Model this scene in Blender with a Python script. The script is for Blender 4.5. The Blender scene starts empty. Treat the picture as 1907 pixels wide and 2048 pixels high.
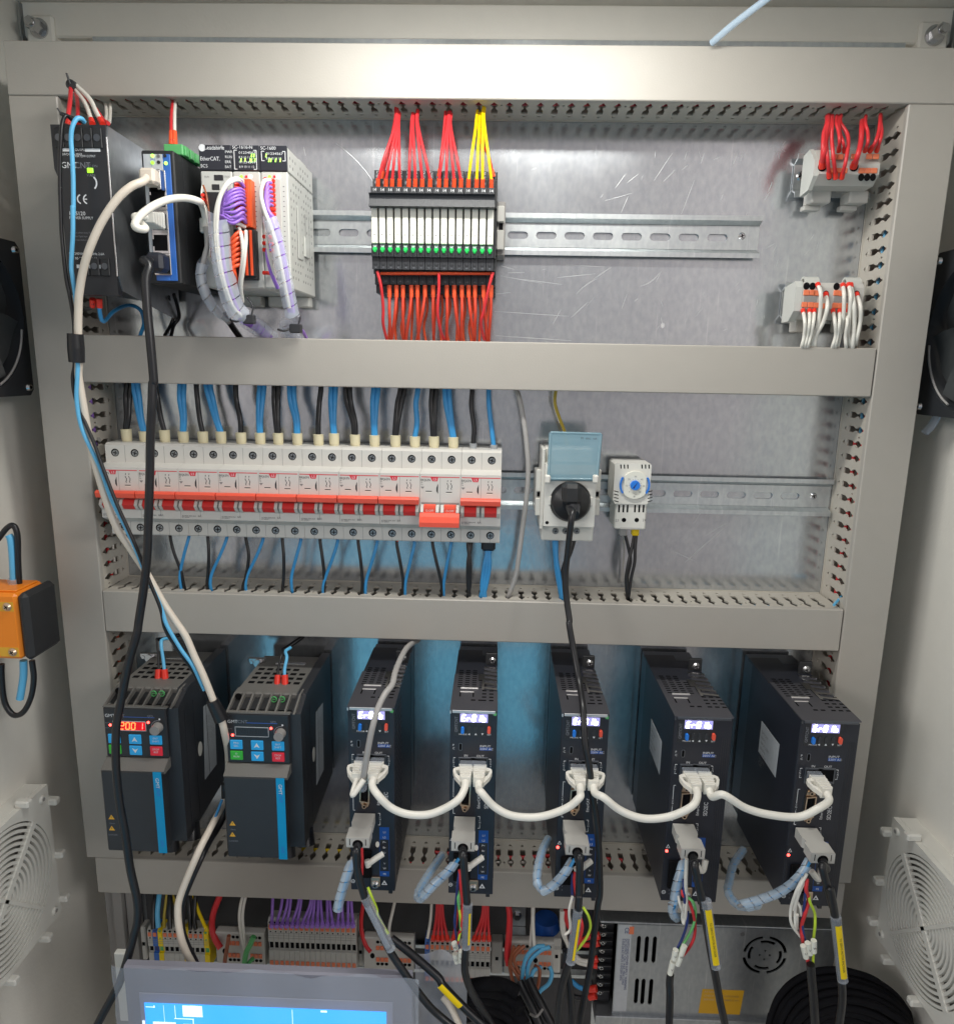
import bpy, math, random
from mathutils import Vector, Matrix
from mathutils.geometry import tessellate_polygon
random.seed(7)
S = bpy.context.scene
COL = S.collection
ZO = 1400.0          # mm: height of the camera's level above the floor of the room
W, H, F = 1907.0, 2048.0, 1435.9
CAM = Vector((0.0, -673.58, 0.0))
RIGHT = Vector((0.99947034, 0.02725634, 0.01777988))
UP = Vector((-0.02287361, 0.19975975, 0.97957789))
FWD = Vector((-0.02314801, 0.97946574, -0.2002774))

# ---------------------------------------------------------------- camera, world, lamps, exposure
cam = bpy.data.cameras.new('camera')
cam.sensor_fit = 'HORIZONTAL'; cam.sensor_width = 36.0; cam.lens = F / W * 36.0
cam.clip_start = 0.01; cam.clip_end = 50
co = bpy.data.objects.new('camera', cam); COL.objects.link(co)
mw = Matrix((RIGHT, UP, -FWD)).transposed().to_4x4()
mw.translation = (CAM + Vector((0, 0, ZO))) * 0.001
co.matrix_world = mw
S.camera = co
S.render.resolution_x = 953; S.render.resolution_y = 1024
wd = bpy.data.worlds.new('World'); S.world = wd; wd.use_nodes = True
bg = wd.node_tree.nodes['Background']
bg.inputs[0].default_value = (0.97, 0.98, 1.0, 1); bg.inputs[1].default_value = 0.27
S.view_settings.view_transform = 'Standard'; S.view_settings.look = 'None'
S.view_settings.exposure = 0.84; S.view_settings.gamma = 1.0
la = bpy.data.lights.new('cabinet_lamp_light', 'AREA'); la.shape = 'RECTANGLE'
la.size = 0.30; la.size_y = 0.03; la.energy = 1.05; la.color = (1.0, 0.985, 0.93)
lo = bpy.data.objects.new('cabinet_lamp_light', la); COL.objects.link(lo)
lo.location = (-0.008, -0.222, (ZO + 288) * 0.001)
lo.rotation_euler = (math.radians(13), 0, 0)

for _x, _e in ((-1.6, 25.0), (1.6, 25.0)):  # two unseen fill lamps added to brighten the fronts and side walls
    rl = bpy.data.lights.new('room_lamp_light', 'POINT'); rl.shadow_soft_size = 0.3; rl.energy = _e; rl.color = (1.0, 0.97, 0.94)
    ro = bpy.data.objects.new('room_lamp_light', rl); COL.objects.link(ro)
    ro.location = (_x, -1.6, (ZO + 600) * 0.001)

# ---------------------------------------------------------------- projection helpers (mm)
def ray(u, v):
    return FWD + RIGHT * ((u - W / 2) / F) - UP * ((v - H / 2) / F)
def at(u, v, d):
    k = ray(u, v); t = (-d - CAM.y) / k.y
    return CAM + k * t
def atX(u, v, x):
    k = ray(u, v); t = (x - CAM.x) / k.x
    return CAM + k * t
def zm(ox, oy, s):
    return lambda a, b: (ox + a / s, oy + b / s)
Z1 = zm(0, 0, 3.856); Z2 = zm(480, 0, 3.856); Z3 = zm(960, 0, 3.856); Z4 = zm(1430, 0, 3.88)
Z5 = zm(0, 360, 3.856); Z6 = zm(360, 270, 4.622); Z7 = zm(700, 200, 3.976); Z8 = zm(960, 360, 3.856)
Y1 = zm(1520, 200, 3.824); Y2 = zm(150, 740, 3.977); Y3 = zm(580, 740, 3.938); Y4 = zm(1000, 740, 3.977)
Y5 = zm(1350, 700, 3.314); Y6 = zm(0, 1000, 4.142); Y7 = zm(170, 1240, 3.977); Y8 = zm(410, 1240, 3.977)
X1 = zm(660, 1240, 6.21); X2 = zm(660, 1540, 6.21); X3 = zm(850, 1240, 6.21); X4 = zm(850, 1540, 6.21)
X5 = zm(1060, 1240, 3.55); X6 = zm(1260, 1240, 3.428); X7 = zm(1480, 1240, 3.427); X8 = zm(0, 1500, 3.627)
W1 = zm(200, 1780, 5.142); W2 = zm(520, 1780, 5.142); W3 = zm(820, 1780, 4.6275); W4 = zm(1200, 1780, 5.142)
W5 = zm(1540, 1740, 5.044); W6 = zm(1700, 460, 3.681); W7 = zm(1700, 1580, 4.246); W8 = zm(0, 0, 2.485)
V1 = zm(0, 440, 4.967); V2 = zm(1780, 460, 4.52); V3 = zm(120, 230, 9.94); V4 = zm(700, 330, 12.34)
V5 = zm(190, 860, 7.404); V6 = zm(180, 1380, 7.7125)
def A(f, a, b, d):
    return at(*f(a, b), d)
def zz(f, a, b, d):
    return at(*f(a, b), d).z
def xx(f, a, b, d):
    return at(*f(a, b), d).x

# ---------------------------------------------------------------- materials
M = {}
def mat(name, col, rough=0.5, metal=0.0, var=0.06, scale=60.0, bump=0.0, bscale=400.0, emit=None, es=0.0, alpha=1.0, trans=0.0, spec=0.5):
    m = bpy.data.materials.new(name); m.use_nodes = True
    nt = m.node_tree; b = nt.nodes['Principled BSDF']
    tc = nt.nodes.new('ShaderNodeTexCoord')
    nz = nt.nodes.new('ShaderNodeTexNoise'); nz.inputs['Scale'].default_value = scale; nz.inputs['Detail'].default_value = 4
    nt.links.new(tc.outputs['Object'], nz.inputs['Vector'])
    mx = nt.nodes.new('ShaderNodeMixRGB')
    c = col
    mx.inputs[1].default_value = (c[0] * (1 - var), c[1] * (1 - var), c[2] * (1 - var), 1)
    mx.inputs[2].default_value = (min(1, c[0] * (1 + var)), min(1, c[1] * (1 + var)), min(1, c[2] * (1 + var)), 1)
    nt.links.new(nz.outputs['Fac'], mx.inputs[0]); nt.links.new(mx.outputs[0], b.inputs['Base Color'])
    b.inputs['Roughness'].default_value = rough; b.inputs['Metallic'].default_value = metal
    b.inputs['Specular IOR Level'].default_value = spec
    if bump:
        n2 = nt.nodes.new('ShaderNodeTexNoise'); n2.inputs['Scale'].default_value = bscale; n2.inputs['Detail'].default_value = 3
        nt.links.new(tc.outputs['Object'], n2.inputs['Vector'])
        bp = nt.nodes.new('ShaderNodeBump'); bp.inputs['Strength'].default_value = bump; bp.inputs['Distance'].default_value = 0.0004
        nt.links.new(n2.outputs['Fac'], bp.inputs['Height']); nt.links.new(bp.outputs[0], b.inputs['Normal'])
    if emit:
        b.inputs['Emission Color'].default_value = (*emit, 1); b.inputs['Emission Strength'].default_value = es
    if alpha < 1: b.inputs['Alpha'].default_value = alpha
    if trans: b.inputs['Transmission Weight'].default_value = trans
    M[name] = m
    return m
mat('duct', (0.395, 0.372, 0.335), 0.42, var=0.03, bump=0.25, bscale=900)
mat('duct_side', (0.46, 0.43, 0.375), 0.5, var=0.03, bump=0.2, bscale=900)
mat('paint', (0.78, 0.76, 0.70), 0.45, var=0.03, bump=0.5, bscale=350)
mat('white_plastic', (0.68, 0.67, 0.62), 0.4, var=0.03)
mat('grey_plastic', (0.50, 0.49, 0.46), 0.45, var=0.04)
mat('mcb', (0.60, 0.585, 0.55), 0.42, var=0.025)
mat('pale_grey', (0.52, 0.53, 0.50), 0.45, var=0.04)
mat('mid_grey', (0.27, 0.26, 0.25), 0.5, var=0.06)
mat('relay_white', (0.74, 0.74, 0.66), 0.4, var=0.02)
mat('black', (0.022, 0.023, 0.027), 0.38, var=0.15)
mat('black_soft', (0.018, 0.019, 0.021), 0.6, var=0.15, bump=0.3)
mat('navy', (0.018, 0.020, 0.029), 0.38, var=0.12)
mat('charcoal', (0.028, 0.030, 0.035), 0.45, var=0.1, bump=0.3, bscale=1200)
mat('vfd_grey', (0.15, 0.145, 0.135), 0.5, var=0.08, bump=0.3, bscale=1200)
mat('cable_black', (0.011, 0.0115, 0.014), 0.34, var=0.2)
mat('cable_white', (0.76, 0.74, 0.67), 0.35, var=0.04)
mat('cable_ivory', (0.68, 0.61, 0.52), 0.35, var=0.05)
mat('wire_white', (0.72, 0.70, 0.64), 0.4, var=0.04)
mat('wire_red', (0.62, 0.028, 0.035), 0.4, var=0.1)
mat('wire_orange', (0.72, 0.085, 0.022), 0.4, var=0.1)
mat('wire_redorange', (0.60, 0.05, 0.02), 0.4, var=0.12)  # orange darkened for the dimmer light under the relays
mat('wire_yellow', (0.85, 0.60, 0.0), 0.4, var=0.06)
mat('wire_gold', (0.42, 0.31, 0.03), 0.4, var=0.1)
mat('wire_blue', (0.04, 0.29, 0.62), 0.4, var=0.08)
mat('wire_sky', (0.12, 0.46, 0.75), 0.4, var=0.06)
mat('wire_darkblue', (0.02, 0.035, 0.17), 0.4, var=0.1)
mat('wire_purple', (0.32, 0.16, 0.62), 0.4, var=0.1)
mat('wire_green', (0.16, 0.52, 0.17), 0.4, var=0.1)
mat('wire_lime', (0.55, 0.75, 0.05), 0.4, var=0.1)
mat('wire_brown', (0.30, 0.09, 0.04), 0.4, var=0.1)
mat('coil_black', (0.007, 0.007, 0.009), 0.85, var=0.3, spec=0.15)
mat('wire_grey', (0.36, 0.35, 0.34), 0.4, var=0.06)
mat('ferrule_red', (0.75, 0.035, 0.02), 0.35, var=0.08)
mat('ferrule_orange', (0.85, 0.10, 0.03), 0.35, var=0.08)
mat('boot_cream', (0.68, 0.62, 0.42), 0.45, var=0.04)
mat('boot_grey', (0.33, 0.35, 0.37), 0.4)
mat('boot_yellow', (0.85, 0.58, 0.0), 0.4)
mat('mcb_red', (0.82, 0.10, 0.055), 0.35, var=0.05)
mat('mcb_deepred', (0.66, 0.03, 0.028), 0.35, var=0.05)
mat('print_red', (0.62, 0.03, 0.05), 0.4)
mat('print_white', (0.72, 0.74, 0.76), 0.5)
mat('print_dim', (0.22, 0.23, 0.26), 0.5)
mat('print_black', (0.03, 0.03, 0.035), 0.5)
mat('print_grey', (0.20, 0.20, 0.20), 0.5)
mat('print_blue', (0.05, 0.16, 0.62), 0.45)
mat('label_blue', (0.008, 0.075, 0.34), 0.4)
mat('label_silver', (0.48, 0.51, 0.54), 0.4, var=0.12, scale=200)
mat('label_yellow', (0.86, 0.62, 0.0), 0.4, var=0.03)
mat('label_orange', (0.62, 0.34, 0.01), 0.5, var=0.06)
mat('badge_amber', (0.75, 0.40, 0.03), 0.5)
mat('cyan', (0.0, 0.30, 0.60), 0.4, var=0.04)
mat('key_blue', (0.02, 0.30, 0.62), 0.35, emit=(0.02, 0.30, 0.62), es=0.12)
mat('key_green', (0.03, 0.33, 0.03), 0.35, emit=(0.03, 0.33, 0.03), es=0.12)
mat('key_red', (0.62, 0.02, 0.04), 0.35, emit=(0.62, 0.02, 0.04), es=0.12)
mat('thermo_blue', (0.02, 0.20, 0.72), 0.35)
mat('switch_blue', (0.03, 0.14, 0.50), 0.35)
mat('conn_green', (0.10, 0.42, 0.14), 0.4)
mat('conn_orange', (0.85, 0.13, 0.03), 0.4)
mat('lever_orange', (0.78, 0.20, 0.09), 0.4)
mat('gland_orange', (0.90, 0.25, 0.01), 0.4, var=0.03)
mat('steel', (0.55, 0.55, 0.56), 0.25, 1.0, var=0.08, scale=300)
mat('steel_dull', (0.30, 0.31, 0.32), 0.38, 1.0, var=0.12, scale=120)
mat('steel_dark', (0.16, 0.17, 0.19), 0.42, 1.0, var=0.12, scale=90)
mat('servo_top', (0.12, 0.12, 0.14), 0.4, 0.7, var=0.1)
mat('servo_lip', (0.62, 0.60, 0.60), 0.35, 0.6)
mat('gold_metal', (0.62, 0.48, 0.36), 0.3, 1.0)
mat('hole', (0.006, 0.006, 0.007), 0.9, spec=0.1)
mat('led_green', (0.1, 0.6, 0.1), 0.4, emit=(0.45, 1.0, 0.08), es=1.6)
mat('led_lime', (0.1, 0.6, 0.1), 0.4, emit=(0.42, 1.0, 0.0), es=0.8)
mat('led_red', (0.7, 0.1, 0.05), 0.4, emit=(1.0, 0.05, 0.04), es=5.0)
mat('led_white', (0.8, 0.6, 0.6), 0.4, emit=(1.0, 0.75, 0.72), es=1.5)
mat('seg_white', (0.8, 0.8, 0.9), 0.4, emit=(0.88, 0.86, 1.0), es=9.0)
mat('seg_glow', (0.2, 0.2, 0.4), 0.4, emit=(0.34, 0.32, 0.70), es=0.6)
mat('seg_amber', (0.9, 0.2, 0.1), 0.4, emit=(1.0, 0.14, 0.03), es=2.4)
mat('seg_redglow', (0.3, 0.0, 0.0), 0.4, emit=(0.6, 0.0, 0.01), es=0.55)
mat('led_relay', (0.02, 0.5, 0.1), 0.3, emit=(0.02, 0.45, 0.08), es=0.4)
mat('screen_blue', (0, 0.2, 0.8), 0.3, emit=(0.0, 0.33, 1.0), es=1.0)
mat('screen_white', (0.8, 0.85, 0.9), 0.3, emit=(0.72, 0.88, 1.0), es=0.9)
mat('screen_grey', (0.4, 0.5, 0.5), 0.3, emit=(0.30, 0.42, 0.48), es=0.8)
mat('hmi_bezel', (0.26, 0.26, 0.31), 0.35, var=0.15, scale=14)
mat('hmi_inner', (0.36, 0.37, 0.46), 0.4, var=0.08, scale=20)
mat('lid_blue', (0.20, 0.34, 0.41), 0.16, alpha=0.66)
mat('spiral', (0.70, 0.76, 0.86), 0.22, alpha=0.36)
mat('spiral_blue', (0.55, 0.70, 0.85), 0.2, alpha=0.5)
mat('clear', (0.55, 0.60, 0.68), 0.08, alpha=0.32)
mat('clear_film', (0.62, 0.66, 0.74), 0.12, alpha=0.42, bump=1.0, bscale=40)
mat('blue_cloth', (0.15, 0.56, 0.93), 0.8, var=0.35, scale=3.5)  # blue of the added table, chosen for its reflection in the plate
mat('warm_wall', (0.66, 0.60, 0.59), 0.9)
mat('filter_white', (0.68, 0.67, 0.62), 0.5, var=0.03)
mat('fan_black', (0.03, 0.033, 0.038), 0.3)
mat('fan_blade', (0.055, 0.06, 0.062), 0.32)
mat('dark_plate', (0.05, 0.05, 0.055), 0.6, var=0.3, scale=30)  # near-black that stands in for shade below the lowest trunking

def galvanised(name, base=(0.55, 0.575, 0.60), r0=0.13, r1=0.24):
    m = bpy.data.materials.new(name); m.use_nodes = True; nt = m.node_tree; b = nt.nodes['Principled BSDF']
    tc = nt.nodes.new('ShaderNodeTexCoord')
    def noise(sc, det, stretch=None, rot=None):
        n = nt.nodes.new('ShaderNodeTexNoise'); n.inputs['Scale'].default_value = sc; n.inputs['Detail'].default_value = det
        src = tc.outputs['Object']
        if stretch:
            mp = nt.nodes.new('ShaderNodeMapping'); mp.inputs['Scale'].default_value = stretch
            if rot: mp.inputs['Rotation'].default_value = rot
            nt.links.new(src, mp.inputs['Vector']); src = mp.outputs[0]
        nt.links.new(src, n.inputs['Vector']); return n
    n1 = noise(9, 5); n2 = noise(260, 4, (1, 1, 0.55)); n3 = noise(26, 1.5, (14, 1, 0.5), (0, 0.55, 0))
    cr = nt.nodes.new('ShaderNodeValToRGB')
    cr.color_ramp.elements[0].position = 0.3; cr.color_ramp.elements[0].color = (base[0] * 0.9, base[1] * 0.91, base[2] * 0.93, 1)
    cr.color_ramp.elements[1].position = 0.7; cr.color_ramp.elements[1].color = (base[0] * 1.08, base[1] * 1.08, base[2] * 1.07, 1)
    nt.links.new(n2.outputs['Fac'], cr.inputs[0])
    # fine scratches lift the colour
    sc = nt.nodes.new('ShaderNodeValToRGB'); sc.color_ramp.elements[0].position = 0.66; sc.color_ramp.elements[1].position = 0.74
    sc.color_ramp.elements[1].color = (0.4, 0.4, 0.4, 1)
    nt.links.new(n3.outputs['Fac'], sc.inputs[0])
    mx = nt.nodes.new('ShaderNodeMixRGB'); mx.blend_type = 'SCREEN'; mx.inputs[0].default_value = 0.5
    nt.links.new(cr.outputs[0], mx.inputs[1]); nt.links.new(sc.outputs[0], mx.inputs[2])
    nt.links.new(mx.outputs[0], b.inputs['Base Color'])
    b.inputs['Metallic'].default_value = 0.86
    mr = nt.nodes.new('ShaderNodeMapRange'); mr.inputs['To Min'].default_value = r0; mr.inputs['To Max'].default_value = r1
    mr.inputs['From Min'].default_value = 0.3; mr.inputs['From Max'].default_value = 0.7
    nt.links.new(n1.outputs['Fac'], mr.inputs['Value']); nt.links.new(mr.outputs[0], b.inputs['Roughness'])
    bp = nt.nodes.new('ShaderNodeBump'); bp.inputs['Strength'].default_value = 0.2; bp.inputs['Distance'].default_value = 0.00025
    nt.links.new(n2.outputs['Fac'], bp.inputs['Height']); nt.links.new(bp.outputs[0], b.inputs['Normal'])
    M[name] = m
mat('scratch', (0.74, 0.76, 0.78), 0.35, 0.75)
galvanised('galv')
galvanised('rail', (0.60, 0.63, 0.64), 0.3, 0.42)
galvanised('psu_metal', (0.42, 0.44, 0.46), 0.32, 0.42)

# ---------------------------------------------------------------- mesh builder
_txt = {}
def text_geo(s):
    if s not in _txt:
        c = bpy.data.curves.new('t', 'FONT'); c.body = s; c.size = 1.0; c.resolution_u = 2
        o = bpy.data.objects.new('t', c)
        me = o.to_mesh()
        v = [(p.co.x, p.co.y) for p in me.vertices]; f = [tuple(p.vertices) for p in me.polygons]
        o.to_mesh_clear(); bpy.data.objects.remove(o); bpy.data.curves.remove(c)
        if not v: v = [(0, 0)]
        w = max(p[0] for p in v) ; _txt[s] = (v, f, w)
    return _txt[s]
class MB:
    def __init__(s): s.v = []; s.f = []; s.m = []; s.s = []
    def add(s, vs, fs, mi=0, smooth=False):
        o = len(s.v); s.v += [tuple(p) for p in vs]
        for f in fs: s.f.append(tuple(i + o for i in f)); s.m.append(mi); s.s.append(smooth)
        return s
    def box(s, x0, x1, d0, d1, z0, z1, c=0.0, mi=0):
        """x range, depth range (distance in front of the mounting plate), z range, chamfer"""
        x0, x1 = min(x0, x1), max(x0, x1); d0, d1 = min(d0, d1), max(d0, d1); z0, z1 = min(z0, z1), max(z0, z1)
        c = min(c, (x1 - x0) * .45, (d1 - d0) * .45, (z1 - z0) * .45)
        if c <= 0:
            vs = [(x, -d, z) for z in (z0, z1) for d in (d0, d1) for x in (x0, x1)]
            s.add(vs, [(0, 1, 3, 2), (4, 6, 7, 5), (0, 4, 5, 1), (2, 3, 7, 6), (0, 2, 6, 4), (1, 5, 7, 3)], mi)
            return s
        vs = []
        idx = {}
        for ix, X in ((0, x0), (1, x1)):
            for iy, D in ((0, d0), (1, d1)):
                for iz, Zc in ((0, z0), (1, z1)):
                    sx = c if ix == 0 else -c; sd = c if iy == 0 else -c; sz = c if iz == 0 else -c
                    idx[(ix, iy, iz, 'x')] = len(vs); vs.append((X, -(D + sd), Zc + sz))
                    idx[(ix, iy, iz, 'y')] = len(vs); vs.append((X + sx, -D, Zc + sz))
                    idx[(ix, iy, iz, 'z')] = len(vs); vs.append((X + sx, -(D + sd), Zc))
        g = lambda a, b, cc, k: idx[(a, b, cc, k)]
        fs = []
        for i in (0, 1):
            fs.append((g(i, 0, 0, 'x'), g(i, 1, 0, 'x'), g(i, 1, 1, 'x'), g(i, 0, 1, 'x')))
            fs.append((g(0, i, 0, 'y'), g(1, i, 0, 'y'), g(1, i, 1, 'y'), g(0, i, 1, 'y')))
            fs.append((g(0, 0, i, 'z'), g(1, 0, i, 'z'), g(1, 1, i, 'z'), g(0, 1, i, 'z')))
            for j in (0, 1):
                fs.append((g(i, j, 0, 'x'), g(i, j, 1, 'x'), g(i, j, 1, 'y'), g(i, j, 0, 'y')))
                fs.append((g(i, 0, j, 'x'), g(i, 1, j, 'x'), g(i, 1, j, 'z'), g(i, 0, j, 'z')))
                fs.append((g(0, i, j, 'y'), g(1, i, j, 'y'), g(1, i, j, 'z'), g(0, i, j, 'z')))
                for k in (0, 1):
                    fs.append((g(i, j, k, 'x'), g(i, j, k, 'y'), g(i, j, k, 'z')))
        s.add(vs, fs, mi)
        return s
    def prism(s, prof, a0, a1, axis='x', mi=0, smooth=False):
        """axis x: prof=(d,z); axis d: prof=(x,z); axis z: prof=(x,d)"""
        n = len(prof)
        if axis == 'x': P = lambda p, a: (a, -p[0], p[1])
        elif axis == 'd': P = lambda p, a: (p[0], -a, p[1])
        else: P = lambda p, a: (p[0], -p[1], a)
        vs = [P(p, a0) for p in prof] + [P(p, a1) for p in prof]
        fs = [(i, (i + 1) % n, n + (i + 1) % n, n + i) for i in range(n)]
        s.add(vs, fs, mi, smooth)
        s.add(vs, [tuple(range(n)), tuple(range(2 * n - 1, n - 1, -1))], mi)
        return s
    def cyl(s, p0, p1, r0, r1=None, seg=14, mi=0, smooth=True, caps=True):
        r1 = r0 if r1 is None else r1
        p0 = Vector(p0); p1 = Vector(p1); t = (p1 - p0).normalized()
        a = t.orthogonal().normalized(); b = t.cross(a)
        vs = []
        for p, r in ((p0, r0), (p1, r1)):
            for i in range(seg):
                w = 2 * math.pi * i / seg; vs.append(p + a * (r * math.cos(w)) + b * (r * math.sin(w)))
        s.add(vs, [(i, (i + 1) % seg, seg + (i + 1) % seg, seg + i) for i in range(seg)], mi, smooth)
        if caps: s.add(vs, [tuple(range(seg)), tuple(range(seg, 2 * seg))], mi)
        return s
    def disc(s, x, d, z, r, h=0.3, mi=0, seg=16, rz=None):
        """short cylinder facing the viewer, d = back of disc"""
        rz = rz or r
        pr = [(x + r * math.cos(2 * math.pi * i / seg), z + rz * math.sin(2 * math.pi * i / seg)) for i in range(seg)]
        return s.prism(pr, d, d + h, 'd', mi)
    def tube(s, pts, r, seg=8, mi=0, sub=6, taper=None):
        P = smooth_path(pts, sub); n = len(P)
        t = (P[1] - P[0]).normalized(); a = t.orthogonal().normalized()
        vs = []
        for i, p in enumerate(P):
            t2 = (P[min(i + 1, n - 1)] - P[max(i - 1, 0)]).normalized()
            a = (a - t2 * a.dot(t2)).normalized(); b = t2.cross(a)
            for k in range(seg):
                w = 2 * math.pi * k / seg; vs.append(p + (a * math.cos(w) + b * math.sin(w)) * r)
        fs = [(i * seg + k, i * seg + (k + 1) % seg, (i + 1) * seg + (k + 1) % seg, (i + 1) * seg + k) for i in range(n - 1) for k in range(seg)]
        s.add(vs, fs, mi, True)
        s.add(vs[:seg] + vs[-seg:], [tuple(range(seg)), tuple(range(seg, 2 * seg))], mi)
        return s
    def helix(s, pts, r, pitch, frac=0.86, mi=0, seg=18, th=0.5):
        """a flat band wound round a path"""
        P = smooth_path(pts, 10); 
        L = [0.0]
        for i in range(1, len(P)): L.append(L[-1] + (P[i] - P[i - 1]).length)
        tot = L[-1]
        fr = []; t = (P[1] - P[0]).normalized(); a = t.orthogonal().normalized()
        for i, p in enumerate(P):
            t2 = (P[min(i + 1, len(P) - 1)] - P[max(i - 1, 0)]).normalized()
            a = (a - t2 * a.dot(t2)).normalized(); fr.append((p, a.copy(), t2.cross(a), t2))
        def samp(x):
            x = min(max(x, 0), tot - 1e-4); j = 0
            lo_, hi_ = 0, len(L) - 1
            while hi_ - lo_ > 1:
                md = (lo_ + hi_) // 2
                if L[md] <= x: lo_ = md
                else: hi_ = md
            w = (x - L[lo_]) / max(1e-6, L[hi_] - L[lo_])
            A0, B0 = fr[lo_], fr[hi_]
            return A0[0].lerp(B0[0], w), A0[1].lerp(B0[1], w).normalized(), A0[2].lerp(B0[2], w).normalized()
        nt_ = int(tot / pitch * seg); vs = []
        for i in range(nt_ + 1):
            x = i * pitch / seg; w = 2 * math.pi * i / seg
            for off, rr in ((0, r), (pitch * frac, r + th * 0.4)):
                p, a_, b_ = samp(x + off)
                vs.append(p + (a_ * math.cos(w) + b_ * math.sin(w)) * rr)
        s.add(vs, [(2 * i, 2 * i + 1, 2 * i + 3, 2 * i + 2) for i in range(nt_)], mi, True)
        return s
    def wall_holes(s, outer, holes, fn, th, mi=0, skip_back=False):
        """plate with holes; outer/holes = 2D loops, fn(a,b,t)->xyz"""
        loops = [outer] + holes
        tris = tessellate_polygon([[Vector((a, b, 0)) for a, b in l] for l in loops])
        flat = [p for l in loops for p in l]
        s.add([fn(a, b, 0) for a, b in flat], tris, mi)
        if not skip_back: s.add([fn(a, b, th) for a, b in flat], tris, mi)
        for l in loops:
            n = len(l)
            s.add([fn(a, b, 0) for a, b in l] + [fn(a, b, th) for a, b in l], [(i, (i + 1) % n, n + (i + 1) % n, n + i) for i in range(n)], mi)
        return s
    def text(s, st, x, z, h, d, mi=0, rot=0, sq=1.0, al='l', fn=None, th=0.0):
        v, f, w = text_geo(st); k = h / 0.70
        ca, sa = math.cos(math.radians(rot)), math.sin(math.radians(rot))
        ox = {'l': 0, 'c': -w / 2, 'r': -w}[al]
        out = []
        for a, b in v:
            a = (a + ox) * k * sq; b = b * k
            X_, Z_ = x + a * ca - b * sa, z + a * sa + b * ca
            out.append(fn(X_, Z_, d) if fn else (X_, -d, Z_))
        s.add(out, f, mi); return s
    def ring(s, c, r, t, fn, seg=40, a0=0, a1=360, mi=0, h=None):
        """flat-section ring in the plane given by fn(a,b,depth)"""
        h = h or t; n = max(4, int(seg * (a1 - a0) / 360)); full = abs(a1 - a0) >= 359.9
        m = n if full else n + 1; vs = []
        for i in range(m):
            w = math.radians(a0 + (a1 - a0) * i / n)
            for rr, dd in ((r - t / 2, 0), (r + t / 2, 0), (r + t / 2, h), (r - t / 2, h)):
                vs.append(fn(c[0] + rr * math.cos(w), c[1] + rr * math.sin(w), dd))
        fs = []
        for i in range(n):
            j = (i + 1) % m
            for k in range(4): fs.append((i * 4 + k, i * 4 + (k + 1) % 4, j * 4 + (k + 1) % 4, j * 4 + k))
        s.add(vs, fs, mi)
        if not full: s.add(vs[:4] + vs[-4:], [(0, 1, 2, 3), (4, 5, 6, 7)], mi)
        return s
def smooth_path(pts, sub=6):
    P = [Vector(p) for p in pts]
    if len(P) == 2: return P
    out = []
    for i in range(len(P) - 1):
        p0 = P[i - 1] if i else P[0] * 2 - P[1]
        p1, p2 = P[i], P[i + 1]
        p3 = P[i + 2] if i + 2 < len(P) else P[-1] * 2 - P[-2]
        for k in range(sub):
            t = k / sub
            out.append(0.5 * ((2 * p1) + (p2 - p0) * t + (2 * p0 - 5 * p1 + 4 * p2 - p3) * t * t + (3 * p1 - p0 - 3 * p2 + p3) * t ** 3))
    out.append(P[-1]); return out
def build(name, mb, mats, parent=None, label=None, loc=None):
    me = bpy.data.meshes.new(name)
    base = Vector(parent['_abs']) if parent is not None else Vector(loc or (0, 0, 0))
    me.from_pydata([((p[0] - base.x) * .001, (p[1] - base.y) * .001, (p[2] - base.z) * .001) for p in mb.v], [], mb.f)
    if not isinstance(mats, (list, tuple)): mats = [mats]
    for m in mats: me.materials.append(M[m])
    me.polygons.foreach_set('material_index', mb.m); me.polygons.foreach_set('use_smooth', mb.s)
    me.update()
    o = bpy.data.objects.new(name, me); COL.objects.link(o)
    if parent is not None:
        o.parent = parent
        o['_abs'] = parent['_abs']
    else:
        o.location = ((base.x) * .001, base.y * .001, (base.z + ZO) * .001); o['_abs'] = tuple(base)
    if label: o['label'] = label
    return o
def tag(o, label=None, cat=None, group=None, kind=None):
    if label: o['label'] = label
    if cat: o['category'] = cat
    if group: o['group'] = group
    if kind: o['kind'] = kind
    return o
def thing(name, label, cat, loc, group=None):
    o = bpy.data.objects.new(name, None); COL.objects.link(o); o.empty_display_size = 0.02
    loc = Vector(loc); o.location = (loc.x * .001, loc.y * .001, (loc.z + ZO) * .001); o['_abs'] = tuple(loc)
    return tag(o, label, cat, group)
def dup(root, delta, label=None, keep=None):
    delta = Vector(delta)
    r = root.copy(); COL.objects.link(r); r.location = root.location + delta * .001
    r['_abs'] = tuple(Vector(root['_abs']) + delta)
    if label: r['label'] = label
    for ch in list(root.children):
        if keep and not keep(ch): continue
        c = ch.copy(); COL.objects.link(c); c.parent = r; c['_abs'] = r['_abs']
        for g in list(ch.children):
            e = g.copy(); COL.objects.link(e); e.parent = c; e['_abs'] = r['_abs']
    return r
def struct(name, mb, mats, label=None):
    cx = sum(p[0] for p in mb.v) / len(mb.v); cy = sum(p[1] for p in mb.v) / len(mb.v); cz = min(p[2] for p in mb.v)
    o = build(name, mb, mats, loc=(cx, cy, cz)); o['kind'] = 'structure'
    if label: o['label'] = label
    return o
def pts(*l):
    return [at(u, v, d) for u, v, d in l]
def P(f, *l):
    return [at(*f(a, b), d) for a, b, d in l]
ORD = ['leftmost', 'second', 'third', 'fourth', 'fifth', 'sixth', 'seventh', 'eighth', 'ninth', 'tenth', 'eleventh', 'twelfth', 'thirteenth', 'fourteenth', 'fifteenth', 'sixteenth', 'seventeenth', 'eighteenth', 'nineteenth', 'twentieth']
def nth(i): return ORD[i]
WS = 0.8
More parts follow.
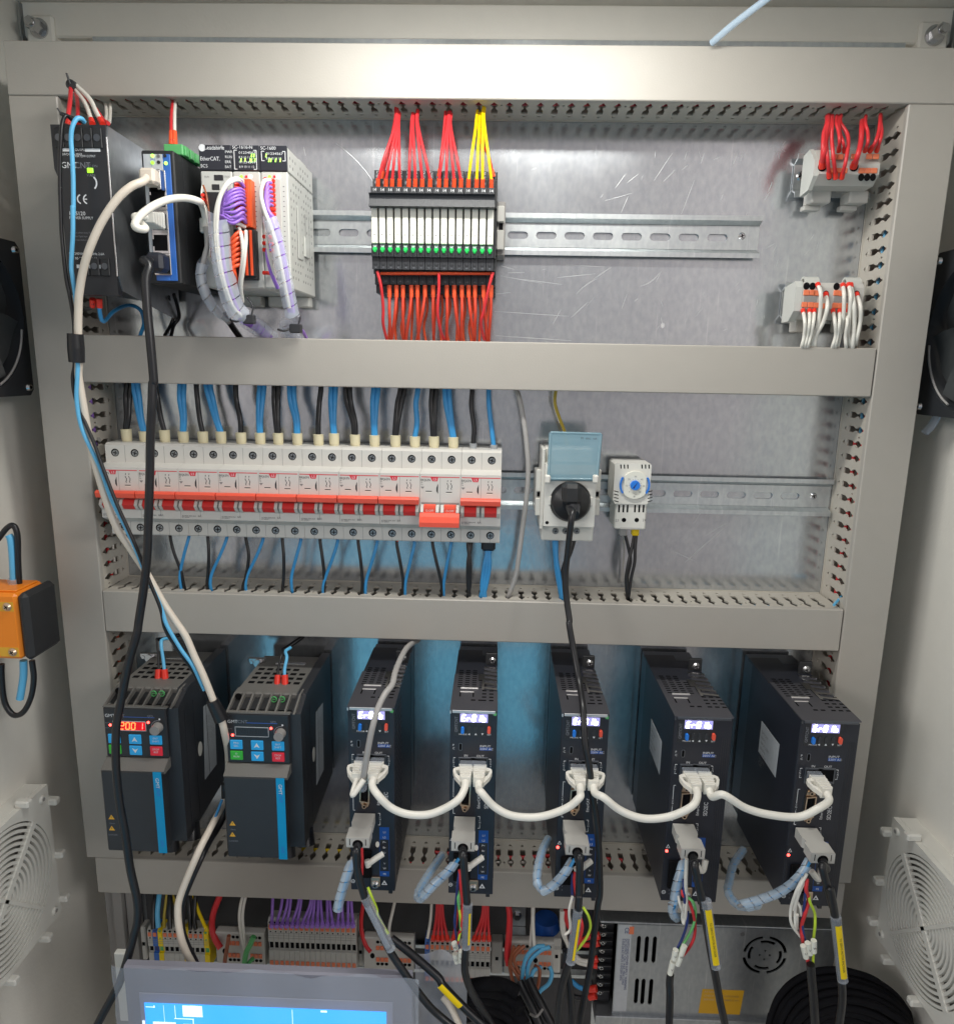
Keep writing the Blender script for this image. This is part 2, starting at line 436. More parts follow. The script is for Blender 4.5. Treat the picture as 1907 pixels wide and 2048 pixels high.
def wire(path, r, m, label, group=None, name='wire', cat='wire', ferr=None, fr=None, fl=9, fm='ferrule_red', seg=8, both=False, sub=6):
    """a wire is one mesh; the coloured ferrule at its first point is its part"""
    path = [Vector(p) for p in path]
    r = r * WS; o = build(name, MB().tube(path, r, seg, sub=sub), m, loc=path[0])
    tag(o, label, cat, group)
    if ferr:
        ends = [(path[0], path[1])] + ([(path[-1], path[-2])] if both else [])
        for a, b in ends:
            t = (b - a).normalized()
            build('ferrule', MB().cyl(a - t * 1.0, a + t * fl, (fr or r * 1.8) * .85, (fr or r * 1.8) * .78, 10), fm, o)
    return o
# ================================================================= STRUCTURE
XL, XR = -445.0, 400.0
ROOF, FLOOR = 318.0, -900.0
BACK = -62.0
struct('cabinet_back_wall', MB().box(XL - 2, XR + 2, BACK - 2, BACK, FLOOR, ROOF + 2), 'paint', 'pale grey painted back sheet of the cabinet')
b = MB().box(XL, XR, BACK + .3, BACK + 14, ROOF - 30, ROOF - .2, 1.5)
struct('cabinet_top_rim', b, 'paint', 'pale grey folded rim under the cabinet roof')
b = MB().box(XL - 2, XR + 2, BACK, 330, ROOF, ROOF + 2)
struct('cabinet_roof', b, 'paint', 'grey painted underside of the cabinet roof')
struct('cabinet_floor', MB().box(XL - 2, XR + 2, BACK, 460, FLOOR - 2, FLOOR), 'paint')
struct('cabinet_side_wall', MB().box(XL - 2, XL, BACK, 460, FLOOR, ROOF), 'paint', 'pale grey left side wall of the cabinet')
struct('cabinet_side_wall', MB().box(XR, XR + 2, BACK, 460, FLOOR, ROOF), 'paint', 'pale grey right side wall of the cabinet')
# mounting plate with notched top corners
zt = at(960, 78.5, 0).z
prof = [(-395, -860), (-395, zt - 14), (-362, zt - 14), (-362, zt - 6), (-352, zt - 6), (-352, zt), (334, zt), (334, zt - 6), (346, zt - 6), (346, zt - 14), (353, zt - 14), (353, -860)]
struct('mounting_plate', MB().prism(prof, -2.5, 0, 'd'), 'galv', 'scratched galvanised steel mounting plate at the back of the cabinet')
struct('room_wall', MB().box(-3200, 3200, 2500, 2520, -1400, 1500), 'warm_wall', 'warm pale wall of the room opposite the cabinet')
struct('room_floor', MB().box(-3200, 3200, 470, 2500, -1420, -1400), 'mid_grey', 'grey floor in front of the cabinet')
plate_o = bpy.data.objects['mounting_plate']
sc_ = MB(); random.seed(3)
def scratch(p0, p1, w=.35, bend=0.0, k=6):
    a_, b_ = Vector((p0[0], p0[1])), Vector((p1[0], p1[1])); n_ = Vector((-(b_ - a_).y, (b_ - a_).x)).normalized(); L_ = (b_ - a_).length
    vs = []
    for i in range(k + 1):
        u = i / k; c = a_.lerp(b_, u) + n_ * (bend * L_ * 4 * u * (1 - u)); ww = w * (.35 + .65 * math.sin(math.pi * u)) * .5
        vs += [(c.x + n_.x * ww, -.06, c.y + n_.y * ww), (c.x - n_.x * ww, -.06, c.y - n_.y * ww)]
    sc_.add(vs, [(2 * i, 2 * i + 1, 2 * i + 3, 2 * i + 2) for i in range(k)])
def SZ(F_, a, b_, c, e_, w=.35, bend=0.0):
    p_, q_ = A(F_, a, b_, 0), A(F_, c, e_, 0); scratch((p_.x, p_.z), (q_.x, q_.z), w, bend)
for l in ((160, 660, 265, 690), (160, 740, 475, 795), (330, 765, 630, 805), (210, 715, 340, 712), (590, 752, 885, 722), (660, 655, 960, 668), (870, 765, 1010, 670), (110, 1012, 680, 1050), (120, 1200, 700, 1238), (120, 878, 235, 868), (700, 1060, 830, 940), (1085, 250, 1140, 125), (960, 160, 1170, 100), (1550, 260, 1650, 0), (620, 1000, 560, 1110), (1090, 990, 1130, 880), (1185, 935, 1215, 915)): SZ(Z8, *l, w=.45)
SZ(Z8, 1235, 818, 1385, 710, .6, -.1); SZ(Z8, 740, 880, 900, 760, .5, .06)
for l in ((170, 1180, 140, 1270), (210, 1180, 195, 1250), (500, 1180, 495, 1230), (440, 1410, 410, 1490), (60, 1510, 40, 1552), (420, 1490, 380, 1552)): SZ(Z4, *l, w=.7)
for l in ((1480, 1180, 1340, 1390), (1500, 1310, 1410, 1400), (1595, 1160, 1575, 1230), (1725, 1180, 1700, 1260), (1220, 1340, 1130, 1410), (1120, 1340, 1040, 1450), (1350, 1160, 1345, 1215)): SZ(Z3, *l, w=.5)
SZ(Z2, 740, 1105, 1050, 1440, .55, .06); SZ(Z2, 490, 1130, 505, 1200, .5)
for l in ((120, 1150, 260, 950), (200, 1230, 330, 1150), (60, 1410, 320, 1180), (0, 1340, 130, 1400)): SZ(Y5, *l, w=.3)
for i in range(46):
    x_, z_ = random.uniform(-60, 280), random.uniform(30, 190); an = random.gauss(1.1, .45); l_ = random.uniform(2, 11)
    scratch((x_, z_), (x_ + math.cos(an) * l_, z_ + math.sin(an) * l_), random.uniform(.15, .4), 0, 2)
sc_.disc(A(Z8, 1405, 1122, 0).x, .02, A(Z8, 1405, 1122, 0).z, 1.7, .05, rz=2.3)
plate_o['_abs'] = tuple(plate_o['_abs'])
o = build('scratches', sc_, 'scratch', plate_o); o['kind'] = 'stuff'
# blue table added out of view so that the plate mirrors blue
t = thing('work_table', 'unseen blue table added to stand in for blue clothes mirrored in the plate', 'table', (-180, -1300, -1400))
build('cover', MB().box(-640, 170, 450, 2150, -655, -640, 4), 'blue_cloth', t)
for x_ in (-600, 130):
    for y_ in (490, 2110): build('leg', MB().box(x_ - 20, x_ + 20, y_ - 20, y_ + 20, -1400, -655), 'mid_grey', t)
# lamp under the roof (out of frame, its glow is in frame)
t = thing('cabinet_lamp', 'white strip lamp fixed under the cabinet roof above the trunking', 'lamp', (-8, -222, 300))
build('housing', MB().box(-125, 109, 200, 244, 297, 317, 3), 'white_plastic', t)
build('end_cap', MB().box(-133, -125, 202, 242, 298, 316, 2), 'grey_plastic', t)
build('end_cap', MB().box(109, 117, 202, 242, 298, 316, 2), 'grey_plastic', t)
# corner bolts with washers
for (u, v), lab in (((80, 58), 'shiny hex bolt at the top left corner of the mounting plate'), ((1866, 72), 'shiny hex bolt at the top right corner of the mounting plate')):
    p = at(u, v, -45)
    t = thing('bolt', lab, 'bolt', p)
    build('bracket', MB().box(p.x - 13, p.x + 13, -60, -44, p.z - 14, p.z + 12, 2), 'paint', t)
    build('washer', MB().disc(p.x, -44, p.z, 8.5, 1.6, seg=24), 'steel', t)
    build('bolt_head', MB().cyl((p.x, 42.4, p.z), (p.x, 30, p.z), 6.2, 5.6, 6, smooth=False).cyl((p.x, 30, p.z), (p.x, 27, p.z), 4, 3.4, 12), 'steel', t)
    build('edge_seam', MB().box(p.x - 17 if u < 900 else p.x + 16, p.x - 16 if u < 900 else p.x + 17, -60, -43, p.z - 16, p.z + 22, .2), 'steel_dull', t)
# transparent strap end hanging at the top
p0, p1, p2 = at(1422, 86, 55), at(1470, 45, 70), at(1545, -12, 90)
o = build('plastic_tube', MB().tube([p0, p1, p2], 2.6, 10), 'spiral_blue', loc=p0); tag(o, 'clear bluish plastic tube slanting out of the top trunking', 'tube')

# ----------------------------------------------------------------- slotted trunking
D0 = 52.0
def slot_loops(c, D, oval=False):
    k = D / 52.0
    h = [(c - 2.7, 16), (c + 2.7, 16), (c + 2.7, 25), (c + 1.0, 29), (c + 1.0, 31), (c + 2.9, 34), (c + 2.9, 38), (c + 1.2, 41), (c + .6, 43.5), (c - .6, 43.5), (c - 1.2, 41), (c - 2.9, 38), (c - 2.9, 34), (c - 1.0, 31), (c - 1.0, 29), (c - 2.7, 25)]
    tr = [(c - 2.1, 11), (c + 2.1, 11), (c, 7.3)]
    out = [h, tr]
    if oval:
        q = c + 6.0
        out.append([(q + 1.0 * math.cos(a), 37 + 1.9 * math.sin(a)) for a in [i * math.pi / 4 for i in range(8)]])
    return [[(a, w * k) for a, w in l] for l in out]
def slotted_wall(a0, a1, phase, D, fn, th=1.5):
    mb = MB(); p = 12.5
    k0 = math.ceil((a0 + 1 - phase) / p); k1 = math.floor((a1 - 1 - phase) / p)
    s0 = phase + k0 * p; s1 = phase + k1 * p
    W_ = lambda q0, q1, hs: mb.wall_holes([(q0, 0), (q1, 0), (q1, D), (q0, D)], hs, fn, th)
    if s0 > a0 + .1: W_(a0, s0, [])
    for k in range(k0, k1):
        q = phase + k * p
        W_(q, q + p, slot_loops(q + 4.5, D, k % 4 == 0))
    if s1 < a1 - .1: W_(s1, a1, [])
    return mb
def duct_h(label, x0, x1, z0, z1, D=D0, phase=0.0, top=True, bottom=True):
    t = thing('cable_duct', label, 'cable trunking', ((x0 + x1) / 2, 0, z0), 'slotted cable trunking round the mounting plate')
    build('base', MB().box(x0, x1, .4, 2, z0, z1), 'duct_side', t)
    build('side_wall', slotted_wall(x0, x1, phase, D - 2, lambda a, w, q: (a, -(w + 1), z0 + .8 + q)), 'duct_side', t)
    build('side_wall', slotted_wall(x0, x1, phase, D - 2, lambda a, w, q: (a, -(w + 1), z1 - .8 - q)), 'duct_side', t)
    c = MB().box(x0, x1, D - 1.6, D, z0, z1, .7)
    c.box(x0, x1, D - 5.5, D - 1, z0 - .1, z0 + .75, .2); c.box(x0, x1, D - 5.5, D - 1, z1 - .75, z1 + .1, .2)
    build('cover', c, 'duct', t)
    return t
def duct_v(label, x0, x1, z0, z1, D=D0, phase=0.0):
    t = thing('cable_duct', label, 'cable trunking', ((x0 + x1) / 2, 0, z0), 'slotted cable trunking round the mounting plate')
    build('base', MB().box(x0, x1, .4, 2, z0, z1), 'duct_side', t)
    build('side_wall', slotted_wall(z0, z1, phase, D - 2, lambda a, w, q: (x0 + .8 + q, -(w + 1), a)), 'duct_side', t)
    build('side_wall', slotted_wall(z0, z1, phase, D - 2, lambda a, w, q: (x1 - .8 - q, -(w + 1), a)), 'duct_side', t)
    c = MB().box(x0, x1, D - 1.6, D, z0, z1, .7)
    c.box(x0 - .1, x0 + .75, D - 5.5, D - 1, z0, z1, .2); c.box(x1 - .75, x1 + .1, D - 5.5, D - 1, z0, z1, .2)
    build('cover', c, 'duct', t)
    return t
XLO, XLI, XRI, XRO = -397.4, -357.9, 316.8, 355.5
ZTT, ZTB, ZMT, ZMB, Z3T, Z3B, Z4T, Z4B = 245.8, 206.3, 19.7, -20.2, -209.1, -248.4, -488.3, -527.6
D4 = 52.0
ph = xx(Z3, 107, 850, 30) - 4.5
duct_h('wide grey slotted trunking across the top of the plate, lit by the lamp', XLO, XRO + .5, ZTB, ZTT, phase=ph)
duct_h('grey trunking across the plate between the relays and the breakers', XLI + .6, XRI - 1.2, ZMB, ZMT, phase=ph)
ph3 = xx(Y4, 170, 1800, 38) - 4.5
duct_h('grey trunking below the breakers with its slotted top showing', XLI + .6, XRI - 1.2, Z3B, Z3T, phase=ph3)
ph4 = xx(X4, 905, 1140, 30) - 4.5
duct_h('lowest grey trunking behind the servo drives, feet of the uprights on it', XLO + 8, XRO - 5, Z4B, Z4T, D=D4, phase=ph4)
zl = at(175, 1713, 52).z
duct_v('grey upright trunking along the left edge of the plate', XLO, XLI, Z4T + .6, ZTB - .4, phase=at(*Y2(230, 1330), 35).z - 4.5)
duct_v('grey upright trunking along the right edge of the plate', XRI, XRO, Z4T + .6, ZTB - .4, phase=at(*Y5(1140, 990), 30).z - 4.5)

# wires lying inside the trunking, seen through the slots
def run(label, m, r, p):
    wire(p, r, m, label, 'wires lying inside the trunking', seg=6)
inside = [
 ('red wire lying in the upper part of the right trunking', 'wire_red', 2.2, [(330, -26, 200), (328, -30, 120), (333, -24, 40), (328, -28, -60), (331, -30, -200)]),
 ('thicker red wire lying in the right trunking near the slots', 'wire_red', 2.6, [(322, -38, 190), (323, -40, 60), (322, -37, -60), (321.5, -40, -210)]),
 ('blue wire lying in the right trunking beside the white terminals', 'wire_sky', 1.8, [(322, -29, 120), (321.5, -28, 70), (322, -26, 10), (326, -22, -60)]),
 ('second red wire lying low in the right trunking', 'wire_red', 2.2, [(322, -22, -60), (322, -25, -130), (321.5, -22, -205), (324, -24, -300)]),
 ('purple wire lying in the left trunking beside the breakers', 'wire_purple', 2.2, [(-364, -30, 10), (-364, -32, -30), (-365, -28, -70), (-364, -30, -110)]),
 ('red wire lying in the left trunking below the breakers', 'wire_red', 2.0, [(-364, -22, -130), (-365, -24, -170), (-364, -20, -215)]),
 ('white wire lying in the left trunking below the breakers', 'wire_white', 1.6, [(-362.5, -18, -130), (-362, -19, -170), (-362.5, -17, -215)]),
 ('orange wire lying in the left trunking above the first inverter', 'wire_orange', 1.8, [(-364, -22, -240), (-364, -21, -280), (-365, -24, -330)]),
 ('blue wire lying in the trunking below the thermostat', 'wire_sky', 1.8, [(150, -34, -215), (200, -36, -214), (260, -33, -214), (312, -38, -216)]),
 ('black wire lying in the trunking below the breakers', 'cable_black', 3, [(-350, -30, -225), (-100, -34, -226), (100, -30, -225), (300, -32, -226)]),
 ('red wire lying in the lowest trunking between the drives', 'wire_red', 2.6, [(-60, -18, -494), (20, -22, -495), (80, -17, -494), (140, -20, -495)]),
 ('second red wire lying in the lowest trunking', 'wire_red', 2.2, [(-80, -34, -496), (0, -38, -495), (90, -35, -495), (160, -38, -496)]),
 ('yellow wire lying in the lowest trunking beside the second inverter', 'wire_yellow', 2.4, [(-190, -21, -493.5), (-160, -22, -493.5), (-120, -22, -494), (-80, -23, -496)]),
 ('white wire lying in the lowest trunking between the drives', 'wire_white', 1.8, [(-60, -29, -493.5), (0, -31, -494), (60, -29, -494), (110, -30, -496)]),
 ('dark red wire lying in the top trunking above the relays', 'wire_red', 2.4, [(-360, -28, 212), (-200, -30, 212), (0, -26, 212), (200, -30, 212), (310, -28, 212)]),
]
for l, m, r, p in inside: run(l, m, r, p)
p = at(*Y5(1050, 1690), 45); q = at(*Y5(1105, 1630), 30)
wire([p, q], 1.6, 'wire_sky', 'short sky blue wire end in the corner of the right and third trunking')

# ----------------------------------------------------------------- DIN rails
def rail(label, x0, x1, zc, phase, d0=0.0, slots=True):
    t = thing('din_rail', label, 'mounting rail', ((x0 + x1) / 2, 0, zc - 17.5))
    w = MB(); fn = lambda a, c, q: (a, -(d0 + 2.3 - q), zc + c)
    a = x0
    k = math.ceil((x0 - phase) / 25.0)
    cs = [phase + 25.0 * (k + i) for i in range(60) if phase + 25.0 * (k + i) + 12.5 < x1 and phase + 25.0 * (k + i) - 12.5 > x0]
    for c in cs:
        if c - 12.5 > a + .05: w.wall_holes([(a, -10), (c - 12.5, -10), (c - 12.5, 10), (a, 10)], [], fn, 1)
        hole = [(c - 5.9 + 3.1 * math.cos(q), 3.1 * math.sin(q)) for q in [math.pi / 2 + i * math.pi / 6 for i in range(7)]] + [(c + 5.9 + 3.1 * math.cos(q), 3.1 * math.sin(q)) for q in [-math.pi / 2 + i * math.pi / 6 for i in range(7)]]
        w.wall_holes([(c - 12.5, -10), (c + 12.5, -10), (c + 12.5, 10), (c - 12.5, 10)], [hole], fn, 1.6); a = c + 12.5
    w.wall_holes([(a, -10), (x1, -10), (x1, 10), (a, 10)], [], fn, 1)
    build('web', w, 'rail', t)
    for sgn in (1, -1):
        pr = [(d0 + .3, zc + sgn * 10.05), (d0 + 1.0, zc + sgn * 11.2), (d0 + 7.4, zc + sgn * 14.4), (d0 + 7.5, zc + sgn * 17.5), (d0 + 8.5, zc + sgn * 17.4), (d0 + 8.5, zc + sgn * 13.4), (d0 + 1.8, zc + sgn * 10.05)]
        build('flange', MB().prism(pr, x0, x1), 'rail', t)
    return t
def screw(t, x, d, z, r=4.0, m='steel', ang=20, name='screw'):
    mb = MB().disc(x, d, z, r, .6).cyl((x, -(d + .6), z), (x, -(d + 2.0), z), r * .95, r * .6, 16)
    ca, sa = math.cos(math.radians(ang)), math.sin(math.radians(ang))
    for k in (0, 90):
        c, s_ = math.cos(math.radians(ang + k)), math.sin(math.radians(ang + k))
        l, w = r * .5, r * .11
        q = [(x + c * l - s_ * w, z + s_ * l + c * w), (x - c * l - s_ * w, z - s_ * l + c * w), (x - c * l + s_ * w, z - s_ * l - c * w), (x + c * l + s_ * w, z + s_ * l - c * w)]
        mb.prism(q, d + 2.0, d + 2.12 + k * .0004, 'd', 1)
    return build(name, mb, [m, 'hole'], t)
zr1, zr2 = 113.4, -115.3
t = rail('upper galvanised rail behind the relay row', -345, at(1519, 470, 5).x, zr1, 15.74)
p = at(1482, 472.5, 1); screw(t, p.x, 1.4, p.z, 3.6)
t = rail('lower galvanised rail behind the breakers and the thermostat', -345, at(1661, 990, 5).x, zr2, 177.59)
p = at(1625, 991.5, 1); screw(t, p.x, 1.4, p.z, 3.6)
# ================================================================= UPPER BAY
# ---------------- small black power supply
d = 113
x0, x1 = A(V3, 60, 700, d).x, A(V3, 905, 700, d).x + 1.0
x0 = at(105, 300, d).x
z1, z0 = at(160, 249, d).z, at(180, 590, d).z
t = thing('power_supply', 'slim black power supply in the upper left corner with a lit green indicator', 'power supply', ((x0 + x1) / 2, -7, z0))
build('body', MB().box(x0 + 1.5, x1 - 1.2, 6, d - 6, z0 + 5, z1 - 4, 1.5), 'steel_dark', t)
xs = x1
prof = [(x0, z1), (x1, z1), (x1, z0), (x0 + 3, z0), (x0 + 3, z1 - 38), (x0, z1 - 30)]
build('front_panel', MB().prism(prof, d - 7, d, 'd'), 'black', t)
sc = MB(); prf = [(8, z1 - 2), (d - 3, z1), (d - 1, z1 - 8), (d - 1, z0 + 16), (d - 6, z0 + 4), (14, z0 - 12), (8, z0 - 12)]
sc.prism(prf, x1 + .05, x1 + .9)
build('side_cover', sc, 'psu_metal', t)
tb = MB()
for i in range(5):
    cx = x0 + 6 + i * (x1 - x0 - 12) / 4
    tb.box(cx - 3.4, cx + 3.4, d, d + 1.2, z1 - 16, z1 - 2, .5)
build('terminal_block', tb, 'black_soft', t)
for i in range(5):
    cx = x0 + 6 + i * (x1 - x0 - 12) / 4
    build('terminal_screw', MB().disc(cx, d + 1.2, z1 - 9, 2.5, .5), 'steel_dark', t)
tb = MB()
for i in range(3): tb.box(x1 - 8 - i * 8 - 3.4, x1 - 8 - i * 8 + 3.4, d, d + 1.2, z0 + 14, z0 + 27, .5)
build('terminal_block', tb, 'black_soft', t)
for i in range(3): build('terminal_screw', MB().disc(x1 - 8 - i * 8, d + 1.2, z0 + 21, 2.4, .5), 'steel_dark', t)
pr = MB(); e = d + .12
def V(a, b_): q = A(V3, a, b_, d); return q.x, q.z
X_, Z_ = V(40, 690); X2_, _ = V(800, 690); zb = V(40, 650)[1]; zc = V(40, 720)[1]
pr.box(X_, V(190, 690)[0], e - .05, e, zb, zc).box(V(500, 690)[0], X2_, e - .05, e, zb, zc)
pr.text('OUTPUT', V(300, 710)[0], V(300, 712)[1], 2.0, e, sq=.8)
pr.text('24VDC 5A MAX', V(40, 800)[0], V(40, 800)[1], 1.7, e, sq=.9).text('5.0A 120W OUTPUT', V(300, 830)[0], V(300, 835)[1], 1.6, e, sq=.75)
pr.text('GMT', V(25, 1050)[0], V(25, 1050)[1], 4.2, e, sq=1.0).text('CNT', V(295, 1055)[0], V(295, 1055)[1], 4.2, e, mi=1, sq=.95)
pr.text('DC ON', V(520, 1035)[0], V(520, 1035)[1], 1.8, e, mi=1)
pr.text('V.ADJ', V(535, 1220)[0], V(535, 1220)[1], 1.8, e, mi=1)
c_ = V(590, 1345); 
pr.ring(c_, 5.2, 1.1, lambda a, b_, q: (a, -(e - .1 + q), b_), a0=-50, a1=50, seg=30, h=.1)
for dx, kind in ((0, 'C'), (4.6, 'E')):
    cc = V(430, 1670); cc = (cc[0] + dx, cc[1])
    pr.ring(cc, 3.1, .9, lambda a, b_, q: (a, -(e - .1 + q), b_), a0=105, a1=255, seg=24, h=.1)
    if kind == 'E': pr.box(cc[0] - 3, cc[0] - .5, e - .1, e, cc[1] - .4, cc[1] + .4)
def V5_(a, b_): q = A(Z5, a, b_, d); return q.x, q.z
X_, Z_ = V5_(535, 270); pr.text('HPS120', X_, Z_, 2.7, e); X_, Z_ = V5_(535, 300); pr.text('POWER SUPPLY', X_, Z_, 1.9, e, sq=.95)
for k, s_ in enumerate(('For use in ambient temp. 50', 'Installation: Digital Input', 'See instruction before use')):
    X_, Z_ = V5_(540, 410 + k * 28); pr.text(s_, X_, Z_, 1.2, e, mi=1, sq=.8)
X_, Z_ = V5_(530, 575); pr.text('100-240VAC 50/60Hz 2.6A', X_, Z_, 1.8, e, sq=.95)
X_, Z_ = V5_(550, 612); pr.text('or 90-350VDC 1.4A', X_, Z_, 1.8, e, sq=.95)
a_, b_ = V5_(592, 665); c2, d2 = V5_(785, 665); pr.box(a_, c2, e - .05, e, b_ - 1.3, b_ + 1.3)
cc = V5_(615, 1); q = V(130, 565); pr.ring(q, 1.5, .7, lambda a, b2, w: (a, -(e - .1 + w), b2), seg=16, h=.1)
build('lettering', pr, ['print_white', 'print_dim'], t)
build('cover_lip', MB().box(x1 - .25, x1 + .95, d - 1.2, d + .3, z0 + 14, z1 - 8, .2), 'steel', t)
a_, b_ = V(545, 1100); c2, _ = V(665, 1100)
build('indicator_light', MB().box(a_, c2, d, d + .8, b_ - 1.7, b_ + 1.7, .3), 'led_lime', t)
PSX0, PSX1, PSZ0, PSZ1 = x0, x1, z0, z1
# its wires
g = 'wires on top of the small power supply'
def up(a, b_, dd): return A(Z1, a, b_, dd)
wire([up(520, 945, 105), up(527, 880, 105), up(540, 780, 95), up(548, 660, 80)], 2.0, 'wire_red', 'red wire rising straight from the left of the small power supply to a black tie', g, ferr=True, fr=2.6, fl=4)
wire([up(712, 950, 105), up(700, 910, 100), up(655, 790, 88), up(575, 680, 80)], 2.0, 'wire_white', 'lower white wire curving from the small power supply up to the black tie', g, ferr=True, fr=2.6, fl=6)
wire([up(790, 950, 105), up(745, 870, 98), up(690, 760, 88), up(585, 655, 80)], 2.1, 'wire_white', 'upper white wire curving from the small power supply up to the black tie', g, ferr=True, fr=2.6, fl=6)
wire([up(835, 950, 100), up(790, 915, 92), up(700, 790, 80), up(600, 700, 70)], 1.9, 'wire_red', 'red wire behind the two white wires of the small power supply', g)
wire([up(600, 940, 95), up(600, 850, 85), up(590, 740, 60), up(560, 690, 30)], 1.9, 'wire_red', 'red wire in the shade between the left red and the white wires', g, ferr=True, fl=5)
wire([up(815, 935, 70), up(820, 870, 50), up(815, 800, 38)], 1.6, 'wire_white', 'short white wire at the back right corner of the small power supply', g)
wire([up(845, 940, 68), up(850, 880, 50), up(850, 800, 38)], 1.6, 'wire_white', 'second short white wire at the back corner of the small power supply', g)
p = up(553, 655, 82)
o = build('cable_tie', MB().disc(p.x, 78, p.z, 3.6, 6, seg=12).tube([(p.x, -84, p.z), (p.x - 1, -86, p.z + 7)], .8, 6), 'black', loc=p); tag(o, 'black tie holding the white and red wires above the small power supply', 'cable tie')
p = up(500, 885, 112)
o = build('cable_tie', MB().cyl((p.x - 3, p.y, p.z + 1), (p.x + 14, p.y, p.z - 5), 1.4, seg=8).tube([(p.x - 2, p.y, p.z), (p.x - 4, p.y - 2, p.z + 4)], .7, 6), 'black', loc=p); tag(o, 'black tie on the thin wires at the top left of the small power supply', 'cable tie')
zb_ = z0
wire(P(Z5, (715, 925, 100), (715, 960, 98), (700, 985, 85), (650, 1000, 40)), 2.0, 'cable_black', 'black wire leaving the bottom of the small power supply', 'wires below the small power supply', ferr=True, fl=6)
wire(P(Z5, (765, 925, 100), (770, 1020, 98), (800, 1090, 90), (880, 1010, 60), (990, 965, 30), (1080, 1000, 20), (1110, 1100, 20), (1080, 1200, 30)), 2.0, 'wire_blue', 'blue wire looping below the small power supply to the right', 'wires below the small power supply', ferr=True, fl=6)
wire(P(Z5, (1300, 900, 30), (1310, 960, 20), (1350, 1010, 14), (1320, 1110, 14), (1270, 1200, 25)), 2.0, 'cable_black', 'black wire hanging below the network switch, left of a pair', 'wires below the network switch')
wire(P(Z5, (1340, 880, 30), (1370, 980, 20), (1380, 1060, 14), (1340, 1120, 16), (1320, 1200, 25)), 2.0, 'cable_black', 'black wire hanging below the network switch, right of a pair', 'wires below the network switch')

# ---------------- network switch
d = 100
x0, x1 = at(280, 300, d).x, at(345.5, 300, d).x
z1, z0 = at(300, 299, d).z, at(310, 567, d).z
t = thing('network_switch', 'narrow dark network switch with a blue stripe and a column of sockets', 'network switch', ((x0 + x1) / 2, -7, z0))
build('case', MB().box(x0, x1, 6, d - 1, z0, z1, 1.0), 'black_soft', t)
build('side_seam', MB().box(x1, x1 + .15, d - 16, d - 15.4, z0 + 1, z1 - 1).disc(0, 0, 0, .001, seg=3), 'black', t)
def q1(a, b_): q = A(Z1, a, b_, d); return q.x, q.z
fx0, fx1 = q1(1100, 1185)[0], q1(1250, 1185)[0]; fz1 = q1(1100, 1185)[1]; fz0 = A(Z5, 1180, 568, d).z
bz0 = A(Z5, 1200, 775, d).z
build('face_plate', MB().box(fx0, fx1, d - 1, d, fz0, fz1, .3), 'label_silver', t)
build('blue_stripe', MB().box(fx1 + .02, x1 - 2.6, d - 1, d, bz0, fz1, .3).box(fx0 + 4, fx1, d - 1, d, bz0, A(Z5, 1200, 690, d).z, .3), 'switch_blue', t)
leds = [(1177, 1200, 'led_green'), (1222, 1203, 'steel_dull'), (1177, 1254, 'led_lime'), (1224, 1250, 'black'), (1280, 1258, 'led_green'), (1272, 1200, 'navy')]
for a, b_, m in leds:
    X_, Z_ = q1(a, b_); build('indicator_light', MB().disc(X_, d, Z_, 1.25, .6, seg=12), m, t)
# socket column
ports = [(A(Z1, 1230, 1400, d).z), A(Z5, 1230, 145, d).z, A(Z5, 1230, 320, d).z, A(Z5, 1240, 485, d).z, A(Z5, 1260, 650, d).z]
pxc = (fx0 + fx1) / 2 + 2.4
for i, pz in enumerate(ports):
    s_ = MB().box(pxc - 6.6, pxc + 6.6, d, d + 1.0, pz - 8, pz + 8, .4, 0)
    s_.box(pxc - 5.2, pxc + 5.2, d + 1.0, d + 1.05, pz - 5.8, pz + 5.8, 0, 1)
    s_.box(pxc - 6.4, pxc - 5.2, d + 1.0, d + 1.06, pz - 2.6, pz + 2.6, 0, 1)
    build('socket', s_, ['steel', 'hole'], t)
lt = MB()
for k, (a, b_, s_) in enumerate(((1160, 1235, 'PWR'), (1165, 1285, '1'), (1268, 1232, 'P'), (1275, 1290, 'L'))):
    X_, Z_ = q1(a, b_); lt.text(s_, X_, Z_, 1.2, d + .1)
build('lettering', lt, 'print_blue', t)
SWX = pxc; SWD = d
# green plug on top of the switch
gx0, gx1 = A(Z1, 1258, 1110, 86).x, A(Z1, 1405, 1110, 86).x; gz0, gz1 = z1 + .2, A(Z1, 1300, 1108, 86).z
t = thing('terminal_plug', 'green screw plug on top of the network switch', 'plug', ((gx0 + gx1) / 2, -75, gz0))
build('body', MB().box(gx0, gx1, 52, 86, gz0, gz1, .6), 'conn_green', t)
for k in range(3):
    build('rib', MB().box(gx1, gx1 + 1.0, 56 + k * 10, 63 + k * 10, gz0 + .5, gz1 - .3, .3), 'conn_green', t)
g = 'red and white pair above the network switch'
wire([A(Z1, 1322, 1110, 78), A(Z1, 1322, 1060, 76), A(Z1, 1322, 900, 60), A(Z1, 1335, 780, 40)], 1.9, 'wire_red', 'red wire dropping into the green plug on the network switch', g, ferr=True, fm='ferrule_orange', fr=2.5, fl=11)
wire([A(Z1, 1349, 1110, 78), A(Z1, 1347, 1060, 76), A(Z1, 1346, 900, 60), A(Z1, 1350, 780, 40)], 1.7, 'wire_white', 'white wire dropping into the green plug beside the red one', g, ferr=True, fm='ferrule_orange', fr=2.4, fl=11)

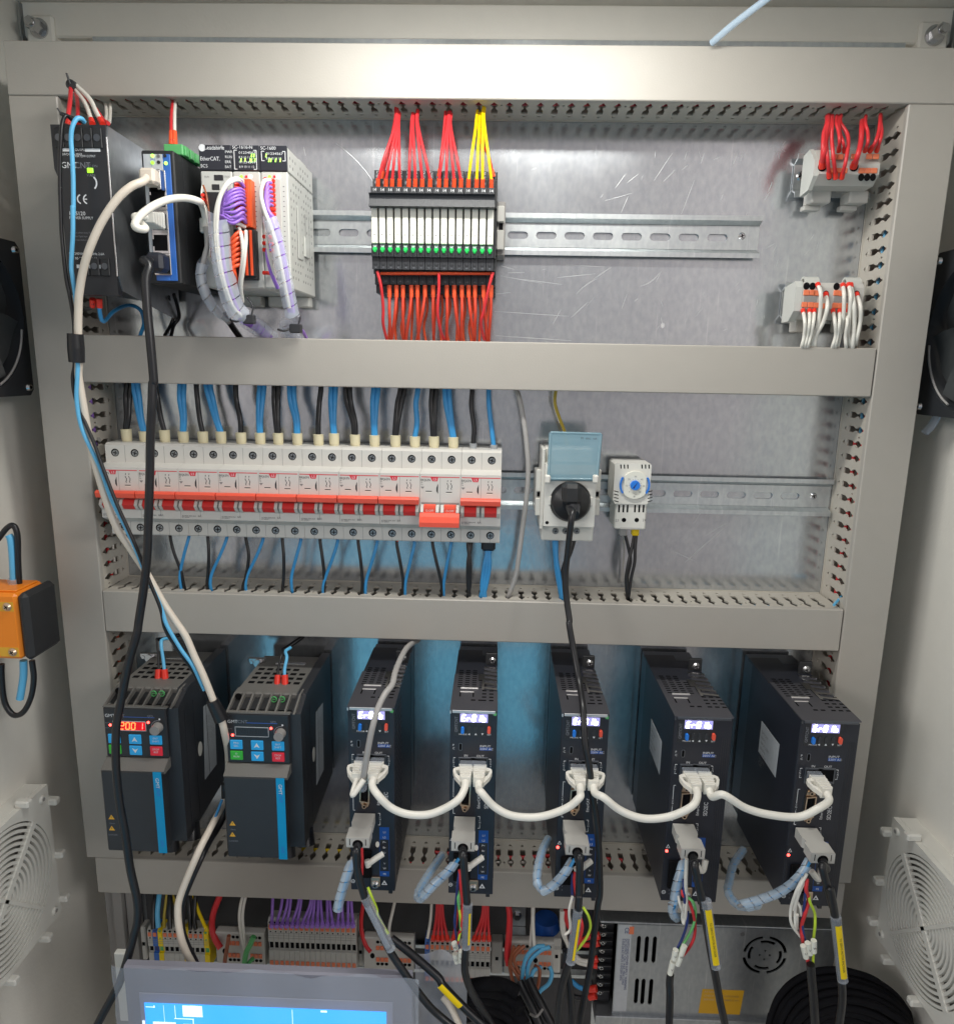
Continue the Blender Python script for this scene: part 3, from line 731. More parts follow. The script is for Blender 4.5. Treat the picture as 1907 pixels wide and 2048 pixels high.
# ---------------- RJ45 plug helper: plug pointing to the viewer
def rj45(t, x, z, d, body='white_plastic', boot='cable_white', down=True, L=13, w=11.4, name='plug'):
    build('plug_body', MB().box(x - 5.6, x + 5.6, d - 6, d + 4, z - 4, z + 4, .4), 'clear', t)
    mb = MB().box(x - w / 2, x + w / 2, d + 2, d + L, z - 6, z + 6, 1.6)
    build('boot', mb, boot, t)

# the plugged leads of the switch
def lead(label, m, r, path, name='network_cable', cat='cable'):
    o = build(name, MB().tube(path, r * .82, 14, sub=8), m, loc=path[0]); tag(o, label, cat); return o
p1_ = Vector((SWX - 1, -(SWD + 14), ports[0]))
o = lead('thick ivory cable from the top socket of the network switch curving down to the inverters', 'cable_ivory', 3.5,
    [p1_] + P(Z5, (1100, 10, 122), (1010, 50, 128), (900, 150, 132), (780, 330, 134), (690, 530, 134), (640, 700, 132), (610, 880, 130), (604, 1000, 128), (602, 1180, 126), (608, 1400, 124)) + P(Y2, (30, 60, 122), (70, 300, 121), (125, 600, 120), (220, 950, 120), (320, 1230, 121), (440, 1420, 121), (560, 1600, 122), (700, 1850, 122), (800, 2000, 122)) + P(Y7, (800, 130, 124), (870, 290, 126), (940, 440, 127), (1020, 640, 128)))
sl = MB().box(p1_.x - 5.5, p1_.x + 6.5, SWD + 1.5, SWD + 17, ports[0] - 5, ports[0] + 6, 2)
build('plug', sl, 'cable_ivory', o)
build('plug_collar', MB().box(p1_.x + 4, p1_.x + 7, SWD + 1, SWD + 8, ports[0] - 7, ports[0] + 7, .4), 'steel', o)
p2_ = Vector((SWX - 1, -(SWD + 14), ports[2]))
o = lead('grey white cable arching from the third socket of the network switch to the controller', 'cable_white', 3.3,
    [p2_ + Vector((0, 2, 0)), p2_ + Vector((-7, -9, -1))] + P(Z5, (1120, 370, 140), (1065, 372, 146), (1040, 345, 147), (1075, 280, 143), (1180, 200, 133), (1300, 150, 122), (1420, 138, 114), (1520, 160, 106)) + P(Z6, (205, 650, 96), (235, 760, 90), (235, 850, 88)))
sl = MB()
for k in range(5): sl.box(p2_.x - 5.6 + k * .3, p2_.x + 6 - k * .5, SWD + 1.5 + k * 3, SWD + 4.2 + k * 3, ports[2] - 6 + k * .5, ports[2] + 6 - k * .5, .8)
build('plug', sl, 'white_plastic', o)
p3_ = Vector((SWX, -(SWD + 8), ports[4]))
bl = [p3_, p3_ + Vector((-4, -14, 0))] + P(Z5, (1150, 660, 124), (1125, 760, 128), (1130, 900, 130), (1140, 1050, 131), (1160, 1250, 132), (1185, 1540, 132)) + P(Y2, (618, 110, 132), (612, 280, 133), (604, 420, 133), (598, 600, 133), (596, 800, 133), (590, 1000, 134), (582, 1250, 135), (572, 1500, 136), (545, 1750, 137), (510, 1980, 138)) + P(Y7, (410, 120, 140), (345, 350, 143), (285, 650, 146), (250, 850, 150), (246, 1150, 155), (275, 1450, 158), (320, 1700, 160), (360, 1980, 162)) + P(W1, (380, 100, 165), (385, 300, 168), (340, 500, 172), (270, 750, 178), (190, 980, 184), (60, 1220, 190), (-60, 1450, 196))
o = lead('long black cable from the lowest socket of the switch hanging down the left side', 'cable_black', 4.0, bl)
build('plug', MB().box(p3_.x - 6.5, p3_.x + 6.5, SWD + 1, SWD + 16, ports[4] - 7, ports[4] + 7, 2.5), 'navy', o)

# thin supply wires running down beside the ivory cable
sky = [A(V3, 480, 130, 118), A(V3, 430, 70, 122)] + P(V3, (330, 70, 125), (240, 250, 127), (220, 500, 127), (240, 800, 127), (262, 1300, 127), (265, 1980, 127)) + P(Z5, (560, 200, 128), (562, 400, 128), (550, 640, 128), (558, 740, 128), (580, 880, 127), (598, 1050, 127), (600, 1190, 127), (600, 1420, 126)) + P(Y2, (18, 60, 126), (14, 250, 125), (60, 480, 124), (200, 780, 123), (290, 1030, 123), (400, 1250, 124), (480, 1420, 125), (560, 1620, 126), (680, 1880, 127)) + P(Y7, (650, 40, 128), (760, 230, 128), (860, 370, 127), (950, 560, 126))
lead('sky blue wire from the top of the small power supply down beside the ivory cable', 'wire_sky', 1.9, sky, 'wire', 'wire')
blk = [A(Z1, 560, 925, 114), A(Z1, 510, 890, 120)] + P(Z1, (480, 950, 122), (468, 1100, 124), (462, 1300, 124), (462, 1500, 124)) + P(Z5, (462, 50, 124), (468, 250, 124), (478, 450, 124), (510, 750, 124), (540, 900, 124), (565, 1050, 124), (575, 1190, 124), (575, 1420, 123)) + P(Y2, (-18, 60, 123), (0, 210, 123), (60, 370, 123), (150, 580, 125), (230, 800, 126), (330, 1060, 127), (430, 1280, 128), (500, 1440, 128), (600, 1700, 128), (680, 1900, 128)) + P(Y7, (640, 80, 127), (760, 270, 125), (860, 410, 122), (930, 560, 120))
lead('black wire from the top of the small power supply down beside the sky blue wire', 'cable_black', 1.7, blk, 'wire', 'wire')
a_, b_ = A(Z5, 580, 1185, 126), A(Z5, 592, 1405, 125)
o = build('heat_shrink_sleeve', MB().cyl(a_, (a_ + b_) / 2, 5.6, 6.0, 20).cyl((a_ + b_) / 2, b_, 6.0, 5.6, 20), 'cable_black', loc=b_); tag(o, 'black sleeve gathering the ivory, blue and black leads on the middle trunking', 'sleeve')
a_, b_ = A(Y7, 1010, 640, 128), A(Y7, 1085, 790, 126)
o = build('heat_shrink_sleeve', MB().cyl(a_, b_, 5.0, 6.0, 18), 'cable_black', loc=b_); tag(o, 'black sleeve on the ivory cable between the two inverters', 'sleeve')
low = P(Y7, (1080, 770, 126), (1110, 900, 124), (1140, 1100, 100), (1120, 1400, 95), (1000, 1650, 120), (900, 1850, 140)) + P(W1, (830, 50, 150), (800, 250, 155), (830, 480, 160), (890, 650, 160), (960, 780, 158))
lead('ivory cable coming out between the inverters and down to the screen', 'cable_ivory', 3.6, low)
lead('blue wire beside the ivory cable between the inverters', 'wire_blue', 1.5, P(Y7, (1090, 1430, 104), (1040, 1560, 112), (960, 1760, 128), (890, 1900, 138), (860, 1985, 144)), 'wire', 'wire')
lead('black cable behind the ivory cable between the inverters', 'cable_black', 3.4, P(Y7, (1110, 1300, 96), (1100, 1560, 98), (990, 1760, 118), (920, 1900, 134)) + P(W1, (870, 60, 146), (838, 250, 150), (860, 480, 155), (1000, 790, 155)))

# ---------------- controller with two input modules
d = 85
zt_, zb_ = A(Z6, 500, 92, d).z, A(Z6, 650, 1415, d).z
zh = A(Z6, 500, 330, d).z
bx = [A(Z6, a, 330, d).x for a in (182, 481, 740, 995)]
def q6(a, b_, dd=85): q = A(Z6, a, b_, dd); return q.x, q.z
specs = [('pale grey controller head with a black name panel, left of the orange connector', 'controller'), ('pale grey input module carrying the orange connector and the thick purple loom', 'input module'), ('pale grey input module at the right end with red ferrules and the thin loom', 'input module')]
for i, (lab, cat) in enumerate(specs):
    a_, c2 = bx[i] + .15, bx[i + 1] - .15
    t = thing('controller' if i == 0 else 'input_module', lab, cat, ((a_ + c2) / 2, -8, zb_), 'controller and its modules')
    build('body', MB().box(a_, c2, 8, d, zb_, zh, 1.0).box(a_, c2, 8, d - 2, zh, zt_ - .3, .8), 'pale_grey', t)
    build('name_panel', MB().box(a_, c2, d - 2, d + .5, zh + .1, zt_, .5), 'navy', t)
    build('foot', MB().box(a_ + 3, c2 - 3, 6, 18, zb_ - 9, zb_, 1), 'pale_grey', t)
    lt = MB(); e = d + .62
    if i == 0:
        X_, Z_ = q6(205, 118); lt.disc(X_, d + .5, Z_, 2.6, .12, seg=20); X_, Z_ = q6(228, 134); lt.text('Leadshine', X_, Z_, 3.0, e, sq=.9); X_, Z_ = q6(376, 118); lt.text('®', X_, Z_, 1.6, e)
        X_, Z_ = q6(188, 235); lt.text('EtherCAT.', X_, Z_, 2.8, e, sq=.88); X_, Z_ = q6(192, 300); lt.text('SC5', X_, Z_, 2.4, e)
        for k, s_ in enumerate(('PWR', 'RUN', 'ERR', 'BAT')):
            X_, Z_ = q6(418, 168 + k * 46); lt.text(s_, X_, Z_, 1.9, e)
        X_, Z_ = q6(225, 392); lt.text('RUN', X_, Z_, 1.3, d + .1, mi=1); X_, Z_ = q6(405, 392); lt.text('STOP', X_, Z_, 1.3, d + .1, mi=1)
    else:
        fx = (lambda a: a) if i == 1 else (lambda a: a)
        X_, Z_ = q6(484 if i == 1 else 744, 126 if i == 1 else 135); lt.text('SC-1616-N' if i == 1 else 'SC-1600', X_, Z_, 2.4, e)
        lx, rx_ = (500, 712) if i == 1 else (753, 975)
        ty, by = (140, 318) if i == 1 else (150, 240)
        (ax, az), (cx, cz) = q6(lx, ty), q6(rx_, by)
        for xx_, sg in ((ax, 1), (cx, -1)):
            lt.box(xx_ - .25, xx_ + .25, d + .5, e, cz, az)
            for zz_ in (az, cz): lt.box(xx_, xx_ + sg * 2.2, d + .5, e, zz_ - .25, zz_ + .25)
        rows = 4 if i == 1 else 2
        for r in range(rows):
            zz_ = az + (cz - az) * ((r + .5) / rows) - .8
            lt.text('01234567' if r % 2 == 0 else '8 9 10 11 12', ax + 3.5, zz_, 1.7, e, sq=1.35 if r % 2 == 0 else .95)
    build('lettering', lt, ['print_white', 'print_grey'], t)
    if i == 1:
        for a, b_ in ((660, 190), (682, 190), (562, 232), (600, 230), (648, 232), (690, 232), (660, 236)):
            X_, Z_ = q6(a, b_); build('indicator_light', MB().prism([(X_ - .3, Z_ - 1.2), (X_ + .5, Z_ - 1.2), (X_ + .9, Z_ + 1.2), (X_ + .1, Z_ + 1.2)], d + .5, d + .7, 'd'), 'led_green', t)
    if i == 2:
        for a, b_ in ((793, 190), (820, 234), (838, 234), (882, 234), (925, 234)):
            X_, Z_ = q6(a, b_); build('indicator_light', MB().prism([(X_ - .3, Z_ - 1.2), (X_ + .5, Z_ - 1.2), (X_ + .9, Z_ + 1.2), (X_ + .1, Z_ + 1.2)], d + .5, d + .7, 'd'), 'led_green', t)
    if i:
        for a, m, r in (((568, 'led_lime', 1.2), (612, 'print_red', 1.0), (650, 'led_white', 1.5)) if i == 1 else ((828, 'led_lime', 1.2), (872, 'print_red', 1.0), (910, 'led_white', 1.7))):
            X_, Z_ = q6(a, 384); build('indicator_light', MB().disc(X_, d, Z_, r, .3, seg=12), m, t)
        tk = MB()
        for k in range(16):
            X_, Z_ = q6((690 if i == 1 else 950) + k * 1.2, 480 + k * 46); tk.box(X_, X_ + 1.2, d, d + .1, Z_, Z_ + .7)
        build('tick_marks', tk, 'print_grey', t)
    if i == 0:
        for a, b_, w in ((358, 393, 3.6), (330, 480, 3.0)):
            X_, Z_ = q6(a, b_); build('slider', MB().box(X_ - w, X_ + w, d, d + .4, Z_ - 2.0, Z_ + 2.0, .4), 'black', t)
        X_, Z_ = q6(215, 780); build('latch', MB().box(X_ - 2, X_ + 5, d, d + 4, q6(215, 910)[1], q6(215, 770)[1], 1), 'pale_grey', t)
        X_, Z_ = q6(290, 540); build('connector_block', MB().box(X_ - 5, X_ + 14, d, d + 6, q6(290, 800)[1], q6(290, 540)[1], .6), 'black_soft', t)
        for k in range(2):
            X_, Z_ = q6(270, 600 + k * 42); build('ferrule', MB().cyl((X_, -d - 6, Z_), (X_, -d - 13, Z_ + 1), 1.4, seg=8), 'ferrule_red', t)
    if i == 1:
        for col, (ya, yb, m) in enumerate(((430, 872, 'conn_orange'), (890, 1318, 'conn_orange'))):
            xa = 612 + col * 28
            X0_, Z1_ = q6(xa - 32, ya); X1_, Z0_ = q6(xa + 18, yb, 85)
            X1_ = X0_ + 9.2
            cb = MB().box(X0_, X1_, d, d + 9, Z0_, Z1_, .5)
            build('connector_block', cb, m if col == 0 else 'black_soft', t)
            st_ = MB()
            for k in range(2): st_.box(X0_ + 1.6 + k * 4, X0_ + 3.8 + k * 4, d + 9, d + 10, Z0_ + .5, Z1_ - .5, .3)
            build('release_levers', st_, 'ferrule_orange', t)
            for k in range(16):
                zz_ = Z1_ - (Z1_ - Z0_) * (k + .5) / 16
                build('ferrule', MB().cyl((X0_ + .5, -d - 5, zz_), (X0_ - 4.0, -d - 8, zz_ - .3), 1.15, seg=7), 'ferrule_red', t)
        X_, Z_ = q6(650, 885); build('connector_housing', MB().box(X_ - 11, X_ + 6, d, d + 7.5, q6(690, 1345)[1], Z_, .8), 'black_soft', t)
    if i == 2:
        X0_, Z1_ = q6(845, 405); X1_, Z0_ = q6(905, 1400)
        build('connector_recess', MB().box(X0_ - 1, X0_ + 7, d, d + 1.0, Z0_ + 6, Z1_, .3), 'grey_plastic', t)
        X_, Z_ = q6(922, 430); build('seam', MB().box(X_, X_ + .4, d, d + .08, q6(925, 900)[1], Z_), 'print_grey', t)
        for k in range(8):
            X_, Z_ = q6(850 + k * 1.5, 430 + k * 44); build('ferrule', MB().cyl((X_ + 2, -d - 2, Z_), (X_ - 3, -d - 9, Z_ - .5), 1.7, seg=9), 'ferrule_red', t)
        for k in range(4):
            X_, Z_ = q6(838, 950 + k * 60 + (150 if k == 3 else 0)); build('ferrule', MB().cyl((X_ + 2, -d - 2, Z_), (X_ - 3, -d - 9, Z_ - .5), 1.5, seg=9), 'ferrule_red', t)
        # perforated right side
        vn = MB(); ys = c2
        for r in range(17):
            for c in range(9):
                if (r * 7 + c * 3) % 5 == 0: continue
                dd = 16 + c * 7.6; zz_ = zt_ - 8 - r * 5.9
                if zz_ < zb_ + 4: continue
                vn.box(ys, ys + .12, dd, dd + 1.7, zz_, zz_ + 2.0)
        for c in range(2):
            vn.box(ys, ys + .1, 62 - 26 * c, 63 - 26 * c, zb_ + 25, zt_ - 40); vn.box(ys, ys + .1, 50 - 26 * c, 50.6 - 26 * c, zb_ + 25, zt_ - 40)
        build('vents', vn, 'print_grey', t)
        build('side_clip', MB().box(ys, ys + 1.6, 30, 44, zb_ + 30, zb_ + 46, .5).box(ys, ys + .8, 50, 62, zb_ + 26, zb_ + 66, .5), 'pale_grey', t)
        build('top_clip', MB().box(c2 - 12, c2 - 2, 20, 40, zt_, zt_ + 2.4, .8), 'pale_grey', t)
# looms of the modules
g = 'purple wires of the orange connector'
ends = [(585, 462), (590, 520), (592, 548), (596, 580), (598, 610), (600, 650), (604, 700), (604, 745), (606, 785), (608, 810), (590, 480), (598, 765)]
tops = [(470, 420), (470, 510), (480, 540), (490, 570), (480, 600), (500, 640), (520, 690), (500, 740), (500, 760), (510, 790), (455, 440), (540, 730)]
for i, ((ea, eb), (ta, tb_)) in enumerate(zip(ends, tops)):
    off = (i % 4) * 12
    pth = [A(Z6, ea, eb, 94), A(Z6, (ea + ta) / 2 + 12, min(eb, tb_) - 16, 103), A(Z6, ta - 25, tb_ + 25, 108), A(Z6, 372 + off, 650 + i * 12, 106), A(Z6, 350 + off * .8, 850, 103), A(Z6, 372 + off * .7, 1100, 101), A(Z6, 420 + off * .7, 1380, 100), A(Z6, 520 + off * .7, 1640, 92)]
    wire(pth, 1.55, 'wire_purple', f'{nth(i)} purple wire counted from the top of the orange connector' if i else 'topmost purple wire of the orange connector', g, seg=6, ferr=False)
g = 'white wires over the purple loom'
for i, off in enumerate((0, 16)):
    wire(P(Z6, (578, 425 + off, 95), (520, 400 + off, 106), (440, 440 + off, 112), (370, 560 + off, 114), (330 + off, 720, 114), (325 + off, 900, 112), (345 + off, 1120, 110), (390 + off, 1350, 108), (470 + off, 1580, 102), (560 + off, 1680, 95)), 1.9, 'wire_white', ('outer' if i == 0 else 'inner') + ' white wire laid along the thick purple loom', g)
wire(P(Z6, (600, 850, 94), (530, 815, 100), (450, 812, 104), (400, 860, 103)), 1.9, 'wire_white', 'short white wire crossing below the purple wires of the connector')
g = 'orange wires of the lower black connector'
for i in range(7):
    a = 600 - i * 3; y = 925 + i * 45
    wire(P(Z6, (a, y, 95), (555, y - 30 + i * 5, 101), (500 - i * 2, y + 10 + i * 4, 104), (470 + i * 6, y + 90, 102), (480 + i * 7, 1280 + i * 8, 98), (520 + i * 5, 1420, 92)), 1.8, 'wire_orange', f'{nth(i)} orange wire counted from the top below the purple ones' if i else 'topmost orange wire of the black connector', g, seg=6)
g = 'white wires of the lower black connector'
wire(P(Z6, (545, 860, 98), (570, 950, 104), (580, 1100, 104), (560, 1300, 100), (540, 1450, 92)), 1.8, 'wire_white', 'left white wire falling over the orange wires', g)
wire(P(Z6, (608, 885, 97), (608, 1000, 103), (590, 1200, 103), (565, 1400, 98), (580, 1540, 90)), 1.8, 'wire_white', 'right white wire falling over the orange wires', g)
wire(P(Z6, (838, 890, 94), (805, 920, 98), (815, 1080, 98), (860, 1250, 95), (880, 1350, 90)), 1.5, 'wire_white', 'white wire dropping behind the thin purple loom')
g = 'purple wires of the right input module'
for i in range(6):
    wire(P(Z6, (842 + i * 2, 440 + i * 42, 94), (808 + i * 3, 450 + i * 38, 101), (790 + i * 5, 600 + i * 20, 103), (835 + i * 8, 780, 104), (880 + i * 9, 950, 104), (930 + i * 9, 1200, 103), (975 + i * 9, 1450, 100), (1010 + i * 8, 1640, 96)), 1.6, 'wire_purple', f'{nth(i)} purple wire counted from the top of the right input module' if i else 'topmost purple wire of the right input module', g, seg=6)
wire(P(Z6, (830, 415, 95), (775, 430, 104), (748, 540, 106), (775, 680, 107), (840, 850, 107), (900, 1050, 107), (960, 1350, 104), (1010, 1600, 99)), 2.0, 'wire_white', 'white wire arching from the top of the right input module into the thin loom')
g2 = 'purple wires low on the right input module'
for i in range(2):
    wire(P(Z6, (840, 1000 + i * 60, 94), (800 + i * 10, 1080, 97), (830 + i * 10, 1250, 95), (900 + i * 10, 1420, 90)), 1.4, 'wire_purple', ('upper' if i == 0 else 'lower') + ' purple wire tucked behind the thin loom', g2)
def spiral(label, path, r, pitch, m='spiral', ax=None, frac=.9):
    o = build('spiral_wrap', MB().helix(path, r, pitch, frac), m, loc=path[0]); return tag(o, label, 'cable wrap')
spiral('clear spiral wrap round the thick purple loom', P(Z6, (355, 690, 107), (360, 850, 106), (378, 1080, 104), (425, 1350, 102), (500, 1600, 96), (590, 1690, 90)), 7.8, 9.5)
spiral('clear spiral wrap round the thin purple loom', P(Z6, (805, 700, 105), (875, 920, 106), (935, 1180, 105), (985, 1420, 102), (1040, 1680, 96)), 5.6, 9.0)
spiral('clear spiral wrap hanging low left of the thick loom', P(Z6, (270, 1120, 92), (205, 1200, 92), (195, 1330, 90), (240, 1480, 88), (330, 1620, 80), (420, 1680, 60)), 4.2, 9)
wire(P(Z6, (240, 850, 90), (255, 1000, 92), (220, 1150, 92), (195, 1300, 90), (240, 1470, 88), (350, 1640, 70), (450, 1730, 50)), 2.6, 'wire_grey', 'grey cable end bending inside the low spiral wrap')
wire(P(Z6, (205, 470, 92), (200, 560, 96), (240, 700, 98), (275, 900, 97), (280, 1120, 95)), .9, 'wire_white', 'thin white wire looping left of the thick loom')
wire(P(Z6, (215, 465, 92), (240, 540, 97), (265, 700, 99), (285, 950, 97), (285, 1130, 95)), .9, 'wire_brown', 'thin brown wire looping left of the thick loom')
wire(P(Z6, (420, 1660, 60), (470, 1750, 40), (560, 1880, 30)), 3.4, 'cable_black', 'black cable slanting down behind the thick loom')
spiral('wide wrapped loom disappearing behind the middle trunking', P(Z6, (600, 1700, 70), (700, 1760, 50), (840, 1880, 35)), 7.5, 11)
wire(P(Z6, (580, 1700, 66), (700, 1770, 45), (830, 1890, 30)), 5.0, 'wire_purple', 'purple bundle inside the wide wrapped loom')
spiral('wrapped loom end below the thin loom', P(Z6, (1010, 1720, 70), (990, 1790, 50), (1060, 1890, 35)), 6.5, 10)
wire(P(Z6, (1080, 1790, 60), (1130, 1810, 45), (1165, 1870, 30)), 1.8, 'wire_purple', 'purple wire end bending below the thin loom')
for (a, b_, dd), lab in (((650, 1705, 92), 'black tie at the foot of the thick purple loom'), ((1082, 1790, 90), 'black tie at the foot of the thin purple loom')):
    p = A(Z6, a, b_, dd)
    o = build('cable_tie', MB().box(p.x - 5, p.x + 4, dd - 2, dd + 5, p.z - 3.5, p.z + 3.5, .8).tube([(p.x - 4, -dd - 3, p.z), (p.x - 9, -dd - 6, p.z - 2), (p.x - 14, -dd - 5, p.z - 1)], .9, 6).tube([(p.x + 2, -dd - 3, p.z + 3), (p.x + 3, -dd - 2, p.z + 10), (p.x - 2, -dd, p.z + 17)], .8, 6), 'black', loc=p)
    tag(o, lab, 'cable tie')

# ---------------- relay row: sixteen slim modules
dw = 62
px_ = (A(Z7, 1115, 1000, dw).x - A(Z7, 192, 1000, dw).x) / 15
xr0 = A(Z7, 192, 1000, dw).x
zf = lambda y, dd: zz(Z7, 650, y, dd)
wd_ = px_ * .93
prof = [(6, zf(1540, 38)), (38, zf(1540, 38)), (38, zf(1480, 38)), (44, zf(1470, 44)), (44, zf(1392, 44)), (50, zf(1388, 50)), (50, zf(1352, 50)), (57, zf(1350, 57)), (57, zf(1252, 57)), (60, zf(1248, 60)), (60, zf(1150, 60)), (58, zf(1146, 60)), (58, zf(860, 58)), (60, zf(850, 60)), (60, zf(692, 60)), (50, zf(690, 58)), (50, zf(630, 50)), (42, zf(622, 44)), (42, zf(562, 42)), (6, zf(562, 42))]
def make_relay():
    t = thing('relay_module', 'x', 'relay', (xr0, -7, zf(1540, 38)), 'slim relay modules in a row')
    h = wd_ / 2
    build('base', MB().prism(prof, xr0 - h, xr0 + h), 'charcoal', t)
    build('relay_body', MB().box(xr0 - h * .84, xr0 + h * .84, 58, dw, zf(1144, dw), zf(800, dw), .5), 'relay_white', t)
    build('body_line', MB().box(xr0 - h * .6, xr0 + h * .6, dw, dw + .08, zf(991, dw) - .12, zf(991, dw) + .12).disc(xr0, dw, zf(1075, dw), .55, .08, seg=8), 'print_grey', t)
    lv = [(56, zf(858, 66)), (67, zf(852, 67)), (69, zf(845, 69)), (66.5, zf(790, 66)), (67, zf(760, 67)), (69.5, zf(742, 69)), (60, zf(740, 66)), (56, zf(742, 66))]
    build('retaining_lever', MB().prism(lv, xr0 - px_ * .497, xr0 + px_ * .497), 'charcoal', t)
    X_ = xr0
    build('indicator_light', MB().cyl((X_, -60, zf(1190, 60)), (X_, -63.5, zf(1190, 60) - .5), 1.9, 1.2, 10).box(X_ - 1.0, X_ + 1.0, 60, 61.6, zf(1215, 60), zf(1195, 60), .3), 'led_relay', t)
    build('marker', MB().prism([(X_ - 1.8, zf(1156, 60)), (X_ + 1.8, zf(1156, 60)), (X_ + .6, zf(1184, 60)), (X_ - .6, zf(1184, 60))], 60, 60.2, 'd'), 'label_silver', t)
    for y, dd in ((1302, 57), (1415, 44), (610, 42), (660, 50)):
        build('clamp_screw', MB().disc(X_, dd, zf(y, dd), 1.7, .3, seg=12).disc(X_, dd + .3, zf(y, dd), 1.1, .1, mi=1, seg=8), ['steel_dark', 'steel'] if y < 700 else ['black', 'charcoal'], t)
    lt = MB().text('14', X_, zf(728, 60), 2.2, 60.12, al='c').text('12', X_, zf(588, 42), 2.0, 42.12, al='c').text('A1', X_, zf(1340, 57), 1.1, 57.12, mi=1, al='c').text('A2', X_, zf(1450, 44), 1.1, 44.12, mi=1, al='c')
    build('lettering', lt, ['print_white', 'print_dim'], t)
    return t
r0 = make_relay()
for i in range(16):
    lab = ('leftmost' if i == 0 else 'rightmost' if i == 15 else nth(i) + ' from the left') + ' of the sixteen slim white relay modules'
    if i == 0: r0['label'] = lab
    else: dup(r0, (px_ * i, 0, 0), lab)
# end plate and clamp
xe = xr0 + px_ * 15.5
t = thing('end_plate', 'thin dark end plate closing the right side of the relay row', 'end plate', (xe, -7, zf(1540, 38)))
build('plate', MB().prism([(p_[0] - 2 if p_[0] > 6 else 6, p_[1]) for p_ in prof], xe + .1, xe + 1.6), 'black_soft', t)
t = thing('rail_clamp', 'grey end clamp beside the relay row on the upper rail', 'rail clamp', (xe + 5, -7, zr1 - 20))
c0, c1 = xe + 1.8, xe + 9
build('body', MB().box(c0, c1, 8, 34, zr1 - 22, zr1 + 21, .8), 'mid_grey', t)
build('jaw', MB().box(c0, c1 - 1, 34, 38, zr1 + 4, zr1 + 17, .8), 'grey_plastic', t)
build('jaw', MB().box(c0, c1 - 1, 34, 38, zr1 - 18, zr1 - 2, .8), 'grey_plastic', t)
build('screw_slot', MB().box(c0 + 2, c1 - 2, 34, 35, zr1 - 1.5, zr1 + 3.5, .2), 'hole', t)
# ferruled wires on top of the relays
bot = [220, 283, 333, 392, 465, 517, 572, 635, 705, 762, 825, 880, 940, 1005, 1052, 1122]
top = [(368, 142), (374, 160), (382, 172), (386, 180), (488, 178), (500, 182), (527, 152), (534, 160), (772, 172), (778, 165), (786, 166), (797, 184), (1003, 155), (1027, 175), (1052, 125), (1062, 135)]
for i, (bx_, (tx, ty)) in enumerate(zip(bot, top)):
    colr = 'wire_red' if i < 12 else 'wire_yellow'
    nm_ = 'red' if i < 12 else 'yellow'
    k = i if i < 12 else i - 12
    lab = f'{nth(k)} {nm_} wire rising from the top of the relay row' + (' counted from the left' if k else '')
    wire([A(Z7, bx_, 688, 53), A(Z7, bx_ + 1, 645, 55), A(Z7, bx_ + (tx - bx_) * .35, 688 - (688 - ty) * .42, 58), A(Z7, bx_ + (tx - bx_) * .8, 688 - (688 - ty) * .78, 50), A(Z7, tx, ty, 40), A(Z7, tx + 8, ty - 75, 34)], 1.5, colr, lab, 'wires rising from the relay row', ferr=True, fm='ferrule_orange', fr=2.2, fl=6)
for i, (a, b_) in enumerate((((252, 615), (355, 160)), ((706, 600), (750, 190)), ((1138, 600), (1040, 330)))):
    wire([A(Z7, *a, 44), A(Z7, a[0] + (b_[0] - a[0]) * .4, a[1] - 160, 46), A(Z7, *b_, 38), A(Z7, b_[0] + 6, b_[1] - 100, 33)], 1.4, 'wire_red', ['red wire behind the leftmost group above the relays', 'red wire behind the third group above the relays', 'red wire behind the yellow group above the relays'][i], 'wires rising from the back of the relay row', ferr=True, fm='ferrule_orange', fl=5)
# jumper wires and bottom wires
zz1 = zf(1378, 52)
o = build('jumper_wire', MB().tube([A(Z7, 240, 1378, 51), A(Z7, 700, 1378, 53), A(Z7, 1130, 1378, 51)], 1.3, 8), 'wire_orange', loc=A(Z7, 240, 1378, 51)); tag(o, 'orange wire running along the underside of the relay row', 'wire')
bot2 = [(312, 320, 1895), (368, 330, 1890), (420, 425, 1895), (487, 440, 1900), (535, 545, 1900), (595, 530, 1900), (660, 665, 1890), (768, 765, 1895), (828, 870, 1900), (888, 880, 1900), (942, 985, 1905), (992, 990, 1900), (1060, 1090, 1900), (1120, 1100, 1900)]
for i, (a, b_, y2) in enumerate(bot2):
    mid = a + (b_ - a) * .35 + (4 if i % 2 else -3)
    wire([A(Z7, a, 1482, 44), A(Z7, a, 1540, 44), A(Z7, mid, 1680, 46), A(Z7, (mid + b_) / 2, 1800, 42), A(Z7, b_, y2 + 20, 34)], 1.7, 'wire_redorange', f'{nth(i)} orange wire hanging from the relay row' + (' counted from the left' if i else ''), 'orange wires hanging from the relay row', ferr=True, fm='wire_orange', fr=2.3, fl=9)
for lab, l in (('red wire at the left end below the relay row', [(215, 1360, 54), (245, 1480, 54), (262, 1650, 50), (262, 1780, 46), (290, 1900, 36)]), ('red wire in the middle below the relay row', [(705, 1375, 54), (705, 1500, 53), (695, 1680, 52), (715, 1820, 46), (745, 1905, 36)]), ('red wire at the right end below the relay row', [(1135, 1370, 54), (1105, 1480, 54), (1060, 1680, 50), (1040, 1780, 46), (1065, 1905, 36)])):
    wire(P(Z7, *l), 1.6, 'wire_red', lab, 'red wires below the relay row')
for i in range(14):
    a = 300 + i * 60
    wire(P(Z7, (a, 1500, 30), (a + 15, 1650, 26), (a + 10 - (i % 3) * 12, 1800, 22), (a + 5, 1930, 20)), 1.4, 'wire_orange', f'{nth(i)} orange wire in the shade behind the hanging ones', 'orange wires behind the hanging ones', seg=6)

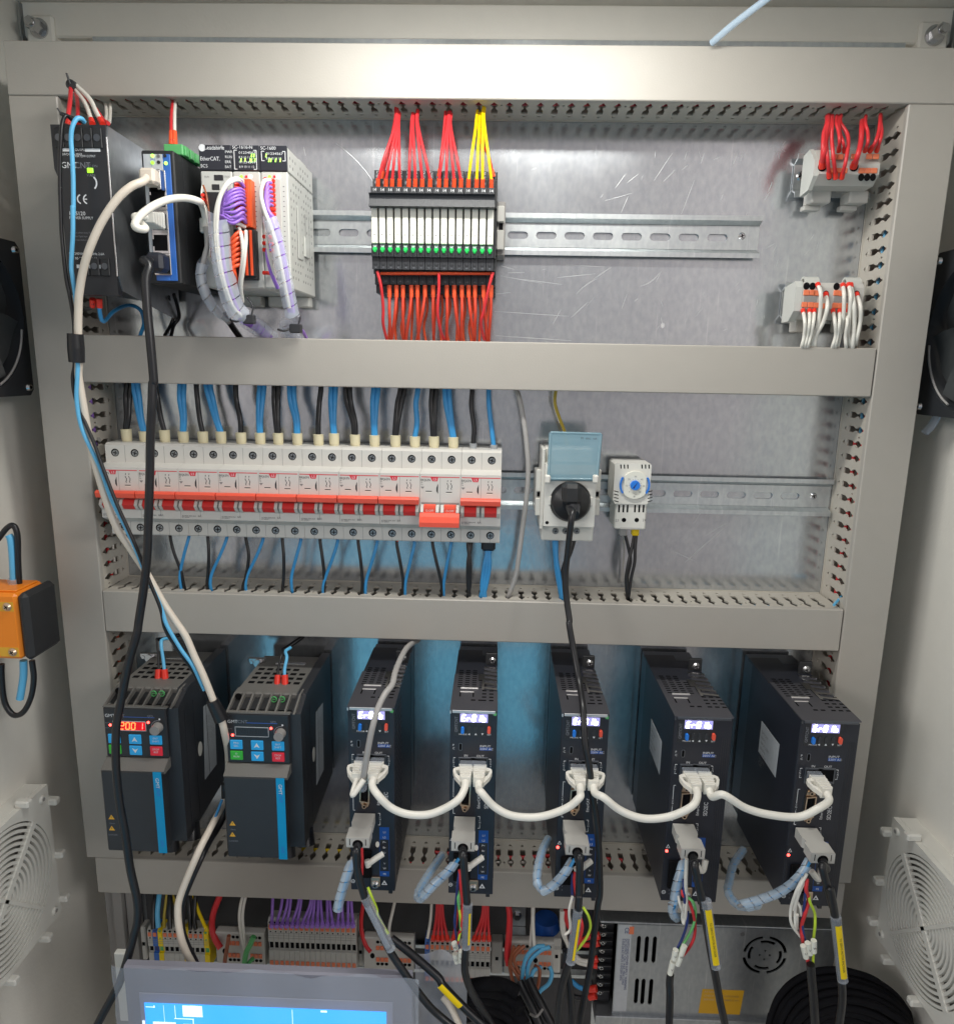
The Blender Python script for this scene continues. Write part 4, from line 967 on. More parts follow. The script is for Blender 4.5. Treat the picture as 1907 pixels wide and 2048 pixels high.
# ---------------- two terminal groups on short rails by the right trunking
def short_rail(label, u0, v0, u1, v1, x1):
    a_, c_ = at(u0, v0, 6), at(u1, v1, 6); return a_, c_
a_ = at(1590, 350, 6); zc = (at(1592, 306, 7).z + at(1592, 396, 7).z) / 2
rail('short galvanised rail under the red wired terminals at the upper right', a_.x, XRI - 1, zc, a_.x + 8, 0)
p = A(Y1, 318, 575, 5); 
t = thing('screw', 'round head screw on the short upper right rail', 'screw', (p.x, -2, p.z)); screw(t, p.x, 1.4, p.z, 4.5)
d = 42
def q(a, b_, dd=None): w = A(Y1, a, b_, dd or 46); return w.x, w.z
# upper group: sloped pale housing
xa, xb = q(445, 500)[0], q(905, 500)[0]
zt_, zb_ = q(700, 345)[1], q(650, 632)[1]
t = thing('terminal_block', 'pale grey terminal group with red wires in the upper right corner', 'terminal block', ((xa + xb) / 2, -7, zb_))
prof2 = [(26, zt_ - 3), (36, zt_ - 1), (48, zt_ - 14), (48, zb_ + 6), (40, zb_ - 1), (26, zb_ - 2)]
build('housing', MB().prism(prof2, xa, xb), 'grey_plastic', t)
build('end_cover', MB().prism([(22, zt_ - 2), (34, zt_), (46, zt_ - 12), (46, zb_ + 5), (38, zb_ - 4), (22, zb_ - 6)], xa - 3.4, xa - .1), 'pale_grey', t)
for a in (395, 680):
    X_, Z_ = q(a, 700, 20); build('rail_foot', MB().box(X_ - 2, X_ + 14, 8, 26, Z_ - 10, zb_ - 1, 1).box(X_ - 4, X_ + 10, 8, 16, Z_ - 14, Z_ - 10, .6), 'grey_plastic', t)
lev = [(815, 425), (860, 425), (770, 435)]
hole = MB()
for a, b_ in ((770, 590), (815, 590), (860, 590)):
    X_, Z_ = q(a, b_, 48); build('wire_entry', MB().disc(X_, 48, Z_, 2.4, .15, seg=14, rz=2.9), 'hole', t)
for a, b_ in ((772, 540), (820, 540), (868, 540), (830, 432), (882, 432), (545, 540), (595, 540), (640, 540), (560, 435), (610, 435), (715, 432)):
    X_, Z_ = q(a, b_, 48); build('release_lever', MB().box(X_ - 2.4, X_ + 2.4, 47.5, 49, Z_ - 2.0, Z_ + 2.0, .4), 'lever_orange', t)
for a, b_ in ((473, 510), (715, 510), (525, 590), (572, 590), (622, 590)):
    X_, Z_ = q(a, b_, 48); build('wire_entry', MB().disc(X_, 48, Z_, 3.6 if b_ < 550 else 2.2, .15, seg=14), 'hole', t)
rw = [((473, 505), [(485, 400), (495, 280), (515, 180)], 2.6), ((468, 495), [(478, 380), (485, 260), (508, 180)], 2.2), ((525, 585), [(515, 450), (505, 300), (540, 178)], 1.8), ((575, 590), [(560, 450), (545, 300), (548, 180)], 1.9), ((622, 590), [(650, 480), (672, 330), (660, 250), (612, 175)], 1.9), ((600, 385), [(605, 310), (595, 230), (580, 178)], 1.7), ((640, 390), [(635, 330), (612, 260), (600, 180)], 1.5), ((712, 505), [(745, 420), (768, 320), (775, 220)], 2.6), ((800, 385), [(822, 320), (820, 240), (803, 180)], 1.7), ((840, 385), [(880, 320), (905, 240), (915, 170)], 1.9), ((890, 385), [(915, 310), (928, 240), (920, 175)], 1.7)]
for i, (s_, mids, r) in enumerate(rw):
    pth = [A(Y1, *s_, 49)] + [A(Y1, a, b_, 58 - 4 * k) for k, (a, b_) in enumerate(mids)] + [A(Y1, mids[-1][0] + 3, mids[-1][1] - 60, 36)]
    wire(pth, r, 'wire_red', f'{nth(i)} red wire of the upper right terminal group' + (' counted from the left' if i else ''), 'red wires of the upper right terminals', ferr=True, fl=4, fr=r * 1.3)
# lower group: white wires
zc2 = (A(Y1, 210, 1400, 7).z + A(Y1, 180, 1700, 7).z) / 2
rail('short galvanised rail under the white wired terminals at the right', A(Y1, 180, 1500, 7).x, XRI - 1, zc2, A(Y1, 180, 1500, 7).x + 9)
p = A(Y1, 240, 1550, 3)
t = thing('screw', 'small screw on the short rail of the white wired terminals', 'screw', (p.x, -2, p.z)); screw(t, p.x, 1.4, p.z, 3.2)
xa, xb = q(262, 1520)[0], q(780, 1520)[0]; zt_, zb_ = q(500, 1395)[1], q(500, 1655)[1]
t = thing('terminal_block', 'pale grey terminal group with white wires above the middle trunking', 'terminal block', ((xa + xb) / 2, -7, zb_))
build('housing', MB().prism([(24, zt_ - 1), (44, zt_), (47, zt_ - 4), (47, zb_ + 6), (38, zb_ - 2), (24, zb_ - 2)], xa + 6, xb), 'grey_plastic', t)
build('end_cover', MB().prism([(22, zt_ - 2), (44, zt_ + 1), (46, zt_ - 4), (46, zb_ + 4), (36, zb_ - 4), (22, zb_ - 4)], xa, xa + 5.8), 'pale_grey', t)
for a in (300, 620):
    X_, Z_ = q(a, 1340, 30); 
    arc = MB(); arc.ring((0, 0), 4.5, 1.6, lambda aa, bb, w: (X_ + 3 + w, -(30 + aa), zt_ + 1 + bb), a0=-10, a1=190, seg=24, h=12)
    build('rail_hook', arc, 'pale_grey', t)
    X_, Z_ = q(a - 40, 1720, 20); build('rail_foot', MB().box(X_, X_ + 14, 8, 24, Z_ - 6, zb_, 1), 'grey_plastic', t)
for a, b_ in ((352, 1422), (398, 1424), (582, 1425), (500, 1485), (735, 1485)):
    X_, Z_ = q(a, b_, 47); build('wire_entry', MB().disc(X_, 47, Z_, 2.6, .15, seg=14, rz=3), 'hole', t)
for a, b_ in ((350, 1473), (396, 1473), (335, 1565), (382, 1567), (425, 1570), (470, 1575), (580, 1475), (620, 1478), (570, 1572), (612, 1574), (655, 1576), (425, 1476)):
    X_, Z_ = q(a, b_, 47); build('release_lever', MB().box(X_ - 2.3, X_ + 2.3, 46.5, 48, Z_ - 2.2, Z_ + 2.2, .4), 'lever_orange', t)
for a0_, a1_ in ((332, 432), (560, 680)):
    X_, Z_ = q(a0_, 1520, 47); X2_, _ = q(a1_, 1520, 47); build('marker_strip', MB().box(X_, X2_, 47, 47.4, Z_ - 2.6, Z_ + 2.6, .1), 'mid_grey', t)
ww = [((325, 1610), [(340, 1700), (335, 1800), (315, 1890)], 1.8), ((375, 1610), [(375, 1700), (360, 1800), (340, 1890)], 1.8), ((412, 1610), [(405, 1700), (385, 1800), (360, 1890)], 1.8), ((440, 1412), [(462, 1480), (458, 1600), (440, 1720), (390, 1890)], 2.1), ((500, 1485), [(512, 1580), (480, 1700), (425, 1800), (415, 1890)], 2.1),
      ((555, 1610), [(570, 1700), (575, 1800), (550, 1890)], 1.8), ((605, 1612), [(605, 1700), (590, 1800), (570, 1890)], 1.8), ((630, 1415), [(640, 1500), (635, 1650), (620, 1750), (590, 1890)], 2.0), ((655, 1615), [(665, 1700), (650, 1800), (655, 1890)], 1.8), ((675, 1412), [(690, 1500), (680, 1640), (672, 1780), (690, 1890)], 2.1), ((690, 1412), [(715, 1560), (718, 1700), (705, 1890)], 2.1), ((735, 1485), [(765, 1580), (762, 1700), (730, 1850)], 2.1)]
for i, (s_, mids, r) in enumerate(ww):
    pth = [A(Y1, *s_, 48)] + [A(Y1, a, b_, 57 - 3 * k) for k, (a, b_) in enumerate(mids)] + [A(Y1, mids[-1][0] - 3, mids[-1][1] + 50, 30)]
    wire(pth, r, 'wire_white', f'{nth(i)} white wire of the right terminal group' + (' counted from the left' if i else ''), 'white wires of the right terminals', ferr=True, fl=3, fr=r * 1.25)
# ================================================================= MIDDLE BAY: breakers, socket, thermostat
dT, dF = 46, 60
s0 = A(V5, 295, 310, dT).x; s19 = A(Y3, 1587, 712, dT).x; pp = (s19 - s0) / 19
zq = lambda y, dd: zz(Y3, 760, y, dd)
zTop, zScr, zLed = zq(618, dT), zq(695, dT), zq(770, dT)
zFT, zLine = zq(812, dF), zq(835, dF)
zB1, zB0 = zq(1005, 69), zq(1062, 69)
zC1, zC0 = zq(1055, dF), zq(1148, dF)
zFB = zq(1212, dF); zUT = zq(1232, dT); zBot = zq(1345, dT); zScr2 = zq(1285, dT)
def make_mcb(off=False):
    h = pp; cx = s0 + pp / 2
    a0, a1 = cx - h + .12, cx + h - .12
    t = thing('circuit_breaker', 'x', 'circuit breaker', (cx, -7, zBot), 'two pole breakers in a row')
    prof = [(8, zTop), (dT - 3, zTop), (dT, zTop - 2), (dT, zLed), (dF - 6, zLed - 1.2), (dF, zFT), (dF, zFB), (dF - 2, zFB - 1), (dT + 2, zUT), (dT, zUT - 1), (dT, zBot + 1), (dT - 1, zBot), (8, zBot)]
    build('body', MB().prism(prof, a0, a1), 'mcb', t)
    sm = MB()
    for k in (-1, 1): sm.box(cx + k * pp * .5 - .1, cx + k * pp * .5 + .1, dT, dT + .06, zBot, zUT - 1)
    sm.box(cx - .12, cx + .12, dT, dT + .07, zTop - 20, zTop - 2).box(cx - .12, cx + .12, dF, dF + .07, zFB + 3, zLine).box(cx - .12, cx + .12, dT, dT + .07, zBot, zUT - 1)
    build('seam', sm, 'print_grey', t)
    for k in (-.5, .5):
        for z_ in (zScr, zScr2):
            mb = MB().disc(cx + k * pp, dT, z_, 3.5, .12, 0, 20).disc(cx + k * pp + .25, dT + .12, z_ - .25, 2.7, .12, 1, 20)
            ang = random.uniform(0, 90); ca, sa = math.cos(math.radians(ang)), math.sin(math.radians(ang))
            for w in (0, 1):
                c, s_ = (ca, sa) if w == 0 else (-sa, ca); X_ = cx + k * pp + .25; Zc = z_ - .25
                mb.prism([(X_ + c * 2 - s_ * .35, Zc + s_ * 2 + c * .35), (X_ - c * 2 - s_ * .35, Zc - s_ * 2 + c * .35), (X_ - c * 2 + s_ * .35, Zc - s_ * 2 - c * .35), (X_ + c * 2 + s_ * .35, Zc + s_ * 2 - c * .35)], dT + .24, dT + .3 + w * .02, 'd', 0)
            build('terminal_screw', mb, ['hole', 'steel_dull'], t)
    # toggles
    for k in (-.5, .5):
        X_ = cx + k * pp
        for sg in (-1, 1):
            pr = [(dF - 1, zC1 + 1), (dF + 3, zC1 - 1), (dF + 5.5, (zC1 + zC0) / 2), (dF + 3, zC0 + 2), (dF - 1, zC0 - 1)]
            build('toggle_guard', MB().prism(pr, X_ + sg * 5.4, X_ + sg * 8.0), 'mcb', t)
        pr = [(dF - 1, zC1), (dF + 2.6, zC1 - 1), (dF + 5, (zC1 + zC0) / 2), (dF + 2.6, zC0 + 1.5), (dF - 1, zC0)]
        if not off:
            tg = MB().prism(pr, X_ - 5.2, X_ + 5.2)
            build('toggle', tg, 'mcb_deepred', t)
            lt = MB().text('I-ON', X_, zC0 + 2.6, 1.7, 0, al='c', fn=lambda a, b_, e: (a, -(dF + 4.0 - (zC0 + 6 - b_) * .25), b_))
            build('lettering', lt, 'lever_orange', t)
        else:
            pr2 = [(dF - 1, zC1 + 1), (dF + 3.6, zC1), (dF + 4, (zC1 + zC0) / 2 + 3), (dF + 3.6, zC0 + 4), (dF - 1, zC0 + 2)]
            build('toggle', MB().prism(pr2, X_ - 5.2, X_ + 5.2), 'mcb_red', t)
            build('lettering', MB().text('O-OFF', X_, zC1 - 5.2, 1.9, dF + 4.15, al='c', sq=.9), 'wire_white', t)
    if not off:
        pr = [(dF + .5, zB1 - 1), (dF + 6, zB1 + .6), (dF + 8.5, zB1), (dF + 9.5, zB1 - 1.5), (dF + 8.6, zB0 + 1), (dF + 6.5, zB0), (dF + .5, zB0 + 1)]
        build('toggle_bar', MB().prism(pr, a0 + .3, a1 - .3), 'mcb_red', t)
    else:
        y1, y0 = zq(1150, 69), zq(1228, 69)
        pr = [(dF + .5, y1 + 1), (dF + 5, y1 + 3), (dF + 8.5, y1), (dF + 10.5, y0 + 4), (dF + 10, y0), (dF + 7, y0 - .6), (dF + 1, y1 - 4)]
        build('toggle_bar', MB().prism(pr, a0 + .3, a1 - .3), 'mcb_red', t)
        build('recess', MB().box(a0 + 1, a1 - 1, dF, dF + .2, zC1 + .4, zC1 + 2.4, 0), 'mid_grey', t)
    e = dF + .1
    build('front_label', MB().box(a0 + .8, a1 - .8, dF, dF + .08, zLine - .35, zLine + .35), 'print_red', t)
    f0 = s0 + pp * 14 - cx + cx  # first pole of the reference breaker
    fx = lambda a: cx + (A(Y3, a, 900, dF).x - (A(Y3, 710, 900, dF).x + A(Y3, 1022, 900, dF).x) / 2)
    lt = MB()
    b0, b1 = fx(790), fx(850)
    lt.prism([(b0, zLine - .3), (b1, zLine - .3), (b1 - .8, zq(868, dF)), (b0 + 1.6, zq(868, dF))], dF, e, 'd', 0)
    lt.text('LS', (b0 + b1) / 2 + .3, zq(865, dF) + .5, 2.0, e + .04, mi=1, al='c', sq=1.15)
    lt.text('BKJ63N', fx(712), zq(868, dF), 2.1, e, mi=2, sq=.9).text('2P', fx(712), zq(884, dF), 1.2, e, mi=2).text('C6', fx(712), zq(900, dF), 1.1, e, mi=2)
    lt.prism([(fx(712), zq(912, dF)), (fx(742), zq(912, dF)), (fx(727), zq(930, dF))], dF, e, 'd', 3)
    lt.prism([(fx(836), zq(918, dF)), (fx(849), zq(885, dF)), (fx(849), zq(966, dF)), (fx(836), zq(945, dF))], dF, e, 'd', 2)
    lt.box(fx(752), fx(800), dF, e, zq(951, dF), zq(944, dF), 0, 2).box(fx(912), fx(958), dF, e, zq(956, dF), zq(949, dF), 0, 2)
    for sx in (922, 950):
        for (ya, yb, off_) in ((858, 870, 0), (880, 896, -5), (896, 918, 5), (918, 932, -3)):
            lt.prism([(fx(sx + off_), zq(ya, dF)), (fx(sx + off_ + 5), zq(ya, dF)), (fx(sx + off_ + 10 if off_ < 0 else sx + off_ + 3), zq(yb, dF)), (fx(sx + off_ + 5 if off_ < 0 else sx + off_ - 2), zq(yb, dF))], dF, e, 'd', 2)
    lt.text('AC400V 50Hz 6kA', fx(718), zq(1190, dF), 1.1, e, mi=2).text('IEC 60898-1', fx(718), zq(1200, dF), .9, e, mi=2, sq=1.1)
    build('lettering', lt, ['print_red', 'print_white', 'print_black', 'print_grey'], t)
    build('window_frame', MB().box(fx(752), fx(800), dF, dF + .06, zq(959, dF), zq(951, dF)).box(fx(912), fx(958), dF, dF + .06, zq(964, dF), zq(956, dF)), 'relay_white', t)
    return t
on = make_mcb(); onx = make_mcb(True)
amps = ['6A', '10A', '6A', '6A', '6A', '10A', '10A', '6A', '6A', '6A']
for i in range(10):
    if i == 8: lab = 'the only breaker switched off, its orange red bar pushed down'
    elif i == 0: lab = 'leftmost breaker of the row, partly behind the hanging cables'
    elif i == 9: lab = 'rightmost breaker of the row, red bar up'
    else: lab = f'{nth(i)} breaker from the left, red bar up'
    src = onx if i == 8 else on
    dlt = (pp * 2 * i, 0, 0)
    if i == 8:
        onx.location.x += pp * 2 * 8 * .001; onx['_abs'] = tuple(Vector(onx['_abs']) + Vector(dlt)); onx['label'] = lab; t = onx
    elif i == 0: on['label'] = lab; t = on
    else: t = dup(on, dlt, lab)
    if i != 8:
        cx = s0 + pp / 2 + pp * 2 * i
        build('rating', MB().text(amps[i], cx - 2.4, zq(1192, dF), 1.9, dF + .1, sq=1.0), 'print_grey', t)
# MCB wires: top
bt = [('b', Y2, 405, 470, 430, 118, 2), ('u', Y2, 548, 488, 482, 112, 2), ('b', Y2, 710, 478, 640, 118, 1), ('u', Y2, 858, 490, 850, 125, 2), ('b', Y2, 1014, 490, 965, 135, 1), ('u', Y2, 1158, 490, 1060, 130, 2), ('b', Y2, 1318, 498, 1278, 140, 1), ('u', Y2, 1470, 500, 1485, 140, 2), ('b', Y2, 1613, 502, 1600, 140, 2),
      ('u', Y3, 55, 500, 12, 142, 2), ('b', Y3, 222, 508, 243, 150, 1), ('u', Y3, 345, 500, 340, 150, 2), ('b', Y3, 510, 510, 452, 150, 2), ('u', Y3, 664, 515, 675, 150, 2), ('b', Y3, 828, 516, 885, 155, 2), ('u', Y3, 982, 525, 1005, 155, 1), ('b', Y3, 1132, 525, 1135, 155, 2), ('u', Y3, 1285, 530, 1235, 155, 2), ('g', Y3, 1440, 580, 1433, 160, 1), ('h', Y3, 1603, 590, 1563, 160, 1)]
for i, (c, f, bx_, by_, tx, ty, n) in enumerate(bt):
    side = 'black' if c in 'bg' else 'blue'
    base = A(f, bx_, by_, 30); zb_ = zTop - 1.5
    gre = c in 'gh'
    k = i
    t = thing('cable_boot', ('grey' if gre else 'cream') + f' boot on the {side} lead at the {nth(i) + " from the left" if i else "leftmost position"} above the breakers', 'cable boot', (base.x, -30, zb_), 'boots above the breakers')
    rr = 3.4 if gre else 4.7
    w_ = MB().cyl((base.x + .3, -30, zb_), (base.x, -30, base.z), rr * .86, rr, 16)
    if not gre: w_ = MB().cyl((base.x + .4, -30, zb_), (base.x + .2, -30, zb_ + 3), rr * .8, rr * .95, 16, caps=True).cyl((base.x + .2, -30, zb_ + 3), (base.x, -30, base.z), rr * .95, rr, 16)
    build('sleeve', w_, 'boot_grey' if gre else 'boot_cream', t)
    build('rim', MB().cyl((base.x, -30, base.z - .1), (base.x, -30, base.z + .25), rr * 1.02, rr * .8, 16), 'boot_grey' if gre else 'boot_cream', t)
    tp = A(f, tx, ty, 26)
    for j in range(n):
        r = 2.9 if n == 2 else 3.0
        if gre: r = 2.7
        o_ = (j - .5) * 4.0 if n == 2 else 0
        m1 = base.lerp(tp, .3) + Vector((o_ * .5 + (1.2 if i % 3 == 0 else -.5), -1, 0)); m2 = base.lerp(tp, .7) + Vector((o_ * .9 - 1, 1.0, 0))
        lab = f'{side} lead rising from the {nth(i) + " boot from the left" if i else "leftmost boot"} above the breakers'
        if n == 2: lab = ('left ' if j == 0 else 'right ') + lab
        wire([base + Vector((o_ * .35, 0, -1)), m1, m2, tp + Vector((o_, 0, 0)), tp + Vector((o_ - .5, 4, 14))], r, 'cable_black' if side == 'black' else 'wire_blue', lab, 'leads rising from the breakers')
# MCB wires: bottom
bb = [('b', Y2, 755, 1305, 860, 1685), ('u', Y2, 905, 1308, 838, 1700), ('b', Y2, 1055, 1310, 1050, 1700), ('u', Y2, 1207, 1315, 1075, 1700), ('b', Y2, 1358, 1325, 1335, 1725), ('u', Y2, 1492, 1335, 1355, 1715), ('b', Y2, 1648, 1330, 1650, 1750), ('u', Y3, 82, 1335, 10, 1700), ('b', Y3, 236, 1335, 268, 1725), ('u', Y3, 372, 1340, 258, 1745), ('b', Y3, 536, 1340, 566, 1760), ('u', Y3, 684, 1345, 592, 1740), ('b', Y3, 840, 1355, 890, 1745), ('u', Y3, 978, 1355, 905, 1750), ('b', Y3, 1122, 1355, 1196, 1775), ('u', Y3, 1266, 1358, 1208, 1760), ('b', Y3, 1402, 1370, 1400, 1785), ('b', Y3, 1422, 1370, 1412, 1785), ('u', Y3, 1545, 1395, 1500, 1780), ('u', Y3, 1555, 1395, 1512, 1785), ('u', Y3, 1565, 1395, 1522, 1785), ('u', Y3, 1578, 1395, 1535, 1780)]
nb = {'b': 0, 'u': 0}
for i, (c, f, ax_, ay_, bx_, by_) in enumerate(bb):
    a_ = A(f, ax_, ay_, 36); b_ = A(f, bx_, by_, 38)
    side = 'black' if c == 'b' else 'blue'; k = nb[c]; nb[c] += 1
    bow = (4 if c == 'b' else -3) if i < 16 else (-4 if i % 2 else 4)
    if i in (4,): bow = 8
    m1 = a_.lerp(b_, .35) + Vector((bow * .5 - (b_.x - a_.x) * .15, -3, 0)); m2 = a_.lerp(b_, .75) + Vector((bow * .4, -2, 0))
    wire([a_ + Vector((0, 2, 5)), a_ + Vector((0, 0, -2)), m1, m2, b_, b_ + Vector((0, 3, -10))], 1.9 if i < 16 else 2.2, 'cable_black' if side == 'black' else 'wire_blue', f'{nth(k)} {side} wire below the breakers' + (' counted from the left' if k else ''), 'wires below the breakers', ferr=i < 16, fl=5, fr=1.9, fm='ferrule_red' if i % 2 == 0 and i > 2 else 'wire_darkblue')
p = A(Y3, 1560, 1385, 36)
o = build('heat_shrink_sleeve', MB().box(p.x - 6.5, p.x + 6.5, 31, 41, p.z - 4, p.z + 6, 2), 'cable_black', loc=p); tag(o, 'short black sleeve on the blue wires under the rightmost breaker', 'sleeve')
# end clamp left of the breakers
p = A(V5, 70, 300, 30)
t = thing('rail_clamp', 'pale end clamp left of the leftmost breaker, half behind the cables', 'rail clamp', (p.x, -8, zr2 - 18))
build('body', MB().box(p.x - 2, s0 - pp / 2 - .6, 8, 36, zr2 - 20, zr2 + 20, 2), 'grey_plastic', t)
build('clamp_screw', MB().disc(p.x + 3, 36, p.z + 10, 2.5, .4), 'steel', t)
# grey cable from the middle to the third trunking
lead('loose grey cable running down between the breakers and the socket', 'wire_grey', 2.7, P(Y4, (110, 120, 30), (150, 220, 34), (185, 400, 36), (212, 620, 38), (222, 800, 39), (210, 1000, 39), (178, 1250, 38), (148, 1480, 38), (122, 1640, 38), (70, 1790, 36), (50, 1850, 30)), 'network_cable', 'cable')
lead('yellow green earth wire dropping behind the blue socket lid', 'wire_gold', 1.7, P(Y4, (445, 140, 26), (435, 260, 26), (470, 380, 26), (515, 500, 26), (530, 600, 26)), 'wire', 'wire')
wire(P(Y4, (418, 150, 18), (425, 280, 14), (470, 420, 12)), .8, 'wire_white', 'thin white wire behind the earth wire at the socket')

# ---------------- socket with a blue lid
d = 64
def w4(a, b_, dd=64): q = A(Y4, a, b_, dd); return q.x, q.z
x0, z1 = w4(355, 880); x1, z0 = w4(745, 1250)
t = thing('socket_outlet', 'pale rail mounted mains socket with a raised blue lid', 'socket', ((x0 + x1) / 2, -7, z0 - 20))
plugc = w4(558, 1048); R_ = 17.8
b = MB(); outer = [(x0, z0), (x1, z0), (x1, z1 + 14), (x0, z1 + 14)]
circ = [(plugc[0] + R_ * math.cos(a), plugc[1] + R_ * math.sin(a)) for a in [i * math.pi / 18 for i in range(36)]]
b.wall_holes(outer, [circ], lambda a, c, q: (a, -(d - q), c), 22)
build('front_frame', b, 'white_plastic', t)
build('body', MB().box(x0 + 1, x1 - 1, 8, d - 22.2, z0 - 16, z1 + 26, 1.5), 'white_plastic', t)
X0_, Z0_ = w4(325, 1355, 46); X1_, _ = w4(735, 1355, 46)
build('terminal_cover', MB().box(X0_, X1_, 8, 46, Z0_, z0 + 6, 1), 'white_plastic', t)
build('side_shell', MB().box(x0 - 2.2, x0 + .8, 10, 52, z0 - 6, z1 + 26, .8), 'white_plastic', t)
for a in (438, 518, 606):
    X_, Z_ = w4(a, 1280, 46); screw(t, X_, 46, Z_ + 0, 2.9, 'steel_dull', a)
X_, Z_ = w4(372, 1214); build('hole', MB().disc(X_, d, Z_, 1.5, .08), 'hole', t)
# lid, standing up on its hinge
lt_, lb = 58, 67
def lp(a, b_, dd): q = A(Y4, a, b_, dd); return q
c4 = [lp(385, 868, lb), lp(768, 872, lb), lp(802, 512, lt_), lp(400, 500, lt_)]
lid = MB(); th = Vector((0, 2.2, .4))
lid.add(c4 + [p_ + th for p_ in c4], [(0, 1, 2, 3), (4, 5, 6, 7), (0, 1, 5, 4), (1, 2, 6, 5), (2, 3, 7, 6), (3, 0, 4, 7)])
for i_, j_ in ((0, 3), (1, 2), (3, 2), (0, 1)):
    lid.cyl(c4[i_] + Vector((0, 1, 0)), c4[j_] + Vector((0, 1, 0)), 1.5, seg=8)
build('lid', lid, 'lid_blue', t)
lt2 = MB()
p_ = lp(640, 550, 60)
lt2.text('M', p_.x, p_.z, 1.8, -p_.y + .6).text('EPIC', p_.x + 4.2, p_.z, 1.4, -p_.y + .6, sq=1.1).text('16A', p_.x + 10, p_.z, 1.4, -p_.y + .6, sq=1.1)
build('lid_marks', lt2, 'print_black', t)
kn = MB()
for a in (375, 755):
    q_ = lp(a, 860, 66); kn.box(q_.x - 2.4, q_.x + 2.4, 60, 70, q_.z - 4, q_.z + 3, 1)
build('hinge', kn, 'white_plastic', t)
for a0_, a1_, s_ in ((285, 338, 'left'), (752, 790, 'right')):
    X0_, Z1_ = w4(a0_, 790, 40); X1_, Z0_ = w4(a1_, 1160, 40)
    c = thing('rail_clamp', f'pale grey end clamp on the {s_} side of the socket', 'rail clamp', ((X0_ + X1_) / 2, -8, Z0_))
    build('body', MB().box(X0_, X1_, 8, 36, Z0_ + 3, Z1_ - 2, 1), 'grey_plastic', c)
    build('jaw', MB().box(X0_ + .5, X1_ - .5, 36, 40, (Z0_ + Z1_) / 2 + 1, Z1_, .8), 'white_plastic', c)
    build('jaw', MB().box(X0_ + .5, X1_ - .5, 36, 40, Z0_, (Z0_ + Z1_) / 2 - 5, .8), 'white_plastic', c)
    build('screw_slot', MB().box((X0_ + X1_) / 2 - 1.8, (X0_ + X1_) / 2 + 1.8, 36, 37, (Z0_ + Z1_) / 2 - 4, (Z0_ + Z1_) / 2, .2), 'hole', c)
# plug and its cord
c = thing('power_plug', 'round black mains plug pushed into the blue lidded socket', 'plug', (plugc[0], -66, plugc[1]))
b = MB()
rings = [(17.2, 50), (17.2, 66), (15.5, 69), (11, 72), (8, 74)]
for k in range(len(rings) - 1):
    b.cyl((plugc[0], -rings[k][1], plugc[1]), (plugc[0], -rings[k + 1][1], plugc[1]), rings[k][0], rings[k + 1][0], 32, caps=(k == 3))
build('body', b, 'cable_black', c)
for sg in (-1, 1): build('key_notch', MB().box(plugc[0] + sg * 17.6 - 1.3, plugc[0] + sg * 17.6 + 1.3, 52, d + .6, plugc[1] - 3, plugc[1] + 4.5, .3), 'white_plastic' if sg else 'black', c)
g1, g0 = w4(500, 905, 82), w4(635, 1100, 82)
build('grip', MB().box(g1[0], g0[0], 66, 86, g0[1] + 3, g1[1], 3.2), 'black_soft', c)
build('strain_relief', MB().cyl((plugc[0] + .5, -80, w4(565, 1105, 88)[1]), (plugc[0] + .5, -92, w4(565, 1120, 90)[1] - 3), 6.2, 4.2, 18), 'black', c)
cord = P(Y4, (565, 1108, 88), (578, 1122, 95), (568, 1180, 99), (552, 1300, 98), (536, 1450, 96), (520, 1600, 95), (518, 1720, 96), (530, 1850, 98), (550, 1988, 102)) + P(X5, (277, 40, 104), (310, 230, 110), (345, 430, 122), (375, 640, 146), (385, 850, 156), (415, 1020, 160), (440, 1220, 162), (468, 1430, 163), (485, 1600, 164), (492, 1780, 165), (494, 1940, 166)) + P(W3, (1735, 150, 167), (1700, 420, 168), (1660, 740, 170), (1590, 1100, 172), (1540, 1400, 174))
lead('black mains cord hanging from the socket plug over the third servo drive', 'cable_black', 3.2, cord, 'mains_cable', 'cable')
wire(P(Y4, (430, 1350, 34), (440, 1480, 36), (455, 1620, 38), (490, 1820, 36), (492, 1880, 28)), 2.9, 'wire_blue', 'left blue wire below the mains socket', 'blue wires below the socket')
wire(P(Y4, (445, 1350, 34), (448, 1500, 38), (470, 1640, 40), (500, 1830, 38), (500, 1890, 28)), 2.4, 'wire_blue', 'right blue wire below the mains socket', 'blue wires below the socket')
wire(P(Y4, (585, 1350, 34), (555, 1450, 36), (510, 1560, 38), (488, 1700, 38), (500, 1850, 32)), 2.9, 'cable_black', 'black wire below the mains socket behind the cord')

# ---------------- thermostat
d = 42
def th_(a, b_, dd=42): q = A(Y4, a, b_, dd); return q.x, q.z
x0 = th_(912, 745)[0]; x1 = th_(1205, 745)[0]; z1 = th_(1060, 742)[1]; z0 = th_(1040, 1272)[1]
t = thing('thermostat', 'small white cabinet thermostat with a round dial and a blue knob', 'thermostat', ((x0 + x1) / 2, -8, z0))
zw = th_(1060, 1050)[1]; xl, xr = th_(915, 1150)[0], th_(1165, 1150)[0]
b = MB()
b.prism([(x0, z1 - 1.5), (x0 + 1.5, z1), (x1 - 1.5, z1), (x1, z1 - 1.5), (x1, zw + 1), (x1 - 2, zw - 2), (x0 + 2, zw - 2), (x0, zw + 1)], 9, d, 'd')
b.box(xl, xr, 9, d - 1.5, z0, zw, 1.2)
build('housing', b, 'white_plastic', t)
nt_ = MB(); cxm = (xl + xr) / 2
nt_.box(cxm - 9, cxm + 9, d - 6, d - 1.45, z0 - .05, z0 + 2.2, .4)
build('cut_out', nt_, 'grey_plastic', t)
